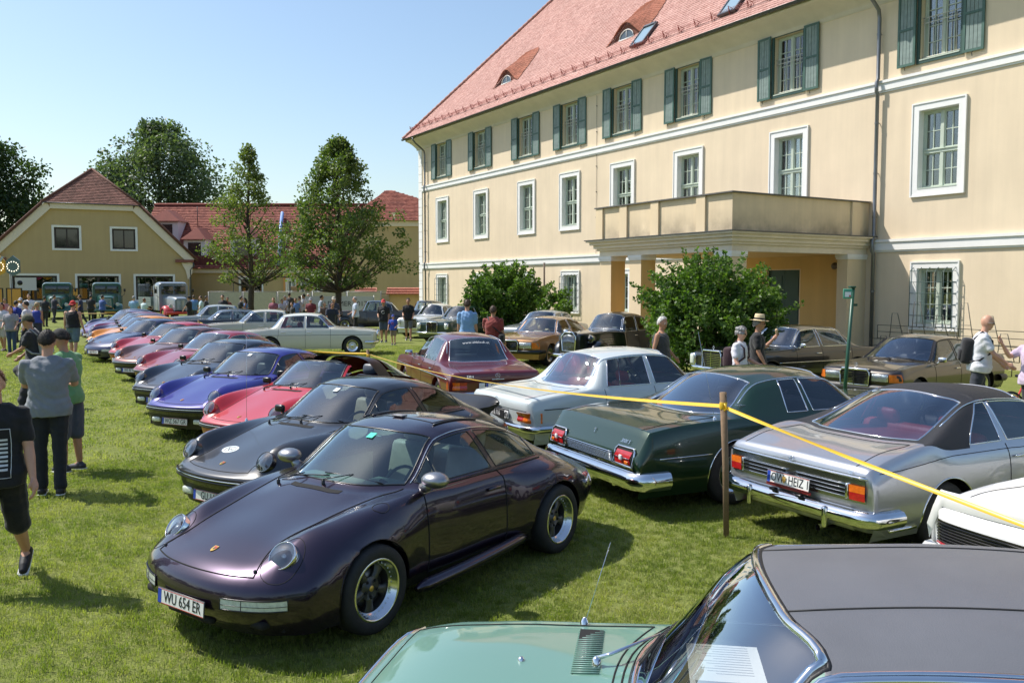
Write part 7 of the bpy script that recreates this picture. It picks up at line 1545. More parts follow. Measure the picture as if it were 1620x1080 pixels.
def person(label, x, y, ang, h=1.76, skin=0, top=('tee', (.5, .5, .5)), bot=('trousers', (.05, .05, .07)), hair=('short', 'brown'), legs=((.0, .05), (.0, .05)), arms=((.05, .12, .15), (.05, .12, .15)), lean=0.0,
           build=1.0, near=0, head=(0, 0), shoe=(.03, .03, .03), extra=(), cat='person', child=False, group=None):
    """ang: facing direction; legs (L,R): hip swing forward, knee bend; arms (L,R): swing forward, out, elbow bend"""
    k = h / 1.76; o = empty('person', (x, y, 0), ang, label, cat, group); sm = SKIN[skin]; b = build
    vs, vc = {0: (.030, .028), 1: (.018, .018), 2: (.0085, .012)}[near]
    A = MB()    # body
    LY = Vector((0, 1, 0)); hipz = .93
    def leg(sg, sw, kb):
        hp = Vector((0, sg * .095, hipz)); kn = hp + rot((0, 0, -.44), LY, -sw); an = kn + rot((0, 0, -.42), LY, -sw + kb); fd = rot((1, 0, 0), LY, max(0, (-sw + kb)) * .8)
        return hp, kn, an, fd
    Lg = [leg(1, *legs[0]), leg(-1, *legs[1])]
    dz = -min(l[2].z for l in Lg) + .075
    Lg = [(a + Vector((0, 0, dz)), b_ + Vector((0, 0, dz)), c + Vector((0, 0, dz)), d) for a, b_, c, d in Lg]; pel = Vector((0, 0, hipz + dz + .02))
    T_ = lambda x_, y_, z_: pel + rot((x_, y_, z_), LY, lean)
    sh = [T_(-.01, .185 * b, .47), T_(-.01, -.185 * b, .47)]; chest = T_(.0, 0, .33); belly = T_(.015, 0, .12)
    def arm(i, sg):
        sw, ou, eb = arms[i][:3]; inw = arms[i][3] if len(arms[i]) > 3 else 0.0
        d = rot((0, 0, -1), Vector((1, 0, 0)), sg * ou); d = rot(d, LY, -sw); e = sh[i] + d * .285; d2 = rot(d, LY, -eb); d2 = rot(d2, Vector((0, 0, 1)), -sg * inw); wst = e + d2 * .25; return e, wst, d2
    Am = [arm(0, 1), arm(1, -1)]
    hd_yaw, hd_p = head; nk = T_(.0, 0, .53); hc = T_(.03, 0, .70); HM = Matrix.Translation(hc) @ Matrix.Rotation(hd_yaw, 4, 'Z') @ Matrix.Rotation(hd_p, 4, 'Y')
    # trunk
    def torso(mb, gr, z0=-.08, z1=.50, fl=0):
        prof = [(-.10, .115, .165), (0, .125, .178), (.10, .112, .160), (.22, .118, .165), (.34, .128, .188), (.43, .115, .190), (.50, .075, .125), (.53, .055, .07)]
        G = []
        for z, dx, dy in prof:
            if z < z0 - .001 or z > z1 + .05: continue
            c = T_(.012 if z < .2 else 0, 0, z); bx = b ** (1.6 if z < .3 else 1.0); gr_ = gr; gr = gr_ + fl * max(0, 1 - max(0, z + .02) / .22); G.append([c + rot(((dx * bx + gr) * math.cos(t), (dy * b + gr) * math.sin(t), 0), LY, lean) for t in np.linspace(0, 2 * PI, 19)]); gr = gr_
        n = len(G[0]); mb.grid(G); 
        for g, fl in ((G[0], True), (G[-1], False)):
            c = sum(g[:-1], Vector()) / (n - 1); m_ = len(mb.v); mb.add([c] + g[:-1], [((0, (q + 1) % (n - 1) + 1, q + 1) if fl else (0, q + 1, (q + 1) % (n - 1) + 1)) for q in range(n - 1)], 0, True)
    torso(A, 0.0)
    cap_chain(A, [T_(-.01, 0, .46), T_(.005, 0, .54), hc - Vector((.005, 0, .05))], [.066, .056, .054])
    A.ell((0, 0, .02), (.094, .076, .108), 16, 12, 0, HM); A.ell((.020, 0, -.045), (.070, .058, .075), 14, 10, 0, HM); A.ell((.052, 0, -.088), (.034, .032, .028), 10, 8, 0, HM)
    cap_chain(A, [HM @ Vector((.088, 0, .02)), HM @ Vector((.108, 0, -.022))], [.010, .015]); A.ell((.084, 0, .036), (.018, .052, .012), 12, 6, 0, HM); A.ell((.082, 0, -.058), (.018, .026, .010), 10, 6, 0, HM)
    for sg in (1, -1): A.ell((.0, sg * .078, -.005), (.020, .010, .032), 10, 8, 0, HM); A.ell((.062, sg * .042, -.022), (.026, .024, .022), 10, 8, 0, HM)
    for i, sg in ((0, 1), (1, -1)):
        e, w_, d2 = Am[i]; s_ = sh[i]; ub = .9 + .1 * b
        cap_chain(A, [s_, s_.lerp(e, .4), e, e.lerp(w_, .3), w_], [.056 * ub, .048 * ub, .040, .041, .026])
        # hand
        sdv = Vector((0, 1, 0)) if abs(d2.y) < .9 else Vector((1, 0, 0)); nrm = d2.cross(Vector((1, 0, 0))).normalized() if abs(d2.x) < .85 else Vector((0, sg, 0)); fw = nrm.cross(d2).normalized()   # finger spread axis
        if fw.x < 0 and abs(d2.x) < .85: fw = -fw
        pm_ = w_ + d2 * .06; cap_chain(A, [w_, pm_ - fw * .006, w_ + d2 * .085], [.024, .033, .030], sq=None)
        inn = -nrm if (nrm.y * sg) > 0 else nrm
        for f in range(4):
            o_ = fw * (.027 - f * .018); bl = w_ + d2 * .085 + o_; L_ = (.036, .042, .039, .030)[f]; r_ = .0092 if near == 2 else .012
            p1 = bl + d2 * L_ + inn * .006; p2 = p1 + (d2 * .8 + inn * .55).normalized() * L_ * .75; p3 = p2 + (d2 * .4 + inn * .9).normalized() * L_ * .55
            cap_chain(A, [bl - d2 * .03, bl, p1, p2, p3], [r_ * 1.1, r_ * 1.1, r_, r_ * .93, r_ * .82], 8)
        tb = w_ + d2 * .025 + fw * .022; t1 = tb + (d2 * .6 + fw * .6 + inn * .3).normalized() * .04; t2 = t1 + (d2 * .9 + inn * .4).normalized() * .03; cap_chain(A, [tb - d2 * .01, tb, t1, t2], [.016, .015, .012, .010], 8)
    for hp, kn, an, fd in Lg:
        cap_chain(A, [hp, hp.lerp(kn, .45), kn, kn.lerp(an, .3), an.lerp(kn, .08)], [.088 * b, .076 * b, .054, .056, .038]); cap_chain(A, [an + Vector((0, 0, -.01)), an + fd * .10 - Vector((0, 0, .035))], [.040, .032])
    remesh('body', A, vs, sm, o, 3 if near < 2 else 2)
    # shoes
    SM = mat('shoe_%.2f_%.2f_%.2f' % shoe, shoe, rough=.6)
    for hp, kn, an, fd in Lg:
        q = MB(); f0 = an - Vector((0, 0, .038)); q_ = fd
        cap_chain(q, [f0 - q_ * .045, f0 + q_ * .04, f0 + q_ * .12 - Vector((0, 0, .005)), f0 + q_ * .165 - Vector((0, 0, .012))], [.046, .047, .043, .034]); cap_chain(q, [an + Vector((0, 0, .0)), an - Vector((0, 0, .03))], [.044, .046]); remesh('shoe', q, .012 if near < 2 else .007, SM, o, 2)
        sl = MB(); f1 = an - Vector((0, 0, .070)) + q_ * .055; Mz = frame_mat(f1, q_, Vector((0, 1, 0))); sl.rbox(0, 0, 0, .27, .088, .016, .008, 0, Mz); sl.build('sole', WHITE if shoe[0] < .2 and near else SM, o)
    # lower garment
    kind, col = bot; BM = fabric('b_%.2f_%.2f_%.2f' % col, col); q = MB(); g = .016
    if kind == 'skirt':
        G = [[pel + Vector(((.14 + .10 * u) * math.cos(t), (.18 + .10 * u) * math.sin(t), .08 - u * .55)) for t in np.linspace(0, 2 * PI, 19)] for u in np.linspace(0, 1, 6)]; q.grid(G); q.build('skirt', BM, o)
    else:
        fr = {'trousers': 1.0, 'shorts': .0, 'long_shorts': .25}[kind]
        torso(q, .008, -.10, .10)
        for hp, kn, an, fd in Lg:
            if kind == 'trousers': cap_chain(q, [hp, hp.lerp(kn, .45), kn, kn.lerp(an, .5), an + Vector((0, 0, .02))], [.100 * b, .090 * b, .072, .068, .066])
            else: e_ = hp.lerp(kn, .86) if kind == 'shorts' else kn.lerp(an, .10); cap_chain(q, [hp, hp.lerp(kn, .45), e_], [.104 * b, .102 * b, .096])
        remesh('trousers' if kind == 'trousers' else 'shorts', q, vc, BM, o, 3, wr=.007 if near else .002, seed=len(label))
    # upper garment
    kind, col = top; TMx = fabric('t_%.2f_%.2f_%.2f' % col, col); q = MB(); torso(q, .020, -.11 if kind != 'tank' else -.05, .46, fl=.026)
    if kind in ('tee', 'polo', 'shirt'):
        cap_chain(q, [T_(-.005, .09, .475), T_(-.005, -.09, .475)], [.085, .085])
        for i in (0, 1):
            e, w_, d2 = Am[i]; end = sh[i].lerp(e, .72) if kind != 'shirt' else e.lerp(w_, .75); cap_chain(q, [sh[i], sh[i].lerp(e, .5), end] if kind != 'shirt' else [sh[i], e, end], [.070, .068, .064] if kind != 'shirt' else [.068, .058, .050])
    else:
        for sg in (1, -1): cap_chain(q, [T_(.05, sg * .09, .40), T_(.0, sg * .10, .50), T_(-.06, sg * .09, .40)], [.050, .036, .050])
    so = remesh({'tee': 'shirt', 'polo': 'polo_shirt', 'shirt': 'shirt', 'tank': 'vest'}[kind], q, vc, TMx, o, 3 if near < 2 else 3, wr=.010 if near else .004, seed=len(label) + 3)
    if kind == 'polo' and near:
        c_ = MB(); c_.tube([T_(.06 * math.cos(t), .068 * math.sin(t), .525 + .01 * math.cos(t)) for t in np.linspace(.4, 2 * PI - .4, 16)], .017, 6, flat=.5); c_.build('collar', TMx, o)
    # hair and hats
    hk, hcn = hair; HMt = HAIRM[hcn]
    def dome(mb, rx, ry, rz, zc, zmin, xoff=-.006, mi=0, front=.0):
        G = []
        for u in np.linspace(.01, 1, 12):
            row = []
            for t in np.linspace(0, 2 * PI, 33):
                th = u * (PI * .5 + zmin * (.15 - .85 * math.cos(t)) - (.42 * max(0, math.cos(t)) ** .6 if front else 0) + (.05 * math.sin(7 * t) if front else 0)); k_ = 1 + (.022 * math.sin(11 * t + 9 * th) * math.sin(7 * th + 3 * t) if front else 0)
                if front and u > .99: k_ -= .06
                row.append(HM @ Vector((xoff + rx * k_ * math.sin(th) * math.cos(t), ry * k_ * math.sin(th) * math.sin(t), zc + rz * k_ * math.cos(th))))
            G.append(row)
        mb.grid(G, mi=mi)
    if hk in ('short', 'long', 'bald_ring', 'curly'):
        q = MB(); dome(q, .104, .086, .118, .022, .62 if hk != 'long' else .7, xoff=-.010, front=.075)
        if hk == 'long': cap_chain(q, [HM @ Vector((-.06, 0, .02)), HM @ Vector((-.085, 0, -.10)), HM @ Vector((-.09, 0, -.20))], [.07, .07, .045])
        if hk == 'curly': [q.ell((-.01 + .085 * math.cos(a_), .075 * math.sin(a_), .03 + z_), (.035, .035, .032), 8, 6, 0, HM) for a_ in np.linspace(.9, 5.4, 9) for z_ in (-.02, .05)]
        if near and hk in ('short', 'curly'):
            r_ = np.random.default_rng(len(label)); n_ = 1100; tt_ = r_.uniform(0, 2 * PI, n_); uu = np.sqrt(r_.random(n_))
            for t_, u_ in zip(tt_, uu):
                th = u_ * (PI * .5 + .60 * (.15 - .85 * math.cos(t_)) - .40 * max(0, math.cos(t_)) ** .6); d = Vector((math.sin(th) * math.cos(t_), math.sin(th) * math.sin(t_), math.cos(th))); p_ = Vector((-.010 + .104 * d.x, .086 * d.y, .022 + .118 * d.z))
                g_ = (d * r_.uniform(.15, .7) + Vector((r_.normal() * .35 - .35, r_.normal() * .35, -.6 * abs(math.sin(th))))).normalized() * r_.uniform(.014, .026); s_ = g_.cross(d).normalized() * .0022
                q.add([HM @ (p_ - s_ - d * .003), HM @ (p_ + s_ - d * .003), HM @ (p_ + g_ + d * .003)], [(0, 1, 2)])
        q.build('hair', HMt, o)
    if near: extra = tuple(extra) + ((('face',),) if not any(e[0] in ('glasses', 'face') for e in extra) else ())
    for e_ in extra:
        kd = e_[0]
        if kd == 'cap':
            cm = fabric('cap_%.2f_%.2f_%.2f' % e_[1], e_[1]); q = MB(); back = -1 if len(e_) > 2 and e_[2] == 'back' else 1; dome(q, .108, .090, .120, .030, .02, xoff=-.004)
            G = [[HM @ Vector((back * (.06 + u * .115), v * (.085 - .03 * u * u), .045 - .02 * u - .25 * v * v * .05)) for v in np.linspace(-1, 1, 9)] for u in np.linspace(0, 1, 5)]; q.grid(G); q.grid([[p + Vector((0, 0, -.006)) for p in r_] for r_ in G], flip=True); q.build('cap', cm, o)
        if kd == 'straw_hat':
            cm = mat('straw', (.62, .50, .30), rough=.8, bump=.6, bscale=120); q = MB(); q.lathe([(.185, .030), (.17, .026), (.11, .032), (.096, .05), (.092, .11), (.082, .150), (.05, .152), (0, .135)], 28, M=HM @ Matrix.Translation((-.005, 0, .035)) @ Matrix.Rotation(.08, 4, 'Y')); oo = q.build('straw_hat', cm, o); q = MB(); q.lathe([(.0985, .046), (.0975, .080)], 28, M=HM @ Matrix.Translation((-.005, 0, .035)) @ Matrix.Rotation(.08, 4, 'Y')); q.build('hat_band', INKM, oo)
        if kd == 'glasses':
            q = MB(); dark = mat('dark_lens', (.01, .01, .01), rough=.1, coat=1)
            for sg in (1, -1): q.rbox(.094, sg * .032, -.002, .012, .050, .032, .006, 0, HM); q.tube([HM @ Vector((.094, sg * .058, .004)), HM @ Vector((.0, sg * .086, .006))], .003, 4, mi=1)
            q.build('sunglasses', [dark, mat('frame_' + (e_[1] if len(e_) > 1 else 'dark'), (.7, .7, .7) if len(e_) > 1 else (.02, .02, .02), rough=.3)], o)
        if kd == 'face':
            for sg in (1, -1): q = MB(); q.ell((.083, sg * .030, .0), (.012, .0135, .0085), 10, 8, 0, HM); q.ell((.0925, sg * .030, .0), (.004, .006, .006), 8, 6, 1, HM); q.build('eye', [mat('eye_white', (.7, .68, .65), rough=.3), INKM], o); q = MB(); q.tube([HM @ Vector((.094, sg * .016, .020)), HM @ Vector((.098, sg * .030, .026)), HM @ Vector((.088, sg * .050, .020))], .0038, 5); q.build('eyebrow', HMt, o)
            q = MB(); q.ell((.096, 0, -.058), (.008, .024, .0065), 12, 6, 0, HM); q.build('lips', mat('lips', (.42, .14, .11), rough=.45), o)
        if kd == 'backpack':
            q = MB(); c = T_(-.20, .0, .22); Mz = frame_mat(c, rot((1, 0, 0), LY, lean), (0, 1, 0)); q.rbox(0, 0, 0, .18, .29, .42, .06, 0, Mz @ Matrix.Rotation(0, 4, 'X'), seg=3); q.rbox(-.09, 0, -.07, .06, .22, .18, .025, 0, Mz, seg=2)
            for sg in (1, -1): q.tube([T_(-.13, sg * .10, .42), T_(-.03, sg * .11, .555), T_(.13, sg * .11, .42), T_(.15, sg * .12, .25), T_(-.02, sg * .20, .10), T_(-.14, sg * .12, .06)], .018, 6, flat=1.6)
            q.build('backpack', fabric('bag_%.2f' % (e_[1][0] if len(e_) > 1 else 0), e_[1] if len(e_) > 1 else (.015, .015, .018)), o)
        if kd == 'bag':
            q = MB(); c = T_(-.10, e_[2] * .24, .02); q.rbox(c.x, c.y, c.z, .30, .12, .24, .04); q.tube([c + Vector((-.06, 0, .12)), T_(-.13, -e_[2] * .02, .36), T_(-.05, -e_[2] * .13, .56), T_(.11, -e_[2] * .06, .40), c + Vector((.10, 0, .12))], .016, 6, flat=1.6); q.build('shoulder_bag', fabric('bag2', e_[1]), o)
        if kd == 'print':
            # box print with stripes on the chest, lying on the shirt surface
            bv = BVHTree.FromPolygons([v.co[:] for v in so.data.vertices], [p.vertices[:] for p in so.data.polygons]); W_ = mat('shirt_print', (.62, .63, .66), rough=.8)
            def on(yy, zz):
                s_ = T_(.6, yy, zz); r_ = bv.ray_cast(s_, rot((-1, 0, 0), LY, lean)); return (r_[0] + r_[1] * .003) if r_[0] else T_(.16, yy, zz)
            q = MB(); Y0, Z0, Z1 = .125, -.02, .36
            q.tube([on(y_, z_) for y_, z_ in [(-Y0, z) for z in np.linspace(Z0, Z1, 10)] + [(y_, Z1) for y_ in np.linspace(-Y0, Y0, 8)] + [(Y0, z) for z in np.linspace(Z1, Z0, 10)] + [(y_, Z0) for y_ in np.linspace(Y0, -Y0, 8)]], .0035, 4)
            for j in range(8):
                zc = .275 - j * .033; q.grid([[on(y_, zc + dz_) for y_ in np.linspace(-.105, .105, 12)] for dz_ in (-.0085, .0085)])
            q.build('shirt_print', W_, o)
            tt = text_mesh('STATES', .036, W_, 0); 
            for v in tt.vertices: v.co = on(-v.co.x * -1.0 if False else v.co.x, .322 + v.co.y)
            link('print_lettering', tt, o)
        if kd == 'emblem':
            bv = BVHTree.FromPolygons([v.co[:] for v in so.data.vertices], [p.vertices[:] for p in so.data.polygons]); q = MB(); pts = []
            for t in np.linspace(.6, 5.9, 20): s_ = T_(.6, .065 * math.cos(t), .30 + .06 * math.sin(t)); r_ = bv.ray_cast(s_, rot((-1, 0, 0), LY, lean)); pts.append((r_[0] if r_[0] else T_(.15, 0, .3)) + Vector((.004, 0, 0)))
            q.tube(pts, .012, 5); q.build('shirt_print', mat('emblem_%.1f' % e_[1][0], e_[1], rough=.8), o)
        if kd == 'camera':
            q = MB(); c = Am[1][1] + Vector((.06, .04, .03)); q.rbox(c.x, c.y, c.z, .06, .11, .07, .015); q.lathe([(.03, 0), (.03, .05), (0, .05)], 12, M=Matrix.Translation(c) @ Matrix.Rotation(PI / 2, 4, 'Y')); q.build('hand_camera', TRIM, o)
        if kd == 'cone':
            q = MB(); c = Am[0][1] + Am[0][2] * .07; q.lathe([(0, -.06), (.022, .04), (.024, .05)], 12, M=Matrix.Translation(c + Vector((.02, 0, .06)))); q.ell(c + Vector((.02, 0, .125)), (.03, .03, .03), 10, 8); q.build('ice_cream', mat('wafer', (.62, .42, .24), rough=.8), o)
        if kd == 'jacket':
            q = MB(); e_w = Am[0][0].lerp(Am[0][1], .8); p0 = e_w + Vector((.02, -.03, .04)); cap_chain(q, [p0 + Vector((.22, .18, .10)), p0 + Vector((.10, .10, .09)), p0 + Vector((.0, .02, .0)), p0 + Vector((-.05, -.02, -.25)), p0 + Vector((-.02, -.08, -.55))], [.07, .085, .08, .075, .05]); cap_chain(q, [p0 + Vector((.05, .04, .06)), p0 + Vector((.02, .12, -.22)), p0 + Vector((.0, .10, -.50))], [.07, .07, .05])
            remesh('carried_jacket', q, .014, fabric('jacket', (.018, .018, .024)), o, 4, wr=.012, seed=9); q = MB(); q.tube([p0 + Vector((-.02, -.07, .06)), p0 + Vector((-.09, -.10, -.18)), p0 + Vector((-.09, -.16, -.52))], .011, 5, flat=1.6); q.build('jacket_piping', WHITE, o)
    o.scale = (k, k, k) if not child else (k, k, k)
    return o
# ------------------------------------------------------------------ putting the place together
def pp(u, d): return ((u - 810) / 1350.0 * d, d)
import time; T0 = time.time()
def lap(n): print('LAP', n, round(time.time() - T0, 1))
lawn(); HB, HM_ = main_building(); gable_house(); wing_house(); side_house(); lap('buildings')
LF1 = leaf_mat('linden_leaf', (.05, .09, .022), (.17, .21, .065)); LF2 = leaf_mat('maple_leaf', (.08, .12, .03), (.21, .24, .08)); LF3 = leaf_mat('far_leaf', (.06, .09, .05), (.16, .20, .11)); LF4 = leaf_mat('dark_leaf', (.024, .048, .016), (.06, .095, .03)); LF5 = leaf_mat('shrub_leaf', (.035, .080, .016), (.16, .25, .05))
cone = lambda t: float(np.interp(t, [0, .12, .3, .5, .7, .86, 1], [.66, .98, 1.0, .84, .62, .40, .10])); slim = lambda t: float(np.interp(t, [0, .15, .35, .55, .78, .9, 1], [.6, 1.0, 1.0, .74, .40, .22, .06])); rnd = lambda t: math.sqrt(max(0.02, 1 - (2 * t - .85) ** 2 / 1.4)) if t < .95 else .35
tree('taller dense tree with a conical crown in front of the houses', *pp(538, 46), 10.1, 3.35, 2.4, cone, 290, 80, .15, LF1, seed=3, trunk_r=.20, crad=(.3, .7), group='young trees on the lawn')
tree('thinner tree with sparse crown left of the taller tree', *pp(397, 50), 10.5, 2.6, 2.7, slim, 165, 60, .15, LF2, seed=11, trunk_r=.20, crad=(.3, .7), group='young trees on the lawn', sparse=.25)
tree('broad tree rising behind the gabled roof', *pp(258, 118), 24.0, 8.6, 6, rnd, 330, 95, .42, LF3, seed=5, trunk_r=.6, crad=(1.1, 2.4))
tree('dark tree at the left edge behind the gabled house', *pp(-12, 106), 20.0, 7.6, 3, rnd, 330, 85, .40, LF4, seed=8, trunk_r=.6, crad=(1.0, 2.3))
bush('round bush with upright shoots between the far saloons and the house wall', -.35, 39.0, 3.0, 2.0, 220, 75, .14, LF5, 21, 80)
bush('large dark bush in front of the porch behind the couple', 5.3, 22.7, 2.85, 1.8, 340, 90, .10, LF5, 33, 130)
bush('small shrub by the wall between the round bush and the gold saloon', 1.9, 36.5, 2.0, .8, 40, 50, .12, LF5, 5, 20)
def add_unseen_woods():  # unseen tree ring, added to darken reflections and cover the horizon glow
    r = np.random.default_rng(77); C = []; RR = []
    for k in range(950):
        a = r.uniform(R(-8), R(232)); rad = r.uniform(120, 165); x, y = rad * math.cos(PI + a - R(60) + R(36)), rad * math.sin(PI + a - R(60) + R(36))
        if y > 60 and -70 < x < 60: continue
        hh = 15 + 4 * math.sin(a * 9) + 2 * math.sin(a * 23); C.append((x, y, r.uniform(1, hh))); RR.append(r.uniform(2.5, 5.0))
    o = foliage('unseen_reflection_woods', None, [leaves(np.array(C), np.array(RR), 46, 1.7, 5)], LF4); o['kind'] = 'stuff'
add_unseen_woods()
lap('trees')
tape_and_posts(); sign_post(); wire_rack(HB); bicycle(); far_props(); lap('props')
# sports cars
PUR = paint('aubergine', (.026, .015, .034), .7, .27); SATIN = mat('satin_silver', (.36, .36, .37), rough=.32, metal=.9)
sport_coupe('dark aubergine sports car in front with number plate WU 654 ER', -.95, 7.13, -125.4, PUR, 'late', 'sport', 'body', 'WU 654 ER', CREAM_L, hero=True, sticker='green', glass=TEALG, mirrors=SATIN)[0].scale = (.98, .98, .98)
c2, L2 = sport_coupe('black sports car with a round white sticker on the bonnet and whale tail', -1.80, 9.95, -125.5, paint('black', (.004, .005, .008), .0, .35), 'wide', 'fuchs', 'black', 'GU 1AM', CREAM_L, spoiler='tail', sticker='white')
a = MB(); M_ = None
G = [[L2.top(1.62 + r_ * math.cos(t) * .075, -.22 + r_ * math.sin(t) * .105, .002) for t in np.linspace(0, 2 * PI, 25)] for r_ in (1.0, .5, .01)]; a.grid(G, flip=True); o = a.build('bonnet_sticker', mat('sticker_white', (.75, .75, .75), rough=.4), c2)
a = MB(); a.tube([L2.top(1.62 + math.cos(t) * .05, -.22 + math.sin(t) * .07, .003) for t in np.linspace(0, 2 * PI, 21)[:-1]], .003, 4, closed=True); a.tube([L2.top(1.60, -.26, .003), L2.top(1.65, -.22, .003), L2.top(1.60, -.22, .003), L2.top(1.64, -.17, .003)], .004, 4); a.build('sticker_print', INKM, o)
antenna(c2, L2.top(1.05, -.70), .95, (-.02, 0)) 
sport_coupe('bright red open top sports car with black roll hoop', -2.82, 13.1, -117.5, paint('guards_red', (.44, .005, .010)), 'slim', 'fuchs', 'body', 'GF 38 KT', leather('blue_grey', (.08, .10, .14)), targa=True, mirrors=TRIM)
sport_coupe('vivid blue sports car behind the red open one', -4.35, 14.85, -114, paint('blue', (.012, .010, .20), .2, .35), 'slim', 'fuchs', 'black', 'WZ 567 GR', spoiler='tail', sticker='white')
sport_coupe('dark navy sports car next to the vivid blue one', -5.7, 17.3, -111.5, paint('navy', (.006, .011, .024), .1, .35), 'slim', 'fuchs', 'black', 'LB 911 T')
sport_coupe('crimson sports car with chrome edged windows', -7.05, 20.6, -117.5, paint('crimson', (.23, .004, .014)), 'slim', 'fuchs', 'body', 'G 64 RS', trim=CHROME, low=True)
sport_coupe('copper brown sports car with number plate on a black bumper', -8.62, 22.8, -113, paint('copper', (.17, .075, .058), .6, .35), 'slim', 'fuchs', 'black', 'WE RF 930', low=True, spoiler='tail')
sport_coupe('red sports car between the copper and the blue black one', -10.1, 25.7, -111.5, paint('signal_red', (.36, .005, .016)), 'wide', 'sport', 'body', 'MD 21 S', low=True)
sport_coupe('blue black smooth nosed sports car with low headlamps', -11.95, 28.2, -119, paint('midnight', (.012, .016, .065), .3, .35), 'late', 'sport', 'body', 'HB 993 D', low=True)
sport_coupe('orange sports car in the far part of the row', -13.3, 31.0, -117, paint('orange', (.66, .24, .01)), 'slim', 'fuchs', 'black', 'G 3 CS', low=True)
for k, (px, py, col, nm) in enumerate(((-14.5, 33.4, (.05, .018, .06), 'deep purple sports car beyond the orange one'), (-15.7, 35.7, (.20, .02, .06), 'wine red sports car in the far part of the row'), (-16.9, 37.9, (.09, .05, .14), 'lilac sports car, second from the far end of the row'), (-18.1, 40.2, (.02, .025, .07), 'dark blue sports car at the far end of the row'))):
    sport_coupe(nm, px + .12 * (k % 2), py - .2 * (k == 2), -116 + (0, 3, -2, 2)[k], paint('row_%d' % k, col, .3, .35), ('slim', 'wide', 'late', 'slim')[k], ('fuchs', 'sport')[k % 2], ('black', 'body')[k // 2], 'G %d K' % (17 + k * 13), low=True, spoiler='tail' if k == 1 else None)
lap('sports cars')
big_green_coupe(); silver_coupe(); white_coupe(); green_near_car()
# saloons
g1 = 'saloon cars parked on the grass'
c, L = sedan('pale blue saloon with red seats and black number plate B 6.116', 1.80, 13.25, 29.5, paint('pale_blue', (.52, .57, .57)), W115, seats=RED_L, side_strip=(.70, .006, SEAM), glass=BLUEG, group=g1); tail_w115(c, L, W115, 'B 6.116'); [bumper(c, L, .44, .10, .05, CHROME, s, hw=.885) for s in (1, -1)]; merc_front(c, L, W115, lamp='tall', h0=.52, h1=.82)
c, L = sedan('maroon saloon with a chrome star and lettering across its rear window', -1.05, 17.5, 110, paint('maroon', (.10, .004, .008), .0, .35), W115, seats=BLK_L, side_strip=(.70, .012, CHROME), glass=GLASS, group=g1, mirror_side=(1, -1)); tail_w115(c, L, W115, 'G 230 M', 'at'); [bumper(c, L, .44, .10, .05, CHROME, s, hw=.885) for s in (1, -1)]; merc_front(c, L, W115, lamp='tall', h0=.52, h1=.82)
t = text_mesh('www.altblech.at', .085, WHITE, 0); bv_ = L
for v in t.vertices:
    q = L.top(-1.02 - (.0 - v.co.y) * -1 * .6 if False else -1.02 + v.co.y * .62, -v.co.x, .004); v.co = q
link('window_lettering', t, c)
t = text_mesh('230.4', .06, CHROME, .002); q = L.end(.52, .76, -1, .01); t.transform(frame_mat(q, (0, -1, 0), (.1, 0, 1))); link('boot_lettering', t, c)
c, L = sedan('off white saloon seen from its side with cream hub caps', -7.05, 29.9, 9, paint('off_white', (.62, .61, .52)), W115, seats=RED_L, side_strip=(.70, .006, SEAM), group=g1, low=True); tail_w115(c, L, W115, 'W 5.220'); [bumper(c, L, .44, .10, .05, CHROME, s, hw=.885) for s in (1, -1)]; merc_front(c, L, W115, lamp='tall', h0=.52, h1=.82)
c, L = sedan('light beige saloon with sun glinting on its windscreen', -10.1, 34.4, 196, paint('beige', (.48, .46, .37)), W115, group=g1, low=True); [bumper(c, L, .44, .10, .05, CHROME, s, hw=.885) for s in (1, -1)]; merc_front(c, L, W115, lamp='tall', h0=.52, h1=.82)
WEDGE = dict(W115, zr=1.36, zb=.90, xr=-1.55, xC=-.95, zt0=.92)
c, L = sedan('dark grey saloon between two pale saloons in the background', -12.6, 38.0, 197, paint('dark_grey', (.035, .037, .045), .4, .35), WEDGE, group=g1, low=True); [bumper(c, L, .44, .10, .05, TRIM, s, hw=.885) for s in (1, -1)]; merc_front(c, L, WEDGE)
c, L = sedan('light grey saloon farthest back beside the row of sports cars', -14.6, 42.0, 198, paint('light_grey', (.36, .38, .36), .3, .35), dict(W115, zr=1.47), group=g1, low=True); [bumper(c, L, .44, .10, .05, CHROME, s, hw=.885) for s in (1, -1)]; merc_front(c, L, W115, lamp='tall', h0=.52, h1=.82)
BIG = dict(W115, L=4.96, W=1.86, zr=1.42, zb=.92, xf=1.50, xrw=-1.37, xc=.95, xh=.40, xC=-.98, xr=-1.52, xD=-1.12, zh0=.82)
c, L = sedan('gold saloon with square headlamps beside the black vintage car', 1.10, 27.1, -119, paint('gold', (.36, .19, .075), .55, .35), BIG, seats=TAN_L, group=g1, low=True); [bumper(c, L, .46, .12, .05, TRIM if s > 0 else CHROME, s, hw=.93) for s in (1, -1)]; merc_front(c, L, BIG, w_=.60, z0=.48, z1=.78, h0=.56, h1=.74)
W108 = dict(W115, L=4.90, W=1.81, zr=1.44, zb=.94, xf=1.48, xrw=-1.27, xc=.90, xh=.38, xC=-.95, xr=-1.48, xD=-1.10, zh0=.84)
c, L = sedan('long black saloon with chrome window frames beside the large bush', 6.80, 20.75, -153, paint('deep_black', (.006, .008, .010), .1, .3), W108, seats=GREY_L, group=g1, glass=BLUEG, side_strip=(.62, .008, CHROME), mirror_side=(1,)); [bumper(c, L, .46, .12, .06, CHROME, s, hw=.90) for s in (1, -1)]; merc_front(c, L, W108, w_=.62, z0=.45, z1=.88, lamp='tall', h0=.5, h1=.80)
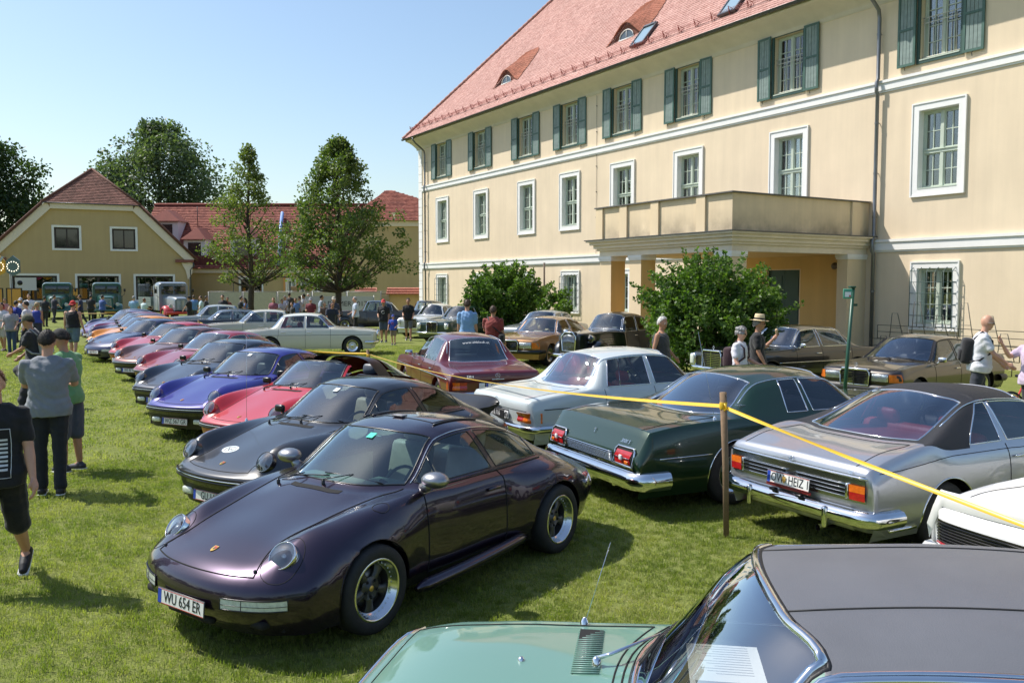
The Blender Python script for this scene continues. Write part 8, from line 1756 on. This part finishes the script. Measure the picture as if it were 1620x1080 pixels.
W201 = dict(W115, L=4.42, W=1.70, zr=1.385, zb=.88, zh0=.80, zh1=.90, zt0=.95, zt1=.95, xf=1.38, xrw=-1.28, xc=1.0, xh=.30, xB=-.20, xC=-.85, xr=-1.35, xD=-1.0, yr=.54, zn=.76)
c, L = sedan('dark brown saloon with black door mirror parked before the wire rack', 8.35, 17.6, -143.5, paint('dark_brown', (.030, .022, .016), .4, .35), W201, seats=BLK_L, group=g1, glass=BLUEG, trim=TRIM, wr=.31); [bumper(c, L, .44, .16, .06, mat('bumper_grey', (.035,) * 3, rough=.5), s, hw=.85) for s in (1, -1)]; merc_front(c, L, W201, w_=.58, z0=.50, z1=.79, n=8, h0=.58, h1=.73)
c, L = sedan('silver estate roof showing behind the gold saloon', 1.3, 33.2, -118, paint('silver_blue', (.33, .35, .37), .5, .35), W115, group=g1, low=True)
PON = dict(W115, W=1.74, zr=1.54, zb=.98, zh0=.92, zh1=1.0, crown=.07, shoulder=.10, yr=.50, xc=.7, xh=.32)
c, L = sedan('silver white rounded saloon left of the round bush', -3.7, 41.0, -112, paint('silver_white', (.60, .62, .60), .2, .35), PON, group=g1, low=True); [bumper(c, L, .44, .10, .05, CHROME, s, hw=.87) for s in (1, -1)]; merc_front(c, L, PON, w_=.5, z0=.45, z1=.88, lamp='tall', h0=.6, h1=.85)
c, L = sedan('dark bottle green saloon behind the man in the light blue shirt', -2.2, 37.2, -118, paint('bottle_green', (.008, .035, .030), .1, .35), PON, group=g1, low=True); [bumper(c, L, .44, .10, .05, CHROME, s, hw=.87) for s in (1, -1)]; merc_front(c, L, PON, w_=.5, z0=.45, z1=.88, lamp='tall', h0=.6, h1=.85)
lap('saloons')
BK_ = paint('deep_black', (.006, .008, .010)); 
vintage('black vintage saloon with round headlamps and an upright chrome grille by the porch', 2.95, 25.6, -131, BK_, BK_)
BR_ = paint('old_brown', (.045, .035, .028)); vintage('brown and black vintage saloon behind the white saloon', -7.6, 45.5, -160, BR_, BK_, low=True); vintage('black vintage saloon with cream window frames at the corner of the house', -5.0, 46.5, -158, BK_, BR_, low=True)
GT = paint('lorry_green', (.010, .075, .055)); GR = paint('lorry_grey', (.17, .21, .25)); RD = paint('lorry_red', (.50, .018, .015))
truck('dark green old lorry nearest the fairground sign', *pp(92, 62), -66, GT, GT); truck('dark green old lorry in the middle of the three', *pp(170, 63), -64, GT, GT); truck('grey old lorry with bright red front wings', *pp(274, 57), -52, GR, RD, bed=mat('bed_grey', (.16, .20, .18), rough=.6), doorm=paint('lorry_pale', (.33, .36, .38)))
lap('vintage')
# people
N_ = (.0, .05)
person('boy in a black shirt with a striped print walking in from the left edge', *pp(-14, 6.62), R(-72), 1.74, 0, ('tee', (.010, .010, .012)), ('long_shorts', (.008, .008, .009)), ('short', 'red'), ((-.30, .42), (.26, .05)), ((.12, .16, .22), (-.1, .12, .2)), near=2, shoe=(.012, .012, .014), extra=(('print',), ('face',)), head=(.15, .05))
person('man in a grey shirt carrying a black jacket, seen from behind', *pp(72, 9.65), R(112), 1.85, 0, ('polo', (.20, .215, .24)), ('trousers', (.010, .012, .018)), ('short', 'dark'), ((.05, .05), (-.06, .08)), ((.55, .14, .95, .35), (.55, .16, 1.0, .5)), near=2, build=1.08, shoe=(.02, .015, .012), extra=(('jacket',),), head=(-.1, .15), lean=.04)
person('man in a green polo shirt and black cap looking down', *pp(103, 10.9), R(165), 1.80, 1, ('polo', (.13, .30, .13)), ('long_shorts', (.06, .07, .10)), ('short', 'dark'), ((.02, .05), (-.05, .05)), ((.5, .12, 1.3, .3), (.5, .12, 1.2, .3)), near=1, build=1.05, shoe=(.03, .03, .04), extra=(('cap', (.012, .012, .013)),), head=(.0, .45), lean=.05)
person('man in black vest and red cap seen from behind', *pp(115, 28.0), R(92), 1.86, 0, ('tank', (.012, .014, .014)), ('shorts', (.10, .15, .18)), ('short', 'brown'), ((.1, .05), (-.12, .15)), ((.05, .16, .25), (.05, .16, .25)), near=1, build=1.1, extra=(('cap', (.55, .02, .02), 'back'),))
person('man in a camouflage cap with black and white top and rucksack', *pp(54, 16.6), R(190), 1.80, 1, ('tee', (.02, .02, .025)), ('trousers', (.012, .012, .015)), ('short', 'dark'), N_ and ((.0, .05), (.05, .05)), ((.35, .12, .8, .5), (.25, .12, .6, .5)), near=1, extra=(('cap', (.10, .10, .06)), ('backpack', (.30, .30, .30))), lean=.12, head=(0, .3))
LC = [(17, 29.8, -80, 'woman in a grey top and blue jeans walking towards the viewer', 1.66, ('tee', (.26, .25, .28)), ('trousers', (.03, .06, .12)), ('long', 'brown'), ()),
      (3, 31, -90, 'man in a white shirt and pale shorts at the left edge', 1.75, ('tee', (.55, .55, .58)), ('shorts', (.42, .38, .34)), ('short', 'dark'), ()),
      (43, 30.5, 185, 'man in a white shirt and dark glasses facing left', 1.85, ('tee', (.58, .57, .60)), ('trousers', (.02, .025, .04)), ('short', 'dark'), (('glasses',),)),
      (58, 33, 95, 'blond woman in a sleeveless blue top', 1.72, ('tank', (.03, .05, .30)), ('shorts', (.03, .03, .05)), ('short', 'blond'), ()),
      (25, 36, 80, 'person with a blue backpack between the white shirts', 1.74, ('tee', (.02, .04, .28)), ('trousers', (.03, .03, .05)), ('short', 'dark'), (('backpack', (.02, .03, .25)),)),
      (34, 44, -90, 'person in a white cap and white shirt before the orange fence', 1.74, ('tee', (.60, .58, .62)), ('shorts', (.2, .18, .15)), ('short', 'brown'), (('cap', (.5, .48, .5)),)),
      (47, 45, -80, 'dark haired man in a white shirt standing before the lorry', 1.92, ('tee', (.60, .60, .64)), ('trousers', (.03, .03, .04)), ('short', 'dark'), ()),
      (8, 47, -60, 'woman in a pink top by the orange fence', 1.68, ('tank', (.5, .22, .25)), ('trousers', (.05, .04, .05)), ('long', 'brown'), ()),
      (-2, 42, -60, 'person in a red cap cut off by the picture edge', 1.80, ('tee', (.4, .05, .06)), ('trousers', (.03, .03, .03)), ('short', 'brown'), (('cap', (.5, .03, .03)),)),
      (71, 50, 100, 'man in a dark shirt leaning by the first green lorry', 1.74, ('tee', (.02, .022, .03)), ('trousers', (.02, .02, .02)), ('short', 'dark'), ()),
      (86, 55, 70, 'man in dark clothes at the grille of the first green lorry', 1.76, ('tee', (.03, .03, .05)), ('trousers', (.02, .02, .03)), ('short', 'brown'), ()),
      (128, 52, 190, 'tall man in a navy shirt left of the second green lorry', 1.82, ('tee', (.015, .02, .06)), ('trousers', (.02, .02, .03)), ('short', 'dark'), ()),
      (144, 54, 100, 'man in black at the door of the second green lorry', 1.78, ('tee', (.02, .02, .022)), ('trousers', (.02, .02, .02)), ('short', 'dark'), ()),
      (162, 52, 60, 'man in a blue shirt at the second green lorry', 1.80, ('tee', (.05, .10, .30)), ('trousers', (.02, .02, .03)), ('short', 'dark'), ()),
      (212, 49, 100, 'grey haired man in a light blue shirt facing the lorries', 1.78, ('tee', (.25, .42, .58)), ('trousers', (.10, .12, .15)), ('short', 'grey'), ()),
      (228, 48, 60, 'red haired woman in a pale turquoise top', 1.66, ('tee', (.50, .62, .62)), ('trousers', (.12, .12, .14)), ('short', 'red'), ()),
      (300, 51, 175, 'person in a black waistcoat touching the grey lorry', 1.74, ('tee', (.02, .02, .02)), ('trousers', (.02, .02, .03)), ('short', 'dark'), (('cap', (.02, .02, .02)),)),
      (307, 53, 120, 'person in a blue shirt behind the one in black by the grey lorry', 1.78, ('tee', (.12, .25, .50)), ('trousers', (.05, .05, .07)), ('short', 'brown'), ()),
      (319, 50, 200, 'man in a pale blue shirt left of the site fence', 1.76, ('tee', (.48, .62, .68)), ('trousers', (.05, .05, .06)), ('short', 'brown'), ()),
      (326, 51, 10, 'person in black beside the man in pale blue', 1.76, ('tee', (.02, .02, .02)), ('trousers', (.02, .02, .02)), ('short', 'dark'), ())]
MC = [(353, 48, -100, 'person in black with white lettering before the site fence', 1.86, ('tee', (.02, .02, .025)), ('trousers', (.02,) * 3), ('short', 'dark'), ()),
      (360, 50, -60, 'brown haired person half hidden by the person in black', 1.70, ('tee', (.3, .1, .08)), ('trousers', (.03,) * 3), ('short', 'brown'), ()),
      (381, 48, 20, 'man in a black shirt left of the thinner tree trunk', 1.78, ('tee', (.02,) * 3), ('trousers', (.02,) * 3), ('short', 'dark'), ()),
      (389, 49, 200, 'woman in a blue top at the thinner tree trunk', 1.66, ('tank', (.08, .20, .50)), ('trousers', (.03,) * 3), ('long', 'dark'), ()),
      (433, 46, -90, 'woman in a mauve top between the two trees', 1.72, ('tee', (.30, .09, .13)), ('trousers', (.04, .03, .05)), ('long', 'red'), ()),
      (446, 48, -40, 'person in a pale lilac shirt right of the woman in mauve', 1.62, ('tee', (.48, .44, .55)), ('trousers', (.05,) * 3), ('short', 'brown'), ()),
      (452, 50, -120, 'grey haired person in a pale shirt in the crowd', 1.78, ('tee', (.50, .46, .56)), ('trousers', (.05,) * 3), ('short', 'grey'), ()),
      (458, 54, 90, 'tall person in a dark top at the back of the crowd', 1.92, ('tee', (.06, .05, .05)), ('trousers', (.03,) * 3), ('short', 'dark'), ()),
      (463, 45, -140, 'child in a dark top in front of the crowd', 1.50, ('tee', (.03,) * 3), ('trousers', (.03,) * 3), ('short', 'brown'), ()),
      (468, 47, -90, 'man in a mid blue shirt in the crowd', 1.70, ('tee', (.15, .24, .50)), ('trousers', (.03,) * 3), ('short', 'brown'), ()),
      (475, 49, 180, 'person in a lilac shirt behind the man in mid blue', 1.76, ('tee', (.45, .42, .55)), ('trousers', (.03,) * 3), ('short', 'brown'), ()),
      (482, 51, 170, 'tall dark haired man in a white shirt in the crowd', 1.88, ('tee', (.55, .53, .60)), ('trousers', (.03,) * 3), ('short', 'dark'), ()),
      (492, 44, -90, 'man in a dark red shirt with hands folded', 1.76, ('tee', (.16, .02, .03)), ('trousers', (.03,) * 3), ('short', 'grey'), (('cap', (.3, .3, .35)),)),
      (488, 53, -80, 'person with white hair at the back of the crowd', 1.86, ('tee', (.4, .4, .5)), ('trousers', (.03,) * 3), ('short', 'white'), ()),
      (508, 47, 20, 'man in a pale blue shirt right of the crowd', 1.84, ('tee', (.38, .44, .55)), ('trousers', (.05,) * 3), ('short', 'dark'), ()),
      (513, 43, -50, 'child in a brown top beside the man in sunglasses', 1.55, ('tee', (.10, .06, .05)), ('trousers', (.03,) * 3), ('short', 'brown'), ()),
      (528, 40, -70, 'man in a beige cap and navy shirt behind the white saloon', 1.84, ('tee', (.03, .035, .06)), ('trousers', (.03,) * 3), ('short', 'brown'), (('cap', (.45, .40, .32)),)),
      (523, 35, -60, 'man in a navy shirt and sunglasses leaning over the white saloon', 1.76, ('tee', (.015, .022, .045)), ('trousers', (.03,) * 3), ('short', 'dark'), (('glasses',),)),
      (563, 40.5, -165, 'grey haired man in a pale blue shirt right of the tree', 1.84, ('tee', (.42, .48, .58)), ('trousers', (.015,) * 3), ('short', 'grey'), ()),
      (607, 36.3, -90, 'man in a black shirt with a white emblem and red cap', 1.78, ('tee', (.010,) * 3), ('shorts', (.05, .07, .11)), ('short', 'brown'), (('cap', (.55, .04, .04)), ('emblem', (.5, .5, .5)))),
      (622, 34.6, -95, 'small boy in a blue shirt and blue cap', 1.20, ('tee', (.02, .06, .36)), ('shorts', (.22, .16, .11)), ('short', 'brown'), (('cap', (.03, .06, .30)), ('emblem', (.4, .06, .03)))),
      (646, 37.5, -85, 'bearded man in a black polo shirt walking beside the boy', 1.84, ('polo', (.010,) * 3), ('shorts', (.12, .12, .12)), ('short', 'dark'), (('camera',),))]
for k, (u, d, an, lb, h, tp, bt, hr, ex) in enumerate(LC + MC):
    q = random.Random(k * 7 + 1); sw = q.uniform(.05, .32); ps = ((sw, .08), (-sw * .9, .25)) if k % 3 else ((.04, .05), (-.03, .05))
    ar = ((q.uniform(-.2, .5), q.uniform(.08, .25), q.uniform(.1, 1.3), .3), (q.uniform(-.2, .5), q.uniform(.08, .25), q.uniform(.1, 1.3), .3))
    person(lb, *pp(u, d), R(an), h, k % 2, tp, bt, hr, ps, ar, near=1 if u > 600 else 0, extra=ex, build=q.uniform(.92, 1.1), group='visitors strolling among the cars', lean=.35 if u == 523 else 0.02)
person('man in a light blue shirt seen from behind near the maroon saloon', *pp(739, 23.5), R(88), 1.97, 0, ('tee', (.20, .36, .60)), ('trousers', (.10, .09, .08)), ('short', 'brown'), ((.03, .05), (-.03, .05)), ((.1, .10, .35), (.1, .10, .35)), near=1, build=.98)
person('man in a rust red shirt with a black bag strap, seen from behind', *pp(780, 22.0), R(80), 1.84, 1, ('tee', (.22, .035, .028)), ('trousers', (.02, .02, .022)), ('short', 'brown'), ((.03, .05), (-.03, .05)), ((.4, .14, 1.3, .4), (.1, .14, .3)), near=1, build=1.05, extra=(('bag', (.012, .012, .014), -1),))
person('bald tanned man in a dark grey vest walking past the bush', *pp(1046, 17.0), R(-25), 1.75, 1, ('tank', (.035, .037, .042)), ('shorts', (.04, .04, .05)), ('short', 'white'), ((.2, .1), (-.2, .3)), ((.2, .2, .5), (-.2, .2, .4)), near=1, build=1.15, head=(-.4, .1))
person('grey haired woman in a white blouse with dark straps', *pp(1171, 15.2), R(-35), 1.64, 0, ('tee', (.62, .60, .64)), ('skirt', (.10, .02, .03)), ('curly', 'grey'), ((.15, .1), (-.15, .2)), ((.3, .15, .9, .3), (.1, .15, .5)), near=1, extra=(('glasses',), ('backpack', (.04, .015, .02))), head=(.1, .15))
person('man in a straw hat and black shirt holding an ice cream', *pp(1199, 16.0), R(-15), 1.78, 1, ('polo', (.012, .012, .014)), ('trousers', (.03, .03, .035)), ('short', 'grey'), ((.15, .1), (-.15, .2)), ((.55, .25, 1.75, -.3), (.1, .15, .4)), near=1, extra=(('straw_hat',), ('glasses',), ('cone',)), head=(.15, .0))
person('shaven headed man in a white polo shirt with a black rucksack', *pp(1551, 14.6), R(-22), 1.87, 0, ('polo', (.66, .66, .70)), ('trousers', (.03, .035, .05)), ('none', 'dark'), ((.1, .1), (-.15, .25)), ((.45, .10, .35, .1), (.5, .10, .4, .1)), near=1, build=1.1, extra=(('backpack',), ('glasses', 'white')), head=(.1, .05), lean=.10)
person('person in a pink and blue checked shirt at the right edge', *pp(1640, 13.2), R(200), 1.72, 0, ('tee', (.50, .40, .52)), ('trousers', (.02, .02, .03)), ('short', 'brown'), ((.05, .05), (-.05, .05)), ((1.1, .2, 1.6, .2), (1.1, .2, 1.5, .2)), near=1, build=1.1)
lap('people')

bpy.data.scenes.remove(TMP)
